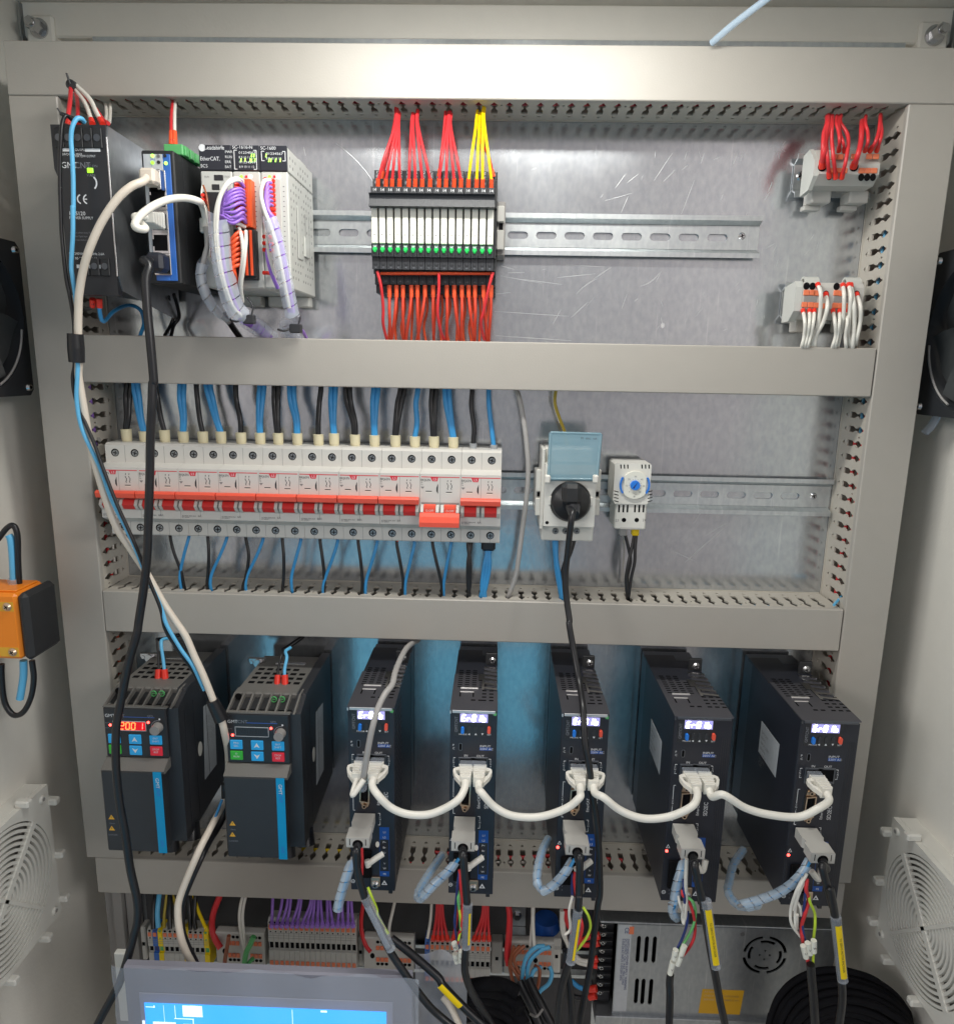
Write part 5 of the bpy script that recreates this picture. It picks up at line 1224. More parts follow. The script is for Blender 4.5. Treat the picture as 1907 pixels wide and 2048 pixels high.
dc = th_(1068, 913); R_ = 12.3
pr = []
for i in range(48):
    a = 2 * math.pi * i / 48; x_ = R_ * math.cos(a); z_ = R_ * math.sin(a) * 1.0
    x_ = max(-9.6, min(9.6, x_)); pr.append((dc[0] + x_, dc[1] + z_))
build('dial_plate', MB().prism(pr, d, d + 2.0, 'd'), 'relay_white', t)
build('dial_knob', MB().cyl((dc[0], -(d + 2), dc[1]), (dc[0], -(d + 4.2), dc[1]), 4.4, 4.1, 28), 'thermo_blue', t)
pt = MB(); a = math.radians(58)
pt.prism([(dc[0] + 3.4 * math.cos(a), dc[1] + 3.4 * math.sin(a)), (dc[0] - 3 * math.cos(a) - .9 * math.sin(a), dc[1] - 3 * math.sin(a) + .9 * math.cos(a)), (dc[0] - 3 * math.cos(a) + .5 * math.sin(a), dc[1] - 3 * math.sin(a) - .5 * math.cos(a))], d + 4.2, d + 4.35, 'd')
build('pointer', pt, 'wire_darkblue', t)
for sg, a0_, a1_ in ((-1, 148, 216), (1, -36, 32)):
    build('blue_arc', MB().ring(dc, 12.6, 1.5, lambda aa, bb, w: (aa, -(d + w), bb), a0=a0_, a1=a1_, seg=60, h=1.6), 'thermo_blue', t)
lt = MB()
for i, s_ in enumerate(('0', '10', '20', '30', '40', '50', '60')):
    a = math.radians(232 - i * 47.3); lt.text(s_, dc[0] + 7.6 * math.cos(a), dc[1] + 7.6 * math.sin(a) - .7, 1.5, d + 2.1, al='c')
    for k in range(2):
        a2 = math.radians(232 - (i + k * .5) * 47.3)
        if i == 6 and k: continue
        lt.box(dc[0] + 5.4 * math.cos(a2) - .12, dc[0] + 5.4 * math.cos(a2) + .12, d + 2, d + 2.1, dc[1] + 5.4 * math.sin(a2) - .4, dc[1] + 5.4 * math.sin(a2) + .4)
lt.text('°C', dc[0], dc[1] - 8.6, 1.9, d + 2.1, al='c').text('*', dc[0], dc[1] - 12.6, 3.4, d + 2.1, al='c')
X_, Z_ = th_(915, 1208); lt.text('23', X_, Z_, 2.3, d - 1.4); X_, Z_ = th_(1132, 1206); lt.text('24', X_, Z_, 2.3, d - 1.4)
build('lettering', lt, 'print_grey', t)
vt = MB()
for a in (957, 985, 1012, 1125, 1153, 1181):
    X_, Z_ = th_(a, 768); vt.prism([(X_ - .6, Z_ + 1.8), (X_ + .6, Z_ + 1.8), (X_ + .9, Z_ - 1.8), (X_ - .1, Z_ - 1.8)], d, d + .08, 'd')
for k in range(4):
    for a, sg in ((922, 1), (1190, -1)):
        X_, Z_ = th_(a, 965 + k * 26); vt.prism([(X_ - 2 * 1, Z_ + (.9 if sg > 0 else -.2)), (X_ + 2, Z_ + (-.2 if sg > 0 else .9)), (X_ + 2, Z_ + (-1.0 if sg > 0 else .1)), (X_ - 2, Z_ + (.1 if sg > 0 else -1.0))], d, d + .08, 'd')
for a in (946, 981, 1014, 1073, 1107, 1141):
    X_, Z_ = th_(a, 1105); vt.box(X_ - .75, X_ + .75, d - 1.5, d - 1.4, Z_ - 3.4, Z_ + 3.4)
for a in (985, 1087):
    X_, Z_ = th_(a, 1196); vt.disc(X_, d - 1.5, Z_, 2.0, .1)
build('vents', vt, 'hole', t)
for a, m in ((975, 'wire_grey'), (1072, 'boot_yellow')):
    X_, Z_ = th_(a, 1285, 32); build('wire_boot', MB().box(X_ - 3.2, X_ + 3.2, 28, 35, Z_ - 3.5, z0 + 1, .8), m, t)
g = 'black wires below the thermostat'
wire(P(Y4, (990, 1300, 32), (1020, 1420, 34), (1035, 1520, 36), (1010, 1650, 38), (1012, 1780, 38), (1015, 1830, 30)), 1.9, 'cable_black', 'left black wire below the thermostat', g)
wire(P(Y4, (1065, 1310, 32), (1045, 1420, 35), (1018, 1540, 38), (1000, 1660, 39), (1008, 1790, 38), (1015, 1840, 30)), 1.9, 'cable_black', 'middle black wire below the thermostat', g)
wire(P(Y4, (1082, 1310, 32), (1072, 1420, 35), (1068, 1530, 37), (1040, 1660, 38), (1022, 1790, 38), (1018, 1840, 30)), 1.9, 'cable_black', 'right black wire below the thermostat', g)
wire(P(Y4, (975, 1300, 20), (985, 1420, 12), (975, 1560, 8), (965, 1680, 6)), 1.2, 'wire_grey', 'grey wire hanging behind the black wires of the thermostat')
# ================================================================= LOWER BAY: inverters and servo drives
d = 118
def v8(a, b_, dd=118): q = A(Y8, a, b_, dd); return q.x, q.z
vx0, vz1 = v8(160, 742); vx1, _ = v8(665, 755); _, vk0 = v8(170, 1135)
dl = 128
lx0, lz1 = v8(140, 1245, dl); lx1, lz0 = v8(640, 1905, dl)
_, zc1 = v8(210, 575, 96)
def make_vfd():
    t = thing('frequency_inverter', 'x', 'inverter', ((vx0 + vx1) / 2, -5, lz0), 'frequency inverters with blue keys')
    X0_, X1_ = vx0 + .5, vx1 + 9
    b = MB().prism([(4, zc1), (95, zc1), (96, zc1 - 2), (112, vz1), (d - 4, vz1 - 1), (d - 4, lz0 + 2), (4, lz0 + 8)], X1_ - 8, X1_)
    b.prism([(4, zc1 - 14), (90, zc1 - 14), (112, vz1 - 1), (d - 4, vz1 - 1), (d - 4, lz0 + 2), (4, lz0 + 8)], X0_, X1_ - 8)
    build('case', b, 'charcoal', t)
    build('top_cover', MB().box(X0_, X1_ - 8, 14, 96, zc1 - 14, zc1, 1.0), 'vfd_grey', t)
    build('side_groove', MB().box(X1_, X1_ + .25, d - 16, d - 15, lz0 + 8, vz1 - 8).box(X1_, X1_ + .25, d - 34, d - 33, lz0 + 8, zc1 - 16).box(X1_, X1_ + .25, d - 60, d - 59.2, lz0 + 30, zc1 - 26), 'black', t)
    build('keypad', MB().box(vx0, vx1, d - 6, d, vk0, vz1, 1.0), 'black', t)
    build('front_ledge', MB().prism([(d - 6, vk0 - .3), (d - .5, vk0 - .3), (dl, lz1 + .3), (dl - 2, lz1 - 3), (d - 6, lz1 - 3)], lx0 + .4, vx1 - .6), 'vfd_grey', t)
    build('front_cover', MB().box(lx0, lx1, d - 7, dl, lz0, lz1, 1.4), 'charcoal', t)
    # comb of terminal slots
    n = 7; xs = [vx0 + (vx1 - vx0) * k / n for k in range(n + 1)]
    wdt = (vx1 - vx0)
    for k in range(n + 1):
        xc = vx0 + 1.2 + (wdt + 3) * k / n
        build('rib', MB().prism([(86, zc1 + .1), (97, zc1 + .1), (d - .2, vz1 + .8), (d - .2, vz1 + .1), (86, vz1 + 1)], xc - .8, xc + .8), 'vfd_grey', t)
    build('slot_floor', MB().prism([(88, zc1 - 3), (92, zc1 - 3), (d - 8, vz1 + .2), (88, vz1 + .2)], vx0 + 1, vx1 + 2), 'black_soft', t)
    build('slot_sill', MB().prism([(d - 4, vz1 + 1.2), (d, vz1 + 1.2), (d, vz1 + .1), (d - 4, vz1 + .1)], vx0 + .2, vx1 + 1), 'vfd_grey', t)
    for a in (540, 605):
        X_, Z_ = v8(a, 642, 104); build('terminal_screw', MB().ring((X_, Z_), 2.4, .7, lambda aa, bb, w: (aa, -(101 + w), bb), seg=20, h=1).box(X_ - 1.5, X_ + 1.5, 101, 101.8, Z_ - .3, Z_ + .3), 'conn_green', t)
    X_, Z_ = v8(255, 625, 104); build('hole', MB().disc(X_, 100, Z_, 3.0, .6), 'hole', t)
    g_ = MB()
    for r in range(4):
        for c in range(6):
            x_ = X0_ + 5 + c * 8.2; dd = 44 + r * 9.5
            if (r, c) in ((0, 5), (3, 3)): continue
            g_.box(x_, x_ + 5.5, dd, dd + 4.6, zc1, zc1 + .12)
    build('vents', g_, 'hole', t)
    build('bus_bar', MB().box(X0_ + 18, X1_ - 16, 34, 38, zc1 + .2, zc1 + 2.4, .4), 'steel', t)
    # bracket
    X_, Z_ = v8(412, 345, 34)
    build('bracket', MB().box(X_ - 9, X_ + 8, 30, 33, zc1, Z_ + 5, 1), 'steel', t)
    build('screw', MB().disc(X_ + 1, 33, Z_, 3.8, 2.4, seg=18).disc(X_ - 5.5, 33, Z_ + .5, 1.6, .6), 'steel', t)
    # keys
    def key(a0_, b0_, a1_, b1_, m):
        (p_, q_), (r_, s_) = v8(a0_, b0_), v8(a1_, b1_)
        return build('key', MB().box(p_, r_, d - .5, d + .9, s_, q_, .5), m, t)
    for kk in ((198, 952, 300, 1028, 'key_blue'), (201, 1038, 303, 1112, 'key_green'), (364, 957, 466, 1035, 'key_blue'), (366, 1045, 468, 1122, 'key_blue'), (530, 965, 632, 1040, 'key_blue'), (532, 1052, 633, 1128, 'key_red')): key(*kk)
    e = d + 1.02; lt = MB()
    X_, Z_ = v8(413, 998); lt.prism([(X_ - 2.4, Z_ - 1.8), (X_, Z_ - .6), (X_ + 2.4, Z_ - 1.8), (X_, Z_ + 2.6)], d + .9, e, 'd')
    X_, Z_ = v8(416, 1082); lt.prism([(X_ - 2.6, Z_ + 2), (X_, Z_ + .6), (X_ + 2.6, Z_ + 2), (X_, Z_ - 2.4)], d + .9, e, 'd')
    for a, b_, s1, s2 in ((250, 985, 'PRG', 'ESC'), (252, 1070, 'O', 'RUN'), (581, 998, 'ENT', 'SHIFT'), (582, 1085, 'STOP', 'RST')):
        X_, Z_ = v8(a, b_); lt.text(s1, X_, Z_ + .5, 1.7, e, al='c').text(s2, X_, Z_ - 2.2, 1.7, e, al='c')
    X_, Z_ = v8(178, 818); lt.text('GMT', X_, Z_, 2.9, d + .12, sq=1.0); X_, Z_ = v8(258, 820); lt.text('CNT', X_, Z_, 2.9, d + .12, mi=1); X_, Z_ = v8(517, 820); lt.text('GFD', X_, Z_, 1.9, d + .12, mi=1)
    a_, z_ = v8(330, 820); b2, _ = v8(575, 826); lt.box(a_, b2, d, d + .1, z_, z_ + .35, 0, 2)
    X_, Z_ = v8(180, 868); lt.text('RUN', X_, Z_, 1.0, d + .12, mi=1, sq=1.3); X_, Z_ = v8(180, 908); lt.text('ALM', X_, Z_, 1.0, d + .12, mi=1, sq=1.3)
    kc = v8(602, 900)
    lt.ring((kc[0], kc[1] + .3), 5.6, .5, lambda aa, bb, w: (aa, -(d + w), bb), a0=75, a1=190, seg=50, h=.12, mi=1)
    X_, Z_ = v8(615, 838); lt.disc(X_, d, Z_, .8, .14)
    build('lettering', lt, ['print_white', 'print_dim', 'print_blue'], t)
    build('knob', MB().cyl((kc[0], -d, kc[1]), (kc[0], -d - 7, kc[1]), 4.6, 4.1, 24), 'mid_grey', t)
    a_, z1_ = v8(238, 848); b2, z0_ = v8(508, 932)
    fr = MB(); 
    for bx_ in ((a_, b2, z1_ - .4, z1_), (a_, b2, z0_, z0_ + .4), (a_, a_ + .4, z0_, z1_), (b2 - .4, b2, z0_, z1_)): fr.box(bx_[0], bx_[1], d, d + .5, bx_[2], bx_[3])
    build('display_frame', fr, 'label_silver', t)
    # cyan strip and stickers
    p_, z1_ = v8(562, 1258, dl); q_, _ = v8(630, 1258, dl); 
    build('cyan_strip', MB().box(p_, q_, dl, dl + .3, lz0 + .1, z1_), 'cyan', t)
    l2 = MB(); X_ = (p_ + q_) / 2; zt2 = v8(595, 1305, dl)[1]
    l2.text('GMT', X_ - 1.5, zt2, 3.0, dl + .42, rot=-90, sq=1.1).text('CNT', X_ - 1.5, zt2 - 8.6, 3.0, dl + .42, mi=1, rot=-90).text('GFD', X_ - 1.2, v8(600, 1800, dl)[1], 2.4, dl + .42, mi=1, rot=-90)
    build('strip_lettering', l2, ['print_white', 'print_blue'], t)
    for b_ in (1620, 1708):
        X_, Z_ = v8(218, b_, dl); 
        build('warning_sticker', MB().prism([(X_ - 2.6, Z_ - 1.8), (X_ + 2.6, Z_ - 1.8), (X_, Z_ + 2.5)], dl, dl + .15, 'd').box(X_ - .2, X_ + .2, dl + .15, dl + .2, Z_ - .6, Z_ + 1.2, 0, 1), ['badge_amber', 'print_black'], t)
    build('sticker_text', MB().text('10min', v8(200, 1668, dl)[0], v8(200, 1672, dl)[1], 1.4, dl + .15).text('DANGER', v8(190, 1760, dl)[0], v8(190, 1762, dl)[1], 1.4, dl + .15), 'print_dim', t)
    # side label and oval on the right side
    def onside(a, b_): q = atX(*Y8(a, b_), X1_); return -q.y, q.z
    pf = [onside(882, 735), onside(935, 660), onside(942, 1190), onside(885, 1315)]
    build('rating_label', MB().prism(pf, X1_, X1_ + .2), 'label_silver', t)
    tx = MB(); dm, zm_ = pf[1]
    for k in range(8): tx.text('MODEL INPUT 220V 50Hz OUTPUT'[k:k + 18], 0, 0, 2.2, 0, fn=lambda aa, bb, w, k=k: (X1_ + .26, -(pf[1][0] + 3 + k * 2.6 + bb * .5), pf[1][1] - 8 - aa))
    build('label_lettering', tx, 'print_grey', t)
    o1 = onside(864, 1070); build('round_sticker', MB().prism([(o1[0] + 4.5 * math.cos(k * math.pi / 8), o1[1] + 7 * math.sin(k * math.pi / 8)) for k in range(16)], X1_, X1_ + .2), 'filter_white', t)
    # outlet wires at the foot
    build('gland', MB().cyl((lx1 - 4, -104, lz0 + 4), (lx1 - 3, -108, lz0 - 12), 5, 6, 14), 'cable_black', t)
    build('gland', MB().cyl((lx1 + 8, -92, lz0 + 6), (lx1 + 10, -98, lz0 - 8), 7, 8, 14), 'cable_black', t)
    build('foot_clip', MB().box(lx0 + 26, lx0 + 36, 96, 106, lz0 - 5, lz0, 2), 'clear', t)
    return t
vf = make_vfd()
vf['label'] = 'second dark inverter with its display off, right of the hanging ivory cable'
q_ = A(Y7, 137, 695, 118); dv = (q_.x - vx0, 0, q_.z - vz1)
vf1 = dup(vf, dv, 'first dark inverter at the left, red display showing 200')
# displays
def segs(t, s_, x, z, w, h, gap, dd, m, slant=.12, th=.55):
    SEG = {'0': 'abcdef', '1': 'bc', '2': 'abged', '8': 'abcdefg', 'E': 'afged', 'r': 'eg', 'b': 'fgcde', '6': 'afgcde', '.': 'p'}
    mb = MB()
    for i, ch in enumerate(s_):
        x0_ = x + i * (w + gap)
        def P_(u_, v_): return (x0_ + u_ * w + slant * v_ * h, z + v_ * h)
        for sg in SEG.get(ch, ''):
            a_, b_ = {'a': ((0, 1), (1, 1)), 'b': ((1, 1), (1, .5)), 'c': ((1, .5), (1, 0)), 'd': ((0, 0), (1, 0)), 'e': ((0, 0), (0, .5)), 'f': ((0, .5), (0, 1)), 'g': ((0, .5), (1, .5)), 'p': ((1.2, 0), (1.3, 0))}[sg]
            p_, q2 = Vector(P_(*a_)), Vector(P_(*b_)); t_ = (q2 - p_).normalized(); n_ = Vector((-t_.y, t_.x)) * th * .5
            p_ = p_ + t_ * th * .3; q2 = q2 - t_ * th * .3
            mb.prism([tuple(p_ + n_), tuple(q2 + n_), tuple(q2 - n_), tuple(p_ - n_)], dd, dd + .1, 'd')
    return build('display_digits', mb, m, t)
for t_, on_ in ((vf1, True), (vf, False)):
    off = Vector(dv) if on_ else Vector((0, 0, 0))
    a_, z1_ = v8(244, 853); b2, z0_ = v8(503, 927); a_ += off.x; b2 += off.x; z1_ += off.z; z0_ += off.z
    if on_:
        build('display_glass', MB().box(a_, b2, d, d + .3, z0_, z1_), 'seg_redglow', t_)
        segs(t_, '200', a_ + 5.6, z0_ + .8, 3.1, (z1_ - z0_) - 1.6, 1.7, d + .32, 'seg_amber', .12, .75)
        segs(t_, '1', b2 - 5.4, z0_ + 1.2, 2.6, (z1_ - z0_) - 2.2, 1.5, d + .32, 'led_red', .12, .6)
    else:
        build('display_glass', MB().box(a_, b2, d, d + .3, z0_, z1_), 'black', t_)
        segs(t_, '88888', a_ + 1.2, z0_ + 1.2, 3.0, (z1_ - z0_) - 2.4, 1.7, d + .32, 'print_dim' if False else 'charcoal', .12, .35)
    for a, b_ in ((220, 915), (525, 862)):
        if on_ and a == 220: b_ = 882
        X_, Z_ = v8(a, b_); build('indicator_light', MB().disc(X_ + off.x, d, Z_ + off.z, 1.1, .5, seg=12), 'led_red', t_)
g = 'leads into the inverter tops'
for k, (nm_, F_, pa, pb) in enumerate((('first', Y7, [(580, 480), (585, 330), (570, 160)], [(638, 480), (625, 340), (605, 190), (620, 155), (670, 145)]), ('second', Y8, [(572, 525), (580, 400), (605, 290), (615, 235)], [(636, 525), (632, 400), (650, 300), (640, 250), (680, 220)]))):
    wire([A(F_, pa[0][0], pa[0][1] - 6, 76)] + [A(F_, a, b_, 70 - 8 * i) for i, (a, b_) in enumerate(pa[1:])], 1.3, 'cable_black', f'black lead rising from the top of the {nm_} inverter', g, ferr=True, fr=3.4, fl=9)
    wire([A(F_, pb[0][0], pb[0][1] - 6, 76)] + [A(F_, a, b_, 70 - 7 * i) for i, (a, b_) in enumerate(pb[1:])], 1.9, 'wire_sky', f'sky blue lead rising from the top of the {nm_} inverter', g, ferr=True, fr=3.7, fl=9)
wire(P(Y8, (620, 235, 36), (680, 200, 30), (780, 130, 20)), 2.8, 'cable_black', 'black cable slanting up to the trunking behind the second inverter')
wire(P(Y7, (570, 155, 36), (620, 150, 30), (750, 120, 20)), 2.2, 'cable_black', 'black cable bending behind the first inverter')

# ---------------- servo drives
DS = 140
rx0 = A(X3, 312, 1135, DS).x; rx1 = A(X3, 895, 1135, DS).x; SW = rx1 - rx0
def t3(a, b_, dd=DS): q = A(X3, a, b_, dd); return q.x, q.z
def t4(a, b_, dd=DS): q = A(X4, a, b_, dd); return q.x, q.z
sz1 = t3(600, 1122)[1]; sz0 = t4(540, 1540)[1]
def make_servo(wide, txt):
    t = thing('servo_drive', 'x', 'servo drive', ((rx0 + rx1) / 2, -5, sz0), 'servo drives in a row')
    W_ = 46.2 if wide else SW
    X1_ = rx0 + W_
    build('case', MB().box(rx0, X1_, 26, DS - 1, sz0, sz1 - .6, 1.0), 'navy', t)
    hs = MB().box(rx0 + 1, X1_ + (0 if wide else .4), 4, 25.8, sz0 + 6, sz1 - 1)
    build('heat_sink', hs, 'steel_dark', t)
    build('front_panel', MB().box(rx0, rx0 + SW if not wide else X1_, DS - .9, DS, sz0, sz1 - 2, .4), 'navy', t)
    build('top_plate', MB().prism([(rx0 - .3, DS + .8), (X1_ + .2, DS + .8), (X1_ + .2, 106), (rx0 + W_ * .66, 106), (rx0 + W_ * .64, 96), (rx0 + W_ * .64, 86), (rx0 + W_ * .56, 86), (rx0 + W_ * .56, 72), (rx0 - .3, 72)], sz1 - .5, sz1 + .4, 'z'), 'servo_top', t)
    build('top_lip', MB().box(rx0 + 1.6, X1_ - 1.6, DS + .2, DS + 1.2, sz1 - 2.4, sz1 + .1, .3).box(rx0 - .3, rx0 + .8, DS - .4, DS + .8, sz1 - 3, sz1), 'servo_lip' if not wide else 'steel_dark', t)
    build('rear_grille', MB().box(rx0 + .3, rx0 + W_ * .62, 14, 71.5, sz1 - 3.0, sz1 - .6), 'black', t)
    sl = MB()
    for r in range(9):
        for c in range(4):
            if c == 3 and r < 3: continue
            x_ = rx0 + 3.5 + c * 6.2; dd = 64 + r * 4.2; sl.box(x_, x_ + 3.8, dd, dd + 1.5, sz1 + .4, sz1 + .5)
    for r in range(6):
        for c in range(2 if not wide else 3):
            x_ = rx0 + W_ * .66 + c * 6.0; dd = 92 + r * 6; sl.box(x_, x_ + 3.6, dd, dd + 2, sz1 + .4, sz1 + .5)
    for c in range(2): sl.box(rx0 + 16 + c * 6, rx0 + 19.6 + c * 6, 122, 124, sz1 + .4, sz1 + .5)
    sl.box(rx0 + 6, rx0 + 7.2, 108, 117, sz1 + .4, sz1 + .5).box(rx0 + 17, rx0 + 18.2, 108, 117, sz1 + .4, sz1 + .5)
    build('vents', sl, 'hole', t)
    build('louvre', MB().box(rx0 + 6.4, rx0 + 21.5, 101, 103.2, sz1 + .4, sz1 + 1.6, .3), 'servo_lip', t)
    build('louvre', MB().box(rx0 + 6.4, rx0 + 18, 108, 109.6, sz1 + .4, sz1 + 1.2, .3), 'servo_lip', t)
    for k in range(6):
        x_ = rx0 + W_ * .68; q_ = 54 + k * 8.6
        build('fin', MB().prism([(x_, q_), (X1_ - .2, q_ + 3), (X1_ - .2, q_ + 6.2), (x_, q_ + 3.6)], sz1 - 5, sz1 + .6, 'z'), 'steel', t)
    build('fin_block', MB().prism([(rx0 + W_ * .57, 72), (rx0 + W_ * .57, 85), (rx0 + W_ * .65, 85), (rx0 + W_ * .65, 104), (rx0 + W_ * .70, 104), (rx0 + W_ * .70, 72)], sz1 - 3, sz1 + 1.0, 'z'), 'steel', t)
    build('fin_base', MB().box(rx0 + W_ * .56, X1_ - .1, 26, 106, sz1 - 6.5, sz1 - 5), 'steel_dark', t)
    X_ = rx0 + W_ * .88; zS = A(X3, 862, 510, 50).z
    build('bracket', MB().box(X_ - 6.5, X1_, 46, 49, sz1 - 6, zS + 7, .6), 'black_soft', t)
    screw(t, X_, 49, zS, 3.4, 'steel')
    # side ribs
    rb = MB()
    for k in range(26):
        z_ = sz0 + 8 + k * 6; rb.box(X1_, X1_ + .3, 96, 130, z_, z_ + .8)
        if wide: break
    if wide:
        rb = MB()
        for k in range(4): rb.box(rx0 + SW + 1 + k * 1.7, rx0 + SW + 1.5 + k * 1.7, DS, DS + .15, sz0 + 12, sz1 - 18)
    build('side_ribs', rb, 'black', t)
    # front: display, buttons
    a_, z1_ = t3(425, 1152); b2, z0_ = t3(785, 1285)
    build('display_window', MB().box(rx0 + 3, rx0 + SW - 5, DS, DS + .3, t3(500, 1440)[1], z1_ + 1, .1), 'black', t)
    build('display_glow', MB().box(a_ + .6, b2 - .6, DS + .3, DS + .5, z0_ + .6, z1_ - .6, .2), 'seg_glow', t)
    segs(t, 'Er81b', a_ + 1.9, z0_ + 1.8, 2.5, (z1_ - z0_) - 3.6, 1.6, DS + .52, 'seg_white', .15, .75)
    for a, m in ((465, 'thermo_blue'), (545, 'black'), (627, 'black'), (710, 'black'), (792, 'mcb_red')):
        X_, Z_ = t3(a, 1360); big = m != 'black'
        build('button', MB().prism([(X_ + 1.35 * math.cos(q), Z_ + (1.5 if q < math.pi else -1.5) + 1.35 * math.sin(q)) for q in [i * math.pi / 6 for i in range(12)]], DS + .3, DS + (2.4 if big else 1.0), 'd'), m if big else 'charcoal', t)
    lt = MB(); e = DS + .42
    X_, Z_ = t3(418, 1425); lt.text('MODE', X_, Z_, 1.3, e, sq=1.25); X_, Z_ = t3(765, 1432); lt.text('SET', X_, Z_, 1.3, e, sq=1.2)
    for a, kind in ((545, 0), (627, 1), (710, 2)):
        X_, Z_ = t3(a, 1418); tr = [(-1, 0), (.7, .9), (.7, -.9)] if kind == 0 else ([(-1, -.7), (1, -.7), (0, 1)] if kind == 1 else [(-1, .8), (1, .8), (0, -.9)])
        lt.prism([(X_ + p_, Z_ + q) for p_, q in tr], DS + .3, e, 'd')
    X_, Z_ = t3(402, 1392); lt.text('GMTCNT', X_, Z_, 2.4, e, mi=1, rot=90, sq=.95)
    e = DS + .12
    X_, Z_ = t3(340, 1565); lt.text('P', X_, Z_, 1.8, e); X_, Z_ = t3(340, 1605); lt.text('C', X_, Z_, 1.8, e)
    X_, Z_ = t3(677, 1580); lt.text('INPUT', X_, Z_, 1.9, e, sq=1.15); 
    a1, z_ = t3(675, 1620); b1, z2 = t3(828, 1588); lt.box(a1, b1, DS, DS + .08, z_, z2, 0, 2); lt.text('220V AC', a1 + .2, z_ + .5, 1.7, e, sq=1.2)
    X_, Z_ = t3(482, 1697); lt.text('IN', X_, Z_, 1.9, e, sq=1.1); X_, Z_ = t3(635, 1702); lt.text('OUT', X_, Z_, 1.9, e, sq=1.1)
    def brk(xa, zt__, zb__, s_, side):
        w = .2; lt.box(xa - w, xa + w, DS, e, zb__, zt__); 
        for z_ in (zt__, zb__): lt.box(min(xa, xa + side * 1.6), max(xa, xa + side * 1.6), DS, e, z_ - w, z_ + w)
        zm2 = (zt__ + zb__) / 2; lt.box(xa - 1, xa + 1, DS, DS + .13, zm2 - 3.2, zm2 + 3.2, 0, 3)
        for i, ch in enumerate(s_): lt.text(ch, xa, zm2 + 1.2 - i * 2.0, 1.4, DS + .16, al='c')
    brk(t3(352, 1710)[0], t3(352, 1710)[1], t4(352, -40)[1], 'CN3', 1); brk(t3(812, 1730)[0], t3(812, 1730)[1], t4(352, -30)[1], 'CN4', -1)
    brk(t4(352, 110)[0], t4(352, 105)[1], t4(352, 540)[1], 'CN1', 1); brk(t4(678, 580)[0], t4(678, 580)[1], t4(678, 725)[1], 'CN2', -1)
    X_, Z_ = t4(678, 480); lt.text('EtherCAT', X_, Z_, 2.2, e, rot=90, sq=.95); X_, Z_ = t4(780, 485); lt.text(txt, X_, Z_, 3.2, e, rot=90, sq=.95)
    (a1, za), (b1, zb1) = t4(665, 752), t4(782, 908); lt.box(a1, b1, DS, DS + .09, zb1, za, 0, 2)
    (_, zc_), (_, zd) = t4(665, 1300), t4(665, 1362); lt.box(a1, b1, DS, DS + .09, zd, zc_, 0, 2)
    for x_ in (a1, b1): lt.box(x_ - .15, x_ + .15, DS, DS + .09, zc_, zb1, 0, 2)
    for s_, b_ in (('L1', 825), ('L2', 888), ('P+', 950), ('Br', 1015), ('U', 1080), ('V', 1215), ('W', 1275), ('PE', 1345)):
        lt.text(s_, (a1 + b1) / 2, t4(665, b_)[1], 1.8, DS + .14, al='c')
    X_, Z_ = t4(705, 1470); lt.prism([(X_ - 2.5, Z_), (X_ + 2.5, Z_), (X_, Z_ + 4.4)], DS, e, 'd').prism([(X_ - 1.1, Z_ + .7), (X_ + 1.1, Z_ + .7), (X_, Z_ + 2.6)], e, e + .03, 'd', 3)
    X_, Z_ = t4(345, 880); lt.prism([(X_ - 2.6, Z_), (X_ + .8, Z_), (X_ - .9, Z_ + 3.4)], DS, e, 'd').prism([(X_ - 1.9, Z_ + .45), (X_ + .1, Z_ + .45), (X_ - .9, Z_ + 2.5)], e, e + .03, 'd', 3)
    X_, Z_ = t4(315, 1425); lt.ring((X_, Z_), 1.5, .35, lambda aa, bb, w: (aa, -(DS + w), bb), seg=20, h=.12).box(X_ - 1, X_ + 1, DS, e, Z_ - .2, Z_ + .2)
    for k, s_ in enumerate('+-UVWPE'):
        X_, Z_ = t4(375, 1200 + k * 42); lt.text(s_, X_, Z_, 1.3, e, mi=1)
    build('lettering', lt, ['print_white', 'print_dim', 'label_blue', 'navy'], t)
    X_, Z_ = t3(438, 1575); build('usb_port', MB().prism([(X_ + 1.5 * math.cos(q), Z_ + (2 if q < math.pi else -2) + 1.5 * math.sin(q)) for q in [i * math.pi / 8 for i in range(16)]], DS, DS + .2, 'd', 0).prism([(X_ + 1.0 * math.cos(q), Z_ + (1.9 if q < math.pi else -1.9) + 1.0 * math.sin(q)) for q in [i * math.pi / 8 for i in range(16)]], DS + .2, DS + .26, 'd', 1), ['steel_dark', 'hole'], t)
    for a in (515, 672):
        X_, Z_ = t3(a, 1800); build('socket', MB().box(X_ - 7, X_ + 7, DS, DS + .6, Z_ - 7, Z_ + 7, .3, 0).box(X_ - 5.8, X_ + 5.8, DS + .6, DS + .66, Z_ - 5, Z_ + 5.4, 0, 1), ['steel_dark', 'hole'], t)
    # 9 pole connector
    X_, Z_ = t4(495, 300)
    rr = MB(); oc = [(X_ - 4, Z_ - 8.5), (X_ + 4.2, Z_ - 9.5), (X_ + 4.8, Z_ + 9.5), (X_ - 3.4, Z_ + 8.5)]; ic = [(X_ - 3, Z_ - 7.6), (X_ + 3.2, Z_ - 8.5), (X_ + 3.8, Z_ + 8.5), (X_ - 2.5, Z_ + 7.6)]
    rr.wall_holes(oc, [ic], lambda aa, bb, w: (aa, -(DS + 3 - w), bb), 3)
    build('connector_shell', rr, 'gold_metal', t)
    build('connector_core', MB().prism(ic, DS, DS + 1, 'd'), 'hole', t)
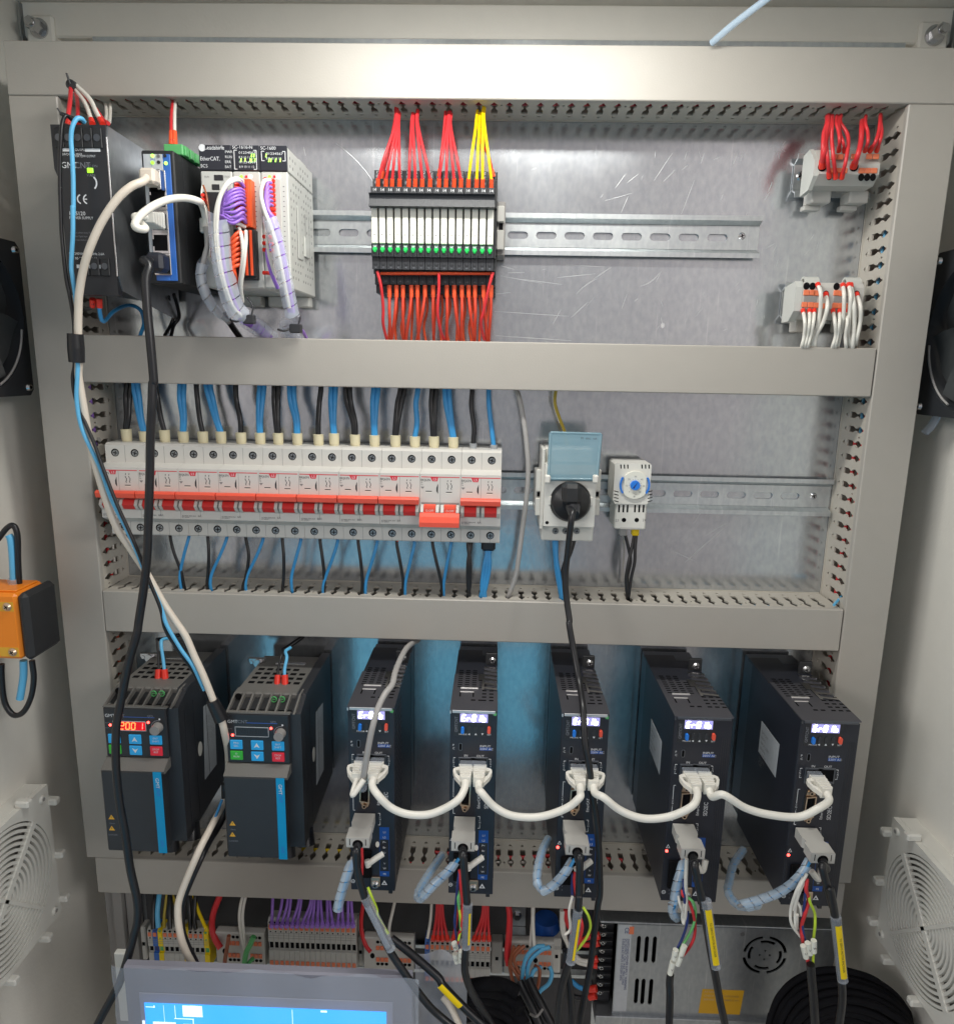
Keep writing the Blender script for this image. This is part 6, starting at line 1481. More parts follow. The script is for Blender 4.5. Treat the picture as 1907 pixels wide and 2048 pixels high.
    for z_ in (Z_ - 12.2, Z_ + 12.4): build('connector_screw', MB().cyl((X_, -DS, z_), (X_, -DS - 4, z_), 2.2, 2.0, 6, smooth=False).disc(X_, DS + 4, z_, 1.0, .05, 1), ['gold_metal', 'hole'], t)
    build('connector_flange', MB().prism([(X_ - 3.6, Z_ - 9), (X_ + 4.4, Z_ - 10), (X_ + 2.6, Z_ - 14), (X_ - 2.2, Z_ - 14)], DS, DS + 1.4, 'd').prism([(X_ - 3.2, Z_ + 9), (X_ + 4.4, Z_ + 10), (X_ + 2.6, Z_ + 14), (X_ - 2.2, Z_ + 14)], DS, DS + 1.4, 'd'), 'gold_metal', t)
    X_, Z_ = t4(602, 1435); build('earth_terminal', MB().box(X_ - 4, X_ + 3.6, DS, DS + 2, Z_ - 3, Z_ + 6, .4), 'gold_metal', t); screw(t, X_ - .4, DS + 2, Z_ - 1, 3.4, 'steel')
    X_, Z_ = t4(455, 1180); build('power_socket', MB().box(X_ - 7, X_ + 7, DS, DS + 3, Z_ - 14, Z_ + 12, .6), 'hole', t)
    X_, Z_ = t4(780, 1570); build('foot', MB().box(X_ - 2, X_ + 1.4, DS - 12, DS - 1, sz0 - 3.6, sz0, .3), 'black', t)
    if not wide:
        X_, Z_ = t3(862, 1160); build('dial', MB().prism([(X_ - 1.8, Z_ + 1), (X_, Z_ + 2), (X_ + 1.8, Z_ - .5), (X_ + 1, Z_ - 2.2), (X_ - 1, Z_ - 1.6)], DS, DS + .5, 'd'), 'conn_green', t)
    X_, Z_ = t4(635, 965); build('locking_tab', MB().disc(X_, DS, Z_, 1.6, .6, rz=2.6), 'wire_white', t)
    return t
sn = make_servo(False, 'SD1EC'); sw = make_servo(True, 'SD2EC')
sx = [at(694.6, 1413, DS).x, rx0, A(X5, 227, 662, DS).x, at(1350, 1430, DS).x, at(1604, 1436, DS).x]
slab = ['leftmost servo drive, with a grey cable draped over its display', 'second servo drive from the left, blue reflection left of it', 'middle servo drive, crossed by the black mains cord', 'fourth servo drive, wider body with a label on its left side', 'rightmost servo drive next to the right trunking, its OUT socket empty']
drives = []
for i in range(5):
    dlt = (sx[i] - rx0, 0, 0)
    if i == 1: sn['label'] = slab[1]; drives.append(sn)
    elif i == 3:
        sw.location.x += dlt[0] * .001; sw['_abs'] = tuple(Vector(sw['_abs']) + Vector(dlt)); sw['label'] = slab[3]; drives.append(sw)
    else: drives.append(None)
drives[0] = dup(sn, (sx[0] - rx0, 0, 0), slab[0]); drives[2] = dup(sn, (sx[2] - rx0, 0, 0), slab[2])
drives[4] = dup(sw, (sx[4] - sx[3], 0, 0), slab[4])
for i, F_, l in ((3, X6, [(145, 680), (216, 838), (200, 1060), (132, 880)]), (4, X7, [(147, 693), (268, 855), (240, 1080), (124, 900)])):
    xs_ = sx[i]; pf = []
    for a, b_ in l: q = atX(*F_(a, b_), xs_); pf.append((-q.y, q.z))
    build('rating_label', MB().prism(pf, xs_ - .25, xs_), 'label_silver', drives[i])
    tx = MB(); dmx = max(p_[0] for p_ in pf); zx = max(p_[1] for p_ in pf)
    for k, s_ in enumerate(('GMTCNT', 'SERVO', 'INPUT 220V', '50/60Hz', 'OUTPUT', 'SN:2305', 'CE')):
        dd0 = min(p_[0] for p_ in pf) + 3
        tx.text(s_, 0, 0, 2.6 if k < 6 else 4.5, 0, fn=lambda aa, bb, w, k=k: (xs_ - .3, -(dd0 + aa), zx - 10 - k * 5.2 + bb))
    build('label_lettering', tx, 'print_grey', drives[i])
for i in (2, 3, 4):
    X_, Z_ = t4(318, 935) if i == 2 else t4(318, 935)
    X_ += sx[i] - rx0 - (.4 if i == 2 else 0)
    build('indicator_light', MB().disc(X_, DS, Z_ + 1.5, 1.2, .5, seg=12), 'led_red', drives[i])
# patch cables with booted plugs
def plug(o, x, z, side):
    y = DS + 1
    build('plug_body', MB().box(x - 5.6, x + 5.6, y - 2, y + 8, z - 4, z + 4, .5), 'clear', o)
    b = MB()
    b.prism([(x - 6, y + 5), (x + 6, y + 5), (x + 5, y + 12), (x + 4.2, y + 19), (x + 3.8, y + 24), (x - 3.8, y + 24), (x - 4.2, y + 19), (x - 5, y + 12)], z - 4.4, z + 3.8, 'z')
    for k in range(4): b.prism([(x - 5.2 + k * .3, y + 10.5 + k * 3.5), (x + 5.2 - k * .3, y + 10.5 + k * 3.5), (x + 5.2 - k * .3, y + 12.6 + k * 3.5), (x - 5.2 + k * .3, y + 12.6 + k * 3.5)], z - 5, z + 4.4, 'z')
    build('boot', b, 'cable_white', o)
    c = MB(); W2_ = lambda l: [(x + side * a, y + b_) for a, b_ in l]
    c.wall_holes(W2_([(3.5, 7), (8.4, 8.5), (10.2, 10), (10.4, 13), (8.6, 18.5), (4, 25)]), [W2_([(4.8, 11.5), (8.2, 11.8), (7.4, 15.4), (4.8, 18.5)])], lambda a, b_, q: (a, -b_, z + 4.2 - q - (b_ - y) * .16), 3.4)
    build('latch_guard', c, 'cable_white', o)
pz = at(935, 1560, 164).z - 1
inx = [sx[i] + (t3(515, 1800)[0] - rx0) for i in range(5)]; outx = [sx[i] + (t3(672, 1800)[0] - rx0) for i in range(5)]
arcs = [
 [(747, 1563), (756.6, 1591.5), (780.8, 1615), (812, 1628), (850, 1630), (882, 1620.5), (914.4, 1601), (930, 1580)],
 [(954.7, 1563), (963, 1586), (987, 1612.5), (1019, 1630), (1060, 1635), (1096.6, 1630), (1136, 1614.6), (1158.6, 1595), (1165, 1575)],
 [(1189.6, 1566.8), (1206.5, 1595), (1234.6, 1617.5), (1265, 1632), (1298, 1638), (1341.7, 1632.4), (1382.5, 1613.4), (1398.6, 1587)],
 [(1417.5, 1569.6), (1446.7, 1590), (1490, 1616), (1538, 1629.6), (1596.7, 1634), (1637.6, 1616), (1656.5, 1592)]]
nm5 = ['first', 'second', 'third', 'fourth', 'fifth']
for i in range(4):
    a_ = Vector((outx[i], -(DS + 22), pz)); b_ = Vector((inx[i + 1], -(DS + 22), pz))
    mid = [at(u, v, 178) for u, v in arcs[i]]
    o = lead(f'white patch cable sagging between the {nm5[i]} and the {nm5[i + 1]} servo drive', 'cable_white', 3.6, [a_, a_ + Vector((.5, -8, -3))] + mid[1:-1] + [b_ + Vector((-.5, -8, -3)), b_], 'patch_cable', 'cable')
    o['group'] = 'white patch cables between the servo drives'
    plug(o, a_.x, pz, 1); plug(o, b_.x, pz, -1)
# first drive: left plug under the grey cable
o = lead('white plug in the IN socket of the leftmost servo drive behind the grey cable', 'cable_white', 2.6, [Vector((inx[0] - 2, -(DS + 22), pz)), Vector((inx[0] - 4, -(DS + 34), pz - 9)), A(X2, 420, 120, 168)], 'patch_cable', 'cable'); plug(o, inx[0] - 2, pz, -1)
gc = P(X1, (1090, 255, 30), (1020, 290, 50), (950, 350, 75), (880, 470, 100), (810, 640, 125), (770, 800, 142), (680, 920, 152), (600, 1080, 160), (545, 1260, 166), (500, 1450, 168), (455, 1700, 168), (415, 1930, 166)) + P(X2, (398, 110, 158), (400, 180, 150))
o = lead('grey cable coming over the leftmost servo drive to its nine pin connector', 'wire_grey', 2.9, gc)
build('hood', MB().box(A(X2, 350, 100, 160).x, A(X2, 450, 100, 160).x, 141, 162, A(X2, 400, 190, 150).z, A(X2, 400, -20, 160).z, 2), 'clear', o)
# grey hooded connectors with black cables
hz1 = t4(480, 580, 141)[1]; hz0 = t4(480, 1000, 172)[1]
hoff = t4(470, 900, 172)[0] - rx0
def hood(i, path, r, label, slant=0):
    cx = sx[i] + hoff
    o = lead(label, 'cable_black', r, path, 'servo_cable', 'cable'); o['group'] = 'black cables hanging from the servo drives'
    h = 8.6
    b = MB().prism([(cx - h, 141), (cx + h, 141), (cx + h, 154), (cx + h - 1.4, 156), (cx + h - 1.4, 158.5), (cx + h + .6, 160), (cx + h + .6, 173), (cx - h - .6, 173), (cx - h - .6, 160), (cx - h + 1.4, 158.5), (cx - h + 1.4, 156), (cx - h, 154)], hz0, hz1, 'z')
    build('hood', b, 'grey_plastic', o)
    build('hood_slots', MB().box(cx - h + 2, cx - h + 2.6, 173, 173.1, hz0 + 2, hz1 - 1).box(cx + h - 2.6, cx + h - 2, 173, 173.1, hz0 + 2, hz1 - 1).disc(cx, 173, (hz0 + hz1) / 2 - 1.5, 4.2, .1), 'hole', o)
    return o
def hstart(i):
    cx = sx[i] + hoff; z = (hz0 + hz1) / 2 - 1.5
    return [Vector((cx, -170, z)), Vector((cx, -180, z - 2))]
r_ = 3.6
h0 = hood(0, hstart(0) + P(X2, (325, 1000, 186), (330, 1180, 187), (375, 1400, 188), (450, 1640, 188), (530, 1820, 188), (630, 1988, 188)) + P(W2, (1230, 400, 188), (1330, 620, 188), (1480, 850, 190), (1700, 1150, 192), (1850, 1300, 192), (2100, 1500, 194)), r_, 'black cable from the leftmost servo drive slanting down past the screen')
h1 = hood(1, hstart(1) + P(X4, (472, 1050, 186), (490, 1300, 188), (515, 1600, 189), (530, 1900, 190)) + P(W3, (520, 320, 190), (512, 560, 190), (505, 740, 190), (540, 880, 188), (600, 1000, 184), (720, 1200, 180), (800, 1340, 176)), r_, 'black cable hanging straight down from the second servo drive')
h2 = hood(2, hstart(2) + P(X5, (350, 1680, 186), (350, 1800, 188), (345, 1960, 189)) + P(W3, (1560, 60, 190), (1545, 250, 190), (1495, 600, 190), (1440, 760, 188), (1395, 950, 186), (1360, 1300, 184)), r_, 'black cable hanging from the middle servo drive, leaning left')
h3 = hood(3, hstart(3) + P(X6, (440, 1680, 186), (470, 1830, 188), (500, 1960, 189)) + P(W4, (1060, 200, 190), (1095, 400, 190), (1150, 720, 190), (1185, 900, 190), (1230, 1150, 190), (1290, 1420, 190)), r_, 'black cable hanging from the fourth servo drive with a long yellow label')
h4 = hood(4, hstart(4) + P(X7, (560, 1690, 186), (600, 1850, 188), (635, 1970, 189)) + P(W5, (600, 180, 190), (645, 430, 190), (680, 760, 190), (712, 1080, 190), (725, 1300, 190), (690, 1600, 188)), r_, 'black cable hanging from the rightmost servo drive with a yellow label')
def cable_label(o, pa, pb, w, m='label_yellow', lw=.46, tube=True, name='cable_label', txt='TO SERVO MOTOR ENCODER', half=34, mid=0):
    a_, b_ = Vector(pa), Vector(pb); ax = (b_ - a_).normalized(); L = (b_ - a_).length
    if tube: build('clear_sleeve', MB().cyl(a_ - ax * 5, b_ + ax * 5, w * 1.12, w * 1.12, 16), 'clear', o)
    sd = ax.cross(Vector((0, -1, 0))).normalized(); up_ = Vector((0, -1, 0))
    mb = MB(); N = 8; vs = []
    for i in range(N + 1):
        an = math.radians(mid - half + 2 * half * i / N) ; off = (sd * math.sin(an) + up_ * math.cos(an)) * (w * 1.2)
        vs += [a_ + off, b_ + off]
    mb.add(vs, [(2 * i, 2 * i + 1, 2 * i + 3, 2 * i + 2) for i in range(N)], 0, True)
    if txt:
        f = lambda aa, bb, e: tuple(a_ + ax * (L * .22 + aa) - sd * bb + up_ * (w * 1.2 + .2))
        mb.text(txt, 0, -.6, 1.6, 0, mi=1, fn=f)
    build(name, mb, [m, 'print_black'], o)
cable_label(h3, A(W4, 1095, 170, 191), A(W4, 1178, 735, 191), 3.6)
cable_label(h4, A(W5, 664, 530, 191), A(W5, 722, 1060, 191), 3.6)
cable_label(h2, A(W3, 1545, 240, 191), A(W3, 1490, 620, 191), 3.4, txt='', half=15, mid=-18)
cable_label(h1, A(W3, 530, 190, 191), A(W3, 520, 480, 191), 3.4, txt='', half=12, mid=-30)
cable_label(h0, A(W2, 1110, 140, 190), A(W2, 1320, 560, 190), 3.4, m='clear', txt='')
# white stubs in front of the power sockets
for i in range(5):
    if i >= 3: 
        q = (A(X6, 470, 1680, 150) if i == 3 else A(X7, 510, 1735, 150))
        o = build('wire_stub', MB().tube([q + Vector((-4, -2, 3)), q + Vector((2, -3, -3)), q + Vector((5, 0, 5))], 2.6, 10), 'wire_white', loc=q)
    else:
        dx = sx[i] - rx0
        a_ = A(X4, 535, 1215, 152) + Vector((dx, 0, 0)); b_ = A(X4, 620, 1150, 150) + Vector((dx, 0, 0)); c_ = A(X4, 715, 1085, 146) + Vector((dx, 0, 0))
        o = build('wire_stub', MB().tube([a_, b_, c_], 2.5, 10).cyl(a_ + Vector((-1, 1, 3)), a_ + Vector((.5, 0, -2.4)), 2.4, seg=10), 'wire_white', loc=a_)
    tag(o, f'short white wire stub in front of the {nm5[i]} servo drive', 'wire', 'white stubs on the servo drives')
# blue white spiral wrapped loops
def sp(label, path, r, inner=True):
    r = r * .84; o = spiral(label, path, r * 1.06, 7.5, 'spiral_blue', frac=.9)
    o['group'] = 'spiral wrapped leads of the servo drives'
    build('inner_wire', MB().tube([p_ + Vector((r * .3, 0, r * .1)) for p_ in path], r * .42, 8, sub=6), 'wire_blue', o)
    build('inner_wire', MB().tube([p_ - Vector((r * .38, 0, r * .2)) for p_ in path], r * .4, 8, sub=6), 'wire_grey', o)
sp('spiral wrapped lead pointing down left below the leftmost servo drive', P(X2, (300, 1080, 160), (235, 1230, 168), (180, 1400, 172), (120, 1600, 174), (95, 1730, 174)), 4.4)
sp('spiral wrapped loop left of the second servo drive', P(X4, (400, 1110, 160), (290, 1260, 168), (130, 1400, 172), (0, 1540, 172), (-70, 1600, 166), (-90, 1540, 156), (-20, 1400, 140), (90, 1230, 120), (210, 1060, 100)), 4.0)
sp('spiral wrapped loop left of the middle servo drive', P(X5, (305, 1700, 162), (250, 1790, 168), (170, 1880, 172), (90, 1925, 172), (50, 1870, 166), (55, 1760, 152), (85, 1640, 130), (125, 1560, 105)), 4.0)
sp('spiral wrapped lead hanging in front of the fourth servo drive', P(X6, (375, 1620, 160), (350, 1720, 168), (318, 1830, 172), (300, 1950, 174)) + P(W4, (745, 150, 174), (745, 240, 172), (780, 280, 168)), 4.3)
sp('long spiral wrapped loop from the rightmost servo drive to the left', P(X7, (475, 1640, 162), (420, 1740, 168), (300, 1850, 172), (130, 1920, 172), (0, 1955, 170)) + P(W4, (1620, 150, 166), (1470, 175, 160), (1370, 120, 150), (1310, 10, 138)) + P(X6, (680, 1790, 125), (705, 1680, 112), (775, 1575, 95)), 3.9)
# loose coloured motor wires with white tags
def mw_(i, col, r, f, l, dd=176, lab=None):
    cn = col.replace('wire_', '').replace('cable_', '').replace('darkblue', 'dark blue').replace('lime', 'yellow green')
    wire([A(f, a, b_, dd + (k % 2) * 2) for k, (a, b_) in enumerate(l)], r, col, lab or f'{cn} motor wire below the {nm5[i]} servo drive', 'coloured motor wires below the servo drives')
mw_(0, 'wire_red', 1.4, X2, [(395, 950), (400, 1150), (395, 1300)], 150)
mw_(0, 'wire_lime', 1.4, X2, [(470, 1460), (520, 1590), (575, 1720), (590, 1820), (660, 1940), (720, 2040)])
mw_(0, 'wire_gold', 1.2, X2, [(480, 1560), (540, 1720), (600, 1850), (680, 1980)])
mw_(1, 'wire_darkblue', 1.3, X4, [(425, 1250), (400, 1450), (380, 1700), (370, 1950)])
mw_(1, 'wire_green', 1.4, X4, [(418, 1500), (410, 1620), (430, 1800), (445, 1988)])
mw_(1, 'wire_red', 1.4, X4, [(425, 1240), (440, 1450), (460, 1650), (455, 1988)])
mw_(1, 'wire_darkblue', 1.2, W3, [(418, 200), (410, 300), (425, 420), (455, 560)], lab='dark blue wire curving to the white tags below the second servo drive')
mw_(1, 'wire_red', 1.4, W3, [(470, 180), (478, 300), (450, 430), (425, 560), (425, 620)], lab='red wire curving to the white tags below the second servo drive')
mw_(1, 'wire_lime', 1.1, W3, [(450, 150), (462, 240), (470, 350), (445, 470)])
mw_(2, 'wire_red', 1.5, X5, [(315, 1790), (310, 1860), (325, 1960)], 160)
mw_(2, 'wire_darkblue', 1.4, X5, [(300, 1800), (295, 1900), (300, 1988)], 160)
mw_(2, 'wire_white', 1.4, W3, [(1500, 60), (1470, 200), (1480, 360), (1430, 420)])
mw_(2, 'wire_lime', 1.4, W3, [(1600, 160), (1650, 250), (1665, 350), (1620, 460), (1540, 560), (1500, 600)])
mw_(2, 'wire_red', 1.7, W3, [(1570, 250), (1590, 340), (1570, 450), (1520, 550)], lab='red wire beside the yellow label below the third servo drive')
mw_(3, 'wire_white', 1.9, X6, [(385, 1640), (380, 1800), (385, 1988)])
mw_(3, 'wire_white', 1.6, W4, [(885, 0), (880, 200), (870, 340)], lab='straight white wire beside the spiral wrap of the fourth servo drive')
mw_(3, 'wire_white', 1.3, W4, [(800, 60), (820, 160), (860, 260), (855, 350), (840, 270), (860, 140)], lab='kinked white wire beside the spiral wrap of the fourth servo drive')
mw_(3, 'wire_darkblue', 1.5, X6, [(365, 1780), (370, 1900), (380, 1988)])
mw_(3, 'wire_red', 1.5, W4, [(840, 0), (850, 60), (905, 110), (955, 250), (975, 400), (950, 530), (880, 640), (805, 720)])
mw_(3, 'wire_green', 1.4, W4, [(890, 70), (955, 130), (978, 230), (955, 370), (890, 500), (820, 610), (760, 730)])
mw_(3, 'wire_darkblue', 1.3, W4, [(900, 220), (890, 350), (850, 480), (790, 610)], lab='dark blue wire curving to the white tags of the fourth servo drive')
mw_(4, 'wire_white', 1.6, X7, [(455, 1740), (400, 1850), (365, 1988)])
mw_(4, 'wire_white', 1.5, W5, [(330, 80), (260, 220), (205, 400), (215, 550), (300, 670)], lab='outer white wire looping below the rightmost servo drive')
mw_(4, 'wire_white', 1.5, W5, [(340, 120), (280, 260), (250, 400), (250, 560), (265, 590), (270, 450)], lab='inner white wire looping below the rightmost servo drive')
mw_(4, 'wire_white', 1.3, W5, [(270, 320), (300, 380), (310, 460)], lab='short white wire end below the rightmost servo drive')
mw_(4, 'wire_red', 1.9, W5, [(370, 90), (360, 200), (385, 300), (350, 440), (315, 560), (320, 680), (340, 770), (385, 950)])
mw_(4, 'wire_lime', 1.4, W5, [(385, 240), (400, 330), (445, 430), (450, 560), (435, 700), (430, 950)])
mw_(4, 'wire_darkblue', 1.3, W5, [(355, 130), (345, 330), (320, 500), (335, 650), (365, 760)])
def tagw(i, F_, l, dd=180):
    for k, (a0_, b0_, a1_, b1_) in enumerate(l):
        a_, b_ = A(F_, a0_, b0_, dd), A(F_, a1_, b1_, dd)
        w = ['U', 'V', 'W'][k % 3]
        o = build('wire_tag', MB().cyl(a_, b_, 2.3, seg=14), 'relay_white', loc=a_)
        c_ = (a_ + b_) / 2; 
        build('tag_letter', MB().text(w, c_.x, c_.z - 1, 2.0, -c_.y + 2.45, al='c'), 'print_black', o)
        tag(o, f'white wire tag marked {w} below the {nm5[i]} servo drive', 'wire tag', 'white wire tags')
tagw(1, W3, [(415, 590, 435, 670), (470, 565, 470, 665), (405, 490, 425, 545)], 182)
tagw(3, W4, [(775, 615, 755, 715), (745, 740, 715, 865), (865, 575, 790, 770)], 182)
tagw(4, W5, [(330, 765, 360, 885), (375, 735, 400, 850), (437, 712, 437, 830)], 182)
lead('black motor cable hanging below the white tags of the fourth servo drive', 'cable_black', 3.6, P(W4, (720, 870, 182), (712, 960, 182), (715, 1100, 184), (708, 1400, 186)), 'motor_cable', 'cable')
lead('black motor cable hanging below the white tags of the rightmost servo drive', 'cable_black', 4.0, P(W5, (405, 955, 182), (415, 1080, 182), (435, 1300, 182), (455, 1600, 182)), 'motor_cable', 'cable')
lead('black motor cable hanging below the middle servo drive, right of another', 'cable_black', 3.6, P(W3, (1440, 560, 176), (1450, 750, 178), (1480, 950, 180), (1500, 1300, 182)), 'motor_cable', 'cable')
o = lead('black motor cable with a yellow label crossing right of the screen corner', 'cable_black', 4.0, P(W2, (1350, 500, 170), (1480, 600, 172), (1650, 740, 176), (1830, 900, 180)) + P(W3, (300, 880, 182), (400, 990, 182), (560, 1150, 184), (760, 1330, 186)), 'motor_cable', 'cable')
cable_label(o, A(W3, 275, 850, 183), A(W3, 465, 1045, 183), 3.9, tube=False, txt='')
# ================================================================= BOTTOM ROW AND SIDE WALLS
db = 46
def strip(label, F_, x0p, x1p, n, ytop, ybot, cols, full=True, yo=0):
    a_ = A(F_, x0p, ytop, db); b_ = A(F_, x1p, ytop, db)
    z1 = a_.z; z0 = A(F_, x0p, ybot, db).z if full else a_.z - 52
    w = (b_.x - a_.x) / n
    t = thing('terminal_strip', label, 'terminal strip', ((a_.x + b_.x) / 2, -7, z0), 'terminal strips of the bottom rail')
    H_ = z1 - z0
    for i in range(n):
        x0_, x1_ = a_.x + w * i + .12, a_.x + w * (i + 1) - .12
        c = cols[i % len(cols)] if len(cols) < n else cols[i]
        up_c, body, sl = {'g': ('lever_orange', 'grey_plastic', 'hole'), 'b': ('lever_orange', 'switch_blue', 'wire_darkblue'), 'y': ('label_yellow', 'label_yellow', 'conn_green')}[c]
        m = MB().prism([(30, z1 - 2), (db - 4, z1), (db, z1 - 3), (db, z1 - H_ * .45), (db - 2, z1 - H_ * .46), (db - 2, z1 - H_ * .62), (db, z1 - H_ * .63), (db, z0 + 2), (db - 3, z0), (30, z0)], x0_, x1_)
        xc = (x0_ + x1_) / 2; hw = w * .32
        m.box(xc - hw, xc + hw, db, db + .8, z1 - H_ * .19, z1 - H_ * .09, .2, 1).box(xc - hw, xc + hw, db, db + .8, z0 + H_ * .06, z0 + H_ * .16, .2, 1)
        m.box(xc - hw, xc + hw, db - 2, db - 1.8, z1 - H_ * .60, z1 - H_ * .48, 0, 2)
        m.disc(xc, db, z1 - H_ * .05, hw * .8, .1, 2, 8).disc(xc, db, z1 - H_ * .235, hw * .5, .1, 2, 8).disc(xc, db, z0 + H_ * .03, hw * .8, .1, 2, 8)
        build('terminal', m, [body, up_c, sl], t)
    for k in range(3):
        zk = z1 - H_ * (.27 + k * .05)
        build('groove', MB().box(a_.x + .2, b_.x - .2, db + .02, db + .1, zk, zk + .4), 'mid_grey', t)
    return a_.x, b_.x, z0, z1
def dist_block(label, F_, x0p, x1p, ytop, ybot):
    a_, b_ = A(F_, x0p, ytop, db), A(F_, x1p, ybot, db)
    z1, z0 = a_.z, A(F_, x0p, ybot, db).z; x0_, x1_ = a_.x, b_.x
    t = thing('distribution_block', label, 'terminal block', ((x0_ + x1_) / 2, -7, z0), 'distribution blocks of the bottom rail')
    build('housing', MB().prism([(30, z1 - 6), (38, z1), (db - 1, z1), (db, z1 - 1), (db, z0 + 1), (db - 1, z0), (30, z0)], x0_, x1_), 'grey_plastic', t)
    W_ = x1_ - x0_; H_ = z1 - z0
    for g_ in (0, 1):
        bx = x0_ + W_ * (.28 + .46 * g_)
        build('wire_entry', MB().disc(bx - W_ * .11, db, (z0 + z1) / 2 - H_ * .04, W_ * .045, .2, rz=H_ * .08), 'hole', t)
        for k in range(3):
            xc = bx + k * W_ * .085
            build('wire_entry', MB().disc(xc, db, z1 - H_ * .12, W_ * .035, .2), 'hole', t)
            build('wire_entry', MB().disc(xc, db, z0 + H_ * .22, W_ * .035, .2), 'hole', t)
            for zc_ in (z1 - H_ * .29, z0 + H_ * .36):
                build('release_lever', MB().box(xc - W_ * .036, xc + W_ * .036, db, db + 1, zc_ - H_ * .06, zc_ + H_ * .06, .3), 'lever_orange', t)
    return t
zr3 = A(W2, 500, 640, 5).z
rail('galvanised rail of the bottom terminal row', -345, 130, zr3, -340)
strip('terminal strip at the far left of the bottom rail with blue and yellow green pieces', W1, 480, 1110, 12, 400, 790, ['g', 'b', 'y', 'g', 'g', 'g', 'g', 'y', 'g', 'g', 'g', 'y'])
strip('long grey terminal strip with purple wires on the bottom rail', W2, 75, 985, 17, 310, 800, ['g'])
strip('terminal strip with red wires and one blue end piece on the bottom rail', W3, 135, 745, 13, 470, 860, ['b'] + ['g'] * 12)
dist_block('pale distribution block with the thick red and green wires at the lower left', W1, 1185, 1700, 435, 790)
dist_block('pale distribution block crossed by the black motor cables', W2, 1065, 1580, 490, 830)
dist_block('pale distribution block with brown and sky blue wires left of the metal power supply', W3, 880, 1320, 480, 780)
for F_, xa, ya, xb, yb, lab in ((W1, 400, 400, 480, 740, 'end clamp left of the colourful terminal strip'), (W2, 1000, 500, 1055, 810, 'end clamp right of the purple wired terminal strip'), (W3, 752, 500, 850, 800, 'end clamp right of the red wired terminal strip'), (W3, 1322, 470, 1388, 790, 'white end clamp at the right end of the bottom rail')):
    a_, b_ = A(F_, xa, ya, 38), A(F_, xb, yb, 38)
    c = thing('rail_clamp', lab, 'rail clamp', ((a_.x + b_.x) / 2, -8, b_.z))
    build('body', MB().box(a_.x, b_.x, 24, 36, b_.z, a_.z, 1), 'grey_plastic' if xa != 1322 else 'white_plastic', c)
    build('screw_slot', MB().box((a_.x + b_.x) / 2 - 1.5, (a_.x + b_.x) / 2 + 1.5, 36, 36.4, (a_.z + b_.z) / 2 - 2, (a_.z + b_.z) / 2 + 2, .1), 'hole', c)
def w_(F_, l, r, m, lab, g=None, dd=(52, 50, 40, 30), **k):
    n = len(l); wire([A(F_, a, b_, dd[0] + (dd[-1] - dd[0]) * i / (n - 1)) for i, (a, b_) in enumerate(l)], r, m, lab, g, **k)
g = 'wires of the lower left terminal strip'
w_(W1, [(545, 405), (545, 250), (555, 120), (575, 20)], 3.0, 'cable_black', 'black wire at the left end of the lower left terminal strip', g)
w_(W1, [(600, 390), (590, 250), (600, 120), (612, 20)], 3.2, 'wire_sky', 'blue wire of the lower left terminal strip', g)
w_(W1, [(660, 395), (660, 280), (675, 150), (690, 20)], 2.0, 'wire_gold', 'ochre wire of the lower left terminal strip', g)
w_(W1, [(718, 405), (715, 250), (722, 130), (720, 20)], 3.0, 'cable_black', 'second black wire of the lower left terminal strip', g)
w_(W1, [(875, 400), (850, 320), (790, 180), (735, 40)], 2.2, 'wire_gold', 'yellow wire slanting behind the ivory cable at the lower left', g)
w_(W1, [(930, 410), (925, 300), (915, 150), (905, 20)], 2.6, 'cable_black', 'black wire right of the ivory cable at the lower left', g)
w_(W1, [(985, 410), (970, 300), (975, 150), (985, 20)], 2.6, 'cable_black', 'second black wire right of the ivory cable at the lower left', g)
w_(W1, [(1090, 400), (1050, 310), (1000, 190), (960, 40)], 2.2, 'wire_yellow', 'yellow wire slanting to the right end of the lower left strip', g)
w_(W1, [(1240, 600), (1180, 500), (1150, 380), (1165, 240), (1220, 90), (1245, 20)], 3.9, 'wire_red', 'thick red wire curving into the lower left distribution block')
w_(W1, [(1485, 610), (1450, 450), (1432, 280), (1445, 150), (1470, 60)], 2.0, 'wire_white', 'left white wire of the pair into the distribution block', 'white pair at the lower left')
w_(W1, [(1500, 610), (1480, 450), (1465, 300), (1475, 170), (1500, 60)], 2.0, 'wire_white', 'right white wire of the pair into the distribution block', 'white pair at the lower left')
w_(W1, [(1580, 480), (1545, 560), (1500, 660), (1480, 800)], 3.4, 'conn_green', 'green wire crossing the lower left distribution block', dd=(54, 58))
w_(W1, [(1325, 470), (1305, 600), (1285, 720), (1275, 830)], 2.6, 'wire_brown', 'brown wire crossing the lower left distribution block', dd=(54, 58))
w_(W1, [(1580, 700), (1540, 740), (1500, 800)], 2.6, 'conn_green', 'short green wire at the foot of the lower left distribution block', dd=(54, 58))
tpx = [130, 232, 290, 318, 405, 425, 530, 545, 562, 598, 620, 690, 712, 820, 840, 905, 935]
for i in range(17):
    bx_ = 120 + i * 52.2
    w_(W2, [(bx_, 372), (bx_ + (tpx[i] - bx_) * .15, 310), (bx_ + (tpx[i] - bx_) * .7, 190), (tpx[i], 70)], 1.9, 'wire_purple', f'{nth(i)} purple wire of the bottom row' + (' counted from the left' if i else ''), 'purple wires of the bottom row', dd=(52, 30), ferr=True, fm='wire_purple', fl=4)
w_(W2, [(1135, 640), (1080, 560), (1045, 430), (1040, 300), (1060, 150), (1075, 60)], 2.6, 'wire_red', 'red wire curving into the distribution block behind the motor cables')
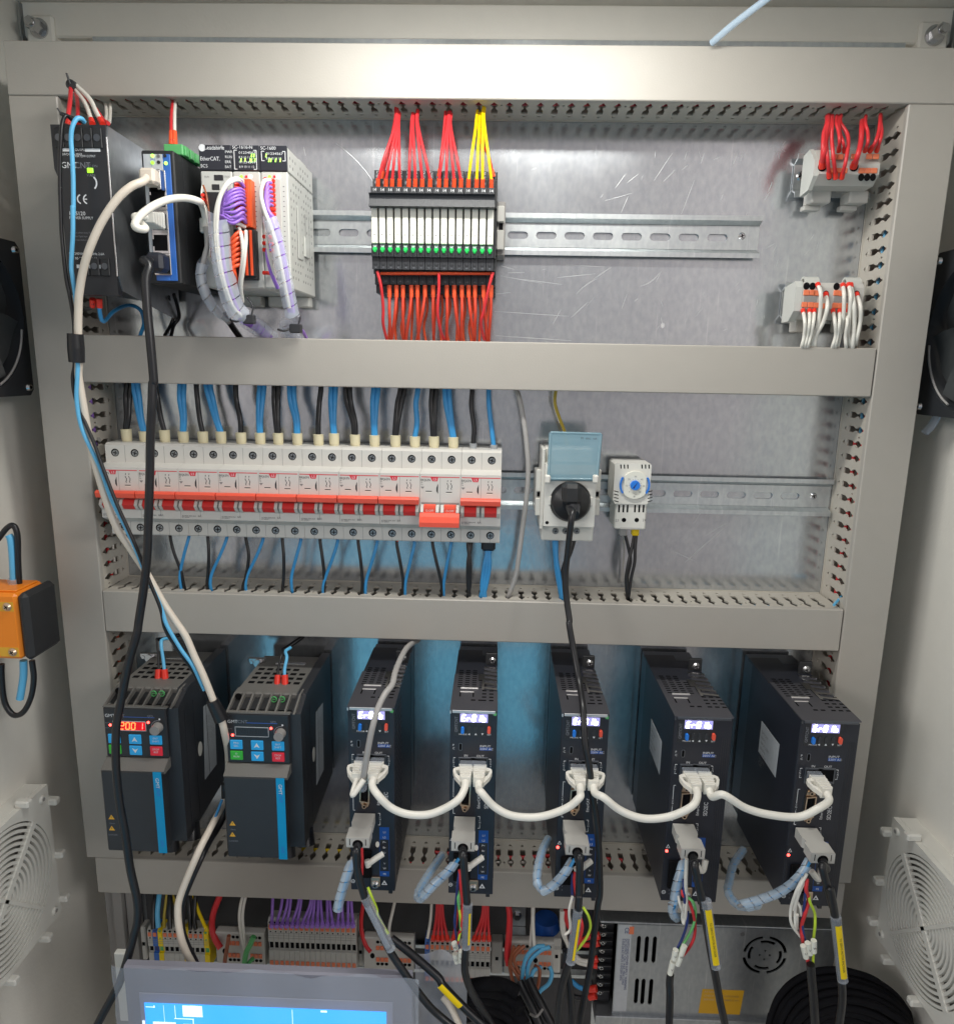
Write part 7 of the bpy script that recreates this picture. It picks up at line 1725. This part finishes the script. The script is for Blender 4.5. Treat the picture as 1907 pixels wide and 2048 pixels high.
w_(W2, [(1325, 470), (1330, 370), (1360, 230), (1385, 120)], 2.0, 'wire_white', 'white wire rising behind the motor cables of the first drive', 'white wires of the bottom row')
w_(W2, [(1720, 500), (1738, 400), (1755, 280), (1765, 130)], 2.0, 'wire_white', 'white wire dropping onto the blue end piece', 'white wires of the bottom row')
rw2 = [(210, 250), (255, 268), (300, 282), (348, 296), (395, 440), (588, 680), (632, 692), (680, 705), (730, 718)]
for i, (a, b_) in enumerate(rw2):
    w_(W3, [(a, 465), (a + (b_ - a) * .25, 400), (a + (b_ - a) * .8, 260), (b_, 120)], 1.9, 'wire_red', f'{nth(i)} red wire of the bottom row' + (' counted from the left' if i else ''), 'red wires of the bottom row', dd=(52, 34), ferr=True, fl=4)
w_(W3, [(905, 700), (890, 600), (905, 420), (915, 250), (905, 150)], 3.0, 'wire_red', 'thick red wire left of the steel bracket', 'thick red pair at the steel bracket', dd=(58, 44))
w_(W3, [(925, 690), (912, 600), (925, 420), (928, 250), (920, 150)], 2.6, 'wire_red', 'second thick red wire left of the steel bracket', 'thick red pair at the steel bracket', dd=(56, 40))
for i, l in enumerate(([(1060, 520), (1010, 560), (960, 640), (1000, 750), (1060, 820)], [(1020, 520), (960, 580), (930, 680), (970, 760), (1015, 840)], [(960, 520), (935, 620), (920, 700), (950, 850), (985, 940)], [(1150, 700), (1195, 740), (1190, 850), (1170, 930)])):
    w_(W3, l, 2.2, 'wire_brown', f'{nth(i)} brown wire tangled at the right distribution block', 'brown wires at the right distribution block', dd=(54, 66))
for i, l in enumerate(([(1240, 520), (1170, 530), (1090, 600), (1050, 700), (1035, 830)], [(1290, 530), (1210, 560), (1120, 640), (1085, 740), (1085, 830)], [(1290, 710), (1310, 780), (1280, 870), (1210, 930), (1170, 990)], [(1210, 715), (1150, 740), (1120, 800), (1100, 850)])):
    w_(W3, l, 2.6, 'wire_sky', f'{nth(i)} sky blue wire tangled at the right distribution block', 'sky blue wires at the right distribution block', dd=(54, 66))
w_(W3, [(1150, 540), (1140, 420), (1135, 300), (1138, 150)], 2.4, 'wire_white', 'white wire in front of the blue capped part', dd=(56, 46))
w_(W3, [(1110, 520), (1120, 400), (1128, 300), (1130, 150)], 2.0, 'wire_white', 'second white wire in front of the blue capped part', dd=(52, 40))
for i, l in enumerate(([(1010, 850), (1060, 960), (1130, 1100), (1210, 1270)], [(1090, 820), (1150, 950), (1230, 1100), (1330, 1290)], [(1020, 990), (1050, 1080), (1100, 1200), (1130, 1300)])):
    lead(f'{nth(i)} of the three black sleeved cables slanting below the brown and blue wires', 'cable_black', 5.2, [A(W3, a, b_, 70 + 8 * k) for k, (a, b_) in enumerate(l)], 'sleeved_cable', 'cable')['group'] = 'black sleeved cables at the bottom'
a_, b_ = A(W3, 1110, 1150, 100), A(W3, 1225, 1105, 100)
o = build('cable_tie', MB().tube([a_, (a_ + b_) / 2 + Vector((0, -6, 1)), b_], 1.2, 6), 'mid_grey', loc=a_); tag(o, 'grey tie round the black sleeved cables at the bottom', 'cable tie')
# steel bracket with bolt and the blue capped part
p0, p1 = A(W3, 932, 190, 20), A(W3, 1070, 465, 20)
t = thing('steel_bracket', 'galvanised angle bracket with a bolt above the bottom rail', 'bracket', ((p0.x + p1.x) / 2, -3, p1.z))
build('plate', MB().box(p0.x, p1.x, 4, 7, A(W3, 932, 335, 7).z, p0.z, .5), 'rail', t)
build('shelf', MB().box(p0.x, p1.x, 7, 24, A(W3, 932, 335, 7).z - 2, A(W3, 932, 335, 7).z, .4).box(p0.x + 1, p1.x - 1, 22, 24, p1.z, A(W3, 932, 335, 7).z - 2, .4), 'rail', t)
q = A(W3, 990, 255, 10); build('bolt', MB().disc(q.x, 7, q.z, 5, 1).disc(q.x, 8, q.z, 3.6, 3, seg=6), 'steel', t)
p0 = A(W3, 1262, 400, 30)
t = thing('capped_drum', 'blue capped round part above the right distribution block', 'drum', (p0.x, -20, p0.z - 14))
build('cap', MB().cyl((p0.x, -20, p0.z - 8), (p0.x, -20, p0.z + 9), 16, 12, 24), 'label_blue', t)
build('base', MB().box(p0.x - 16, p0.x + 16, 6, 36, p0.z - 16, p0.z - 8, 2), 'mid_grey', t)
# dark sheet painted as the trunking's shade behind the bottom row
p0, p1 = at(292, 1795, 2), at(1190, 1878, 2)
t = build('backing_panel', MB().box(p0.x, p1.x, .6, 3.5, -760, p0.z + 14, .5), 'dark_plate', loc=(p0.x, -1, p1.z)); tag(t, 'dark sheet standing in for shade behind the wires above the bottom rail', 'panel')
p0, p1 = at(204, 1790, 20), at(288, 1915, 20)
t = thing('frame_post', 'grey ribbed post at the lower left beside the terminal strip', 'post', (p0.x, -10, -780))
for k in range(3): build('rib', MB().box(p0.x + k * 11, p0.x + k * 11 + 10, 2 + (k % 2) * 5, 16 + (k % 2) * 6, -780, p0.z + 6, .8), 'mid_grey', t)
# ---------------- large metal power supply
d = 52
def w4b(a, b_, dd=52): q = A(W4, a, b_, dd); return q.x, q.z
x0, z1 = w4b(180, 352); x1 = at(1668, 1900, d).x; z0 = w4b(600, 1290)[1]; xt = w4b(0, 352)[0]
t = thing('power_supply', 'wide perforated metal power supply at the lower right with an orange sticker', 'power supply', ((x0 + x1) / 2, -3, z0))
def slotp(cx, cz0, cz1, w): return [(cx + w * math.cos(a), (cz1 - w if a < math.pi else cz0 + w) + w * math.sin(a)) for a in [i * math.pi / 5 for i in range(11)] if True]
holes = []
for cxp, ya, yb in ((408, 475, 748), (490, 478, 750), (572, 480, 752), (388, 912, 1170), (455, 915, 1178), (535, 918, 1182)):
    (ax_, az), (bx_, bz) = w4b(cxp - 8, ya), w4b(cxp - 8, yb); holes.append([(ax_ - 2, bz + 2), (ax_ - .8, bz), (ax_ + .8, bz), (ax_ + 2, bz + 2), (ax_ + 2, az - 2), (ax_ + .8, az), (ax_ - .8, az), (ax_ - 2, az - 2)])
fc = w4b(1690, 672); 
def arcseg(r0, r1, a0_, a1_): 
    n = 7; return [(fc[0] + r1 * math.cos(math.radians(a0_ + (a1_ - a0_) * i / n)), fc[1] + r1 * math.sin(math.radians(a0_ + (a1_ - a0_) * i / n))) for i in range(n + 1)] + [(fc[0] + r0 * math.cos(math.radians(a1_ + (a0_ - a1_) * i / n)), fc[1] + r0 * math.sin(math.radians(a1_ + (a0_ - a1_) * i / n))) for i in range(n + 1)]
for k in range(4):
    holes.append(arcseg(19, 22, 10 + 90 * k, 82 + 90 * k)); holes.append(arcseg(14, 17, 55 + 90 * k, 110 + 90 * k))
for dx_, dz_ in ((0, 5), (0, -5), (5, 0), (-5, 0)): holes.append([(fc[0] + dx_ + 1.2 * math.cos(a), fc[1] + dz_ + 1.2 * math.sin(a)) for a in [i * math.pi / 3 for i in range(6)]])
b = MB().wall_holes([(x0, z0), (x1, z0), (x1, z1), (x0, z1)], holes, lambda a, c, q: (a, -(d - q), c), 1.2)
build('cover', b, 'psu_metal', t)
build('top_flange', MB().box(xt, x1, 4, d - .2, z1 + .05, z1 + 2.0, .5), 'psu_metal', t)
build('bottom_flange', MB().box(xt, x1, 4, d + 4, z0 - 10, z0 - .1, .6), 'psu_metal', t)
build('inside', MB().box(x0 + 2, x1 - 2, 4, d - 12, z0 + 1, z1 - 1), 'hole', t)
build('side_plate', MB().box(x1 + .02, x1 + 1, 4, d, z0, z1), 'psu_metal', t)
build('fan_hub', MB().disc(fc[0], d - 11, fc[1], 11, 6, seg=20), 'black', t)
build('terminal_strip', MB().box(xt, x0 - .6, 4, 40, z0 + 2, z1 - 1, 1), 'black', t)
for k in range(9):
    zz_ = z1 - 12 - k * (z1 - z0 - 16) / 9; xc = (xt + x0) / 2 - 3
    build('barrier', MB().box(xt + 1, x0 - 2, 40, 45, zz_ + 4.6, zz_ + 5.6, .2), 'black', t)
    screw(t, xc, 40.2, zz_, 3.4, 'steel', 20 * k, 'terminal_screw')
(pa, za), (pb, zb) = w4b(190, 360), w4b(345, 1255)
build('side_label', MB().box(pa, pb - 8, d, d + .1, zb, za), 'label_silver', t)
build('red_mark', MB().box(w4b(300, 375)[0], w4b(348, 375)[0], d + .1, d + .2, w4b(300, 455)[1], w4b(300, 378)[1]), 'lever_orange', t)
tx = MB()
tx.text('CE', w4b(255, 375)[0], w4b(255, 385)[1], 4.2, d + .3, rot=-90)
for k, s_ in enumerate(('S-350-24 AC INPUT 110/220V 50Hz', 'DC OUTPUT +24V 14.6A  MAX LOAD', 'SWITCHING POWER SUPPLY  WARNING')):
    tx.text(s_, w4b(225 + k * 26, 520)[0], w4b(225, 500)[1], 2.2, d + .3, rot=-90, sq=1.05)
build('label_lettering', tx, 'wire_darkblue', t)
(pa, za), (pb, zb) = w4b(1050, 1020), w4b(1452, 1285)
build('orange_sticker', MB().prism([(pa, za), (pb, za), (pb - 2, zb), (pa - 2, zb)], d, d + .15, 'd'), 'label_orange', t)
tx = MB()
for k, s_ in enumerate(('ATTENTION', 'CHECK INPUT VOLTAGE', 'BEFORE SWITCHING ON')): tx.text(s_, pa + 2, za - 4 - k * 4.6, 2.2, d + .25)
build('sticker_text', tx, 'gold_metal', t)
q = w4b(1460, 455); build('rivet', MB().disc(q[0], d, q[1], 2.2, .5), 'steel_dull', t)
g = 'wires into the metal power supply'
for i, (l, m, r) in enumerate((([(1740, 425), (1650, 440), (1560, 470), (1500, 380)], 'wire_red', 3), ([(1735, 490), (1650, 510), (1560, 480), (1450, 300), (1440, 180)], 'wire_red', 3), ([(1725, 640), (1640, 660), (1560, 640), (1500, 560), (1410, 400), (1400, 190)], 'wire_white', 2.6), ([(1720, 700), (1620, 690), (1520, 640), (1430, 420), (1420, 190)], 'wire_white', 2.6), ([(1715, 915), (1640, 920), (1560, 900), (1490, 840)], 'wire_blue', 3), ([(1710, 980), (1620, 1000), (1520, 990), (1480, 930)], 'cable_black', 3))):
    w_(W3, l, r, m, f'{nth(i)} wire from the top entering the metal power supply terminals', g, dd=(50, 44), ferr=True, fl=7)
# grey sheet under the bottom rail
p0, p1 = A(W3, 1000, 790, 6), A(W3, 1740, 1300, 6)
# ---------------- operator screen wrapped in film
dh = 190
xh0, zh1 = A(W1, 245, 850, dh).x, A(W2, 500, 860, dh).z
xh1 = A(W2, 1560, 900, dh).x
t = thing('operator_screen', 'grey operator touch screen in clear film at the lower left, lit blue', 'screen', ((xh0 + xh1) / 2, -175, zh1 - 150))
build('case', MB().prism([(dh - 7, zh1), (dh - 1.5, zh1), (dh, zh1 - 1.5), (dh, zh1 - 150), (dh - 34, zh1 - 150), (dh - 34, zh1 - 60), (dh - 14, zh1 - 26)], xh0, xh1), 'hmi_bezel', t)
bx0, bz1 = A(W1, 402, 1052, dh).x, A(W2, 600, 1125, dh).z; bx1 = A(W2, 1365, 1155, dh).x
build('inner_bezel', MB().box(bx0, bx1, dh, dh + .6, zh1 - 140, bz1, .2), 'hmi_inner', t)
sx0, sz1_ = A(W1, 460, 1170, dh).x, A(W2, 600, 1222, dh).z; sx1 = A(W2, 1298, 1250, dh).x
build('display_panel', MB().box(sx0, sx1, dh + .6, dh + .9, zh1 - 132, sz1_), 'screen_blue', t)
gm = MB(); e0, e1 = dh + .9, dh + 1.0
def hm(a, b_, F_=W1): q = A(F_, a, b_, dh); return q.x, q.z
(a_, _), (c2, _) = hm(555, 1180), hm(570, 1180)
def hb(xa, ya, xb, yb, F_=W1, mi=0): 
    (p_, q_), (r2, s2) = hm(xa, ya, F_), hm(xb, yb, F_); gm.box(p_, r2, e0, e1, s2, min(q_, sz1_ - .2), 0, mi)
hb(475, 1190, 565, 1200); hb(555, 1180, 567, 1200); hb(655, 1180, 672, 1350); hb(770, 1180, 785, 1310); hb(770, 1310, 970, 1325); hb(958, 1325, 972, 1400); hb(850, 1180, 1060, 1300); hb(930, 1180, 990, 1230, mi=1); hb(550, 1345, 795, 1500); hb(860, 1370, 1080, 1500); hb(440, 1335, 480, 1500)
hb(330, 1225, 350, 1600, W2); hb(625, 1232, 690, 1252, W2)
build('screen_graphics', gm, ['screen_white', 'screen_grey'], t)
# film
fm = MB(); vs = []; nx, nz = 26, 10
for i in range(nx + 1):
    for j in range(nz + 1):
        u = i / nx; v = j / nz
        x_ = xh0 - 8 + (xh1 - xh0 + 14) * u; z_ = zh1 + 3 - 150 * v
        vs.append((x_, -(dh + 4 + 1.6 * math.sin(x_ * .09 + z_ * .05) + 1.2 * math.sin(x_ * .21 - z_ * .17)), z_ + 1.2 * math.sin(x_ * .06)))
fm.add(vs, [(i * (nz + 1) + j, (i + 1) * (nz + 1) + j, (i + 1) * (nz + 1) + j + 1, i * (nz + 1) + j + 1) for i in range(nx) for j in range(nz)], 0, True)
o = build('plastic_film', fm, 'clear', loc=(xh0, -190, zh1)); tag(o, 'clear plastic film wrapped over the operator screen', 'film')
fm = MB(); vs = []
P0 = [A(W2, 1560, 880, 175), A(W2, 1850, 860, 165), A(W3, 320, 1000, 160), A(W3, 330, 1300, 160)]
n = 10
for i in range(n + 1):
    for j in range(8):
        u = i / n; v = j / 7
        x_ = xh1 + 1 + 42 * u; z_ = zh1 + 6 - 8 * u * u * 3 - 110 * v
        vs.append((x_, -(172 - 16 * u + 3 * math.sin(u * 9 + v * 5) + 2 * math.sin(v * 17)), z_))
fm.add(vs, [(i * 8 + j, (i + 1) * 8 + j, (i + 1) * 8 + j + 1, i * 8 + j + 1) for i in range(n) for j in range(7)], 0, True)
o = build('plastic_film', fm, 'clear_film', loc=(xh1, -170, zh1 - 60)); tag(o, 'loose crumpled film bulging right of the operator screen', 'film')
p0, p1 = A(W1, 112, 690, 150), A(W1, 250, 1400, 150)
o = build('foam_sheet', MB().box(p0.x, p1.x + 6, 140, 146, p1.z, p0.z, 1), 'filter_white', loc=(p0.x, -143, p1.z)); tag(o, 'white foam sheet standing behind the left edge of the operator screen', 'sheet')
lead('ivory cable curving down right of the operator screen film', 'cable_ivory', 3.2, P(W3, (300, 990, 168), (370, 1080, 172), (430, 1200, 176), (480, 1320, 180)))
# ---------------- heap of black cables at the lower right, coil
def coil(label, c, R0, n, dd, r, tilt=.5):
    t = thing('cable_coil', label, 'cable coil', c)
    for i in range(n):
        R_ = R0 - (i % 7) * (r * 1.8) - (i // 7) * 1.9 - random.uniform(0, 3); o0 = i // 7 * r * 1.8
        pts_ = []
        for k in range(25):
            a = math.radians(8 + 164 * k / 24)
            pts_.append((c[0] + R_ * math.cos(a) + random.uniform(-.6, .6), c[1] - o0 - 6 * math.sin(a * 2), c[2] + R_ * 1.12 * math.sin(a)))
        pts_ = [(pts_[0][0] + 3, pts_[0][1], pts_[0][2] - 90)] + pts_ + [(pts_[-1][0] - 3, pts_[-1][1], pts_[-1][2] - 90)]
        build('cable_turn', MB().tube(pts_, r, 8, sub=2), 'coil_black', t)
    return t
c = at(1675, 2075, 100)
coil('big coil of black cable standing in the lower right corner', (c.x, -100, c.z), 66, 35, 100, 3.3)
c = at(1030, 2085, 120)
for i_, l_ in enumerate(([(470, 1040), (620, 1000), (800, 1030), (960, 1110), (1060, 1250)], [(430, 1110), (600, 1060), (800, 1110), (940, 1190), (1010, 1300)], [(520, 960), (680, 930), (840, 960), (960, 1030), (1020, 1120)], [(440, 1190), (600, 1150), (760, 1200), (880, 1300)], [(560, 890), (700, 870), (860, 880), (1000, 950)])):
    lead(f'{nth(i_)} of the slack dark cables lying in the shade at the bottom centre', 'coil_black', 7.0, [A(W3, a, b_, 120 + 6 * math.sin(k * 2)) for k, (a, b_) in enumerate(l_)], 'slack_cable', 'cable')['group'] = 'slack dark cables at the bottom'
# ---------------- fans on the side walls
def fan(label, side, Xin, far_top, far_bot):
    a_ = atX(*far_top, Xin); b_ = atX(*far_bot, Xin)
    z1, z0 = a_.z, b_.z; S_ = z1 - z0; df = (-a_.y - b_.y) / 2
    cd, cz = df + S_ / 2, (z0 + z1) / 2
    t = thing('fan', label, 'fan', (Xin, -cd, z0), 'cooling fans on the side walls')
    out = side  # +1: wall lies at larger x
    f = lambda a, c_, q: (Xin + out * q, -a, c_)
    circ = [(cd + S_ * .47 * math.cos(i * math.pi / 24), cz + S_ * .47 * math.sin(i * math.pi / 24)) for i in range(48)]
    ch = 5
    outer = [(df + ch, z0), (df + S_ - ch, z0), (df + S_, z0 + ch), (df + S_, z1 - ch), (df + S_ - ch, z1), (df + ch, z1), (df, z1 - ch), (df, z0 + ch)]
    build('frame', MB().wall_holes(outer, [circ], f, 4), 'fan_black', t)
    build('rear_frame', MB().wall_holes(outer, [circ], lambda a, c_, q: f(a, c_, q + 20), 4), 'fan_black', t)
    duct = MB(); vs = []
    for q in (4, 20):
        for a, c_ in circ: vs.append(f(cd + (a - cd) * 1.02, cz + (c_ - cz) * 1.02, q))
    duct.add(vs, [(i, (i + 1) % 48, 48 + (i + 1) % 48, 48 + i) for i in range(48)], 0, True)
    build('shroud', duct, 'fan_black', t)
    hub = MB(); hub.cyl(f(cd, cz, 2), f(cd, cz, 18), S_ * .18, S_ * .19, 28); build('hub', hub, 'fan_blade', t)
    for k in range(7):
        b = MB(); vs = []; a0_ = k * 360 / 7 + 12
        for i in range(7):
            for j in range(4):
                rr = S_ * (.17 + .285 * j / 3); an = math.radians(a0_ + (i / 6) * (38 + 8 * j / 3) + j * 5)
                qd = 4 + 12 * i / 6 + 2.0 * math.sin(i)
                vs.append(f(cd + rr * math.cos(an), cz + rr * math.sin(an), qd))
        n_ = len(vs); vs += [(v[0] + out * 1.0, v[1], v[2]) for v in vs]
        fs = [(i * 4 + j, i * 4 + j + 1, (i + 1) * 4 + j + 1, (i + 1) * 4 + j) for i in range(6) for j in range(3)]
        fs += [tuple(x + n_ for x in q) for q in fs]
        b.add(vs, fs, 0, True); build('blade', b, 'fan_blade', t)
    for a, c_ in ((df + 7, z0 + 7), (df + 7, z1 - 7), (df + S_ - 7, z0 + 7), (df + S_ - 7, z1 - 7)):
        sc_ = MB().cyl(f(a, c_, 0), f(a, c_, -2.4), 3.6, 2.8, 14).cyl(f(a, c_, -2.4), f(a, c_, -2.6), 1.3, 1.3, 8, 1)
        build('screw', sc_, ['steel', 'hole'], t)
    st = MB()
    for k in range(4):
        an = math.radians(45 + 90 * k); st.tube([f(cd + S_ * .16 * math.cos(an), cz + S_ * .16 * math.sin(an), 21), f(cd + S_ * .48 * math.cos(an), cz + S_ * .48 * math.sin(an), 21)], 2.6, 6)
    build('strut', st, 'fan_black', t)
    an0 = 200 if side > 0 else 185
    build('lead_wire', MB().tube([f(cd + S_ * .455 * math.cos(math.radians(q)) , cz + S_ * .455 * math.sin(math.radians(q)), 1.0) for q in range(188, 250, 10)], 1.0, 6), 'wire_grey', t)
    return t
fan('black cooling fan on the right wall beside the right trunking', 1, 372, (1868.5, 508), (1830, 828))
fan('black cooling fan on the left wall beside the left trunking', -1, -417, (40, 486), (66, 790))
p = at(1852, 850, 20)
o = build('cable_end', MB().tube([at(1875, 828, 22), at(1862, 850, 20), at(1848, 866, 20)], 3.4, 12).tube([at(1882, 828, 26), at(1868, 852, 22), at(1852, 868, 22)], 1.4, 8), 'spiral', loc=p); tag(o, 'clear sleeved wire end sticking out under the right fan', 'wire')
# ---------------- round filter grilles
def grille(label, side, Xin, ft, fb):
    a_ = atX(*ft, Xin); b_ = atX(*fb, Xin); S_ = a_.z - b_.z; cd, cz = (-a_.y - b_.y) / 2 + S_ / 2, (a_.z + b_.z) / 2
    t = thing('filter_grille', label, 'filter grille', (Xin, -cd, cz - S_ / 2), 'round filter grilles low on the side walls')
    f = lambda a, c_, q: (Xin + side * q, -a, c_)
    h = S_ / 2
    outer = [(cd - h, cz - h), (cd + h, cz - h), (cd + h, cz + h), (cd - h, cz + h)]
    R_ = h * .93
    circ = [(cd + R_ * math.cos(i * math.pi / 32), cz + R_ * math.sin(i * math.pi / 32)) for i in range(64)]
    build('frame', MB().wall_holes(outer, [circ], f, 5), 'filter_white', t)
    w = 22
    for a0_, a1_, b0_, b1_ in ((cd - h, cd + h, cz + h - 3, cz + h), (cd - h, cd + h, cz - h, cz - h + 3), (cd - h, cd - h + 3, cz - h + 3, cz + h - 3), (cd + h - 3, cd + h, cz - h + 3, cz + h - 3)):
        build('rim', MB().box(min(Xin + side * 5, Xin + side * w), max(Xin + side * 5, Xin + side * w), a0_, a1_, b0_, b1_, .8), 'filter_white', t)
    for k in range(12):
        build('ring', MB().ring((cd, cz), R_ * (k + .9) / 12.4, R_ / 12.4 * .52, f, seg=56, h=3.5), 'filter_white', t)
    for an, w_h, dq in ((45, 1.5, 3), (-45, 2.8, 3.4)):
        ca, sa = math.cos(math.radians(an)), math.sin(math.radians(an))
        q4 = [(cd + ca * u - sa * v, cz + sa * u + ca * v) for u, v in ((-R_, -w_h), (R_, -w_h), (R_, w_h), (-R_, w_h))]
        build('spoke', MB().add([f(a, c_, q) for q in (-1, dq) for a, c_ in q4], [(0, 1, 2, 3), (4, 5, 6, 7), (0, 1, 5, 4), (1, 2, 6, 5), (2, 3, 7, 6), (3, 0, 4, 7)]), 'filter_white', t)
    build('filter_mat', MB().box(min(Xin + side * 9, Xin + side * 12), max(Xin + side * 9, Xin + side * 12), cd - h + 3.2, cd + h - 3.2, cz - h + 3.2, cz + h - 3.2), 'mid_grey', t)
    for a, c_ in ((-h - 3, h * .72), (-h - 3, -h * .1), (-h - 3, -h * .8), (h * .1, -h - 4), (-h * .6, -h - 4), (-h * .5, h + 3)):
        x_ = Xin + side * 5
        build('clip', MB().box(min(Xin - side * 7, Xin + side * 6), max(Xin - side * 7, Xin + side * 6), cd + a - 4, cd + a + 4, cz + c_ - 3.5, cz + c_ + 3.5, 1.4), 'filter_white', t)
    for a, c_ in ((-h * .86, h * .86), (h * .86, h * .86), (-h * .86, -h * .86), (h * .86, -h * .86)):
        build('screw_post', MB().cyl(f(cd + a, cz + c_, 0), f(cd + a, cz + c_, -2), 4, 3.4, 14).cyl(f(cd + a, cz + c_, -2), f(cd + a, cz + c_, -2.1), 1.8, 1.8, 10, 1), ['filter_white', 'mid_grey'], t)
    return t
grille('round louvred filter grille low on the left wall', -1, -424, (98, 1565), (120, 1828))
grille('round louvred filter grille low on the right wall', 1, 379, (1773, 1620), (1762, 1888))
# ---------------- orange and black door connector on the left wall
dn = 128
xb_ = A(Y6, 155, 1000, dn).x; z1 = A(Y6, 80, 780, dn).z; z0 = A(Y6, 180, 1325, dn).z
df = 88
t = thing('door_switch', 'orange and black switch box on the left wall beside the trunking', 'switch', (xb_ - 40, -108, z0))
build('orange_body', MB().box(XL, xb_ - .5, df + 2, dn, z0, z1, 2.5), 'gland_orange', t)
build('black_end', MB().box(xb_, xb_ + 9, df, dn + 1, z0 - .5, z1 + .5, 3.5), 'black_soft', t)
build('top_lid', MB().box(XL + 20, xb_ - 3, df + 6, dn - 5, z1, z1 + 1.5, .5), 'gland_orange', t)
for b_ in (885, 1260):
    q = A(Y6, 62 if b_ < 1000 else 108, b_, dn)
    build('screw_recess', MB().box(q.x - 11, q.x + 5, dn, dn + .15, q.z - 4, q.z + 4, .1), 'badge_amber', t)
    screw(t, q.x, dn + .15, q.z, 3.6, 'gold_metal', 30)
dw_ = 105
def y6(l, dd=105): return [A(Y6, a, b_, dd) for a, b_ in l]
g = 'wires looping out of the switch box'
wire(y6([(160, 690), (150, 500), (145, 300), (115, 215), (60, 230), (-20, 330)]), 3.0, 'cable_black', 'black wire arching from the top of the orange switch box', g)
wire(y6([(112, 660), (105, 480), (90, 330), (72, 290)]), 3.6, 'wire_sky', 'blue wire standing above the orange switch box', g)
wire(y6([(265, 1330), (280, 1480), (255, 1640), (190, 1760), (110, 1780), (40, 1680), (15, 1500), (12, 1360)], 112), 3.0, 'cable_black', 'black wire looping below the orange switch box', g)
wire(y6([(195, 1330), (195, 1450), (180, 1560), (165, 1650)], 112), 3.8, 'wire_sky', 'blue wire hanging below the orange switch box', g)
q = y6([(112, 660)])[0]
o = build('wire_collar', MB().cyl(q + Vector((0, 0, -7)), q + Vector((0, 0, 1)), 4.6, 4.6, 14), 'clear', loc=q); tag(o, 'clear collar of the blue wire on top of the orange switch box', 'collar')
# ================================================================= pieces that belong to a part become its sub-parts
NEST = {
 'servo_drive': {'display_window': ['display_glow', 'display_digits', 'button'], 'connector_shell': ['connector_core', 'connector_screw', 'connector_flange'], 'heat_sink': ['fin', 'fin_block', 'fin_base', 'rear_grille'], 'top_plate': ['louvre', 'top_lip', 'vents'], 'bracket': ['screw'], 'rating_label': ['label_lettering']},
 'frequency_inverter': {'keypad': ['key', 'knob', 'display_glass', 'display_digits', 'display_frame', 'indicator_light', 'lettering'], 'cyan_strip': ['strip_lettering'], 'bracket': ['screw'], 'top_cover': ['vents', 'bus_bar'], 'rating_label': ['label_lettering']},
 'fan': {'hub': ['blade'], 'frame': ['screw']},
 'thermostat': {'dial_plate': ['dial_knob', 'pointer', 'blue_arc']},
 'socket_outlet': {'lid': ['lid_marks'], 'terminal_cover': ['screw']},
 'filter_grille': {'frame': ['rim', 'screw_post', 'clip']},
 'operator_screen': {'display_panel': ['screen_graphics']},
 'circuit_breaker': {'body': ['terminal_screw', 'seam', 'toggle_guard']},
 'relay_module': {'base': ['clamp_screw', 'indicator_light', 'marker', 'lettering'], 'relay_body': ['body_line']},
 'network_switch': {'face_plate': ['socket', 'indicator_light', 'lettering']},
 'power_supply': {'front_panel': ['terminal_block', 'terminal_screw', 'indicator_light', 'lettering'], 'cover': ['orange_sticker', 'sticker_text', 'side_label', 'label_lettering', 'red_mark', 'rivet'], 'terminal_strip': ['barrier', 'terminal_screw']},
 'input_module': {'name_panel': ['lettering'], 'connector_block': ['release_levers', 'ferrule']},
 'controller': {'name_panel': ['lettering']},
 'steel_bracket': {'plate': ['bolt']},
 'door_switch': {'orange_body': ['screw_recess', 'screw', 'top_lid']},
}
def base_name(n): return n.rsplit('.', 1)[0] if n[-3:].isdigit() and '.' in n else n
for o in list(COL.objects):
    if o.parent is None and base_name(o.name) in NEST:
        kids = {}
        for c in o.children: kids.setdefault(base_name(c.name), []).append(c)
        done = set()
        for par, subs in NEST[base_name(o.name)].items():
            if par not in kids: continue
            pp_ = kids[par][0]
            for s_ in subs:
                for c in kids.get(s_, []):
                    if c.name in done or c == pp_: continue
                    c.parent = pp_; done.add(c.name)
for o in COL.objects:
    if '_abs' in o: del o['_abs']
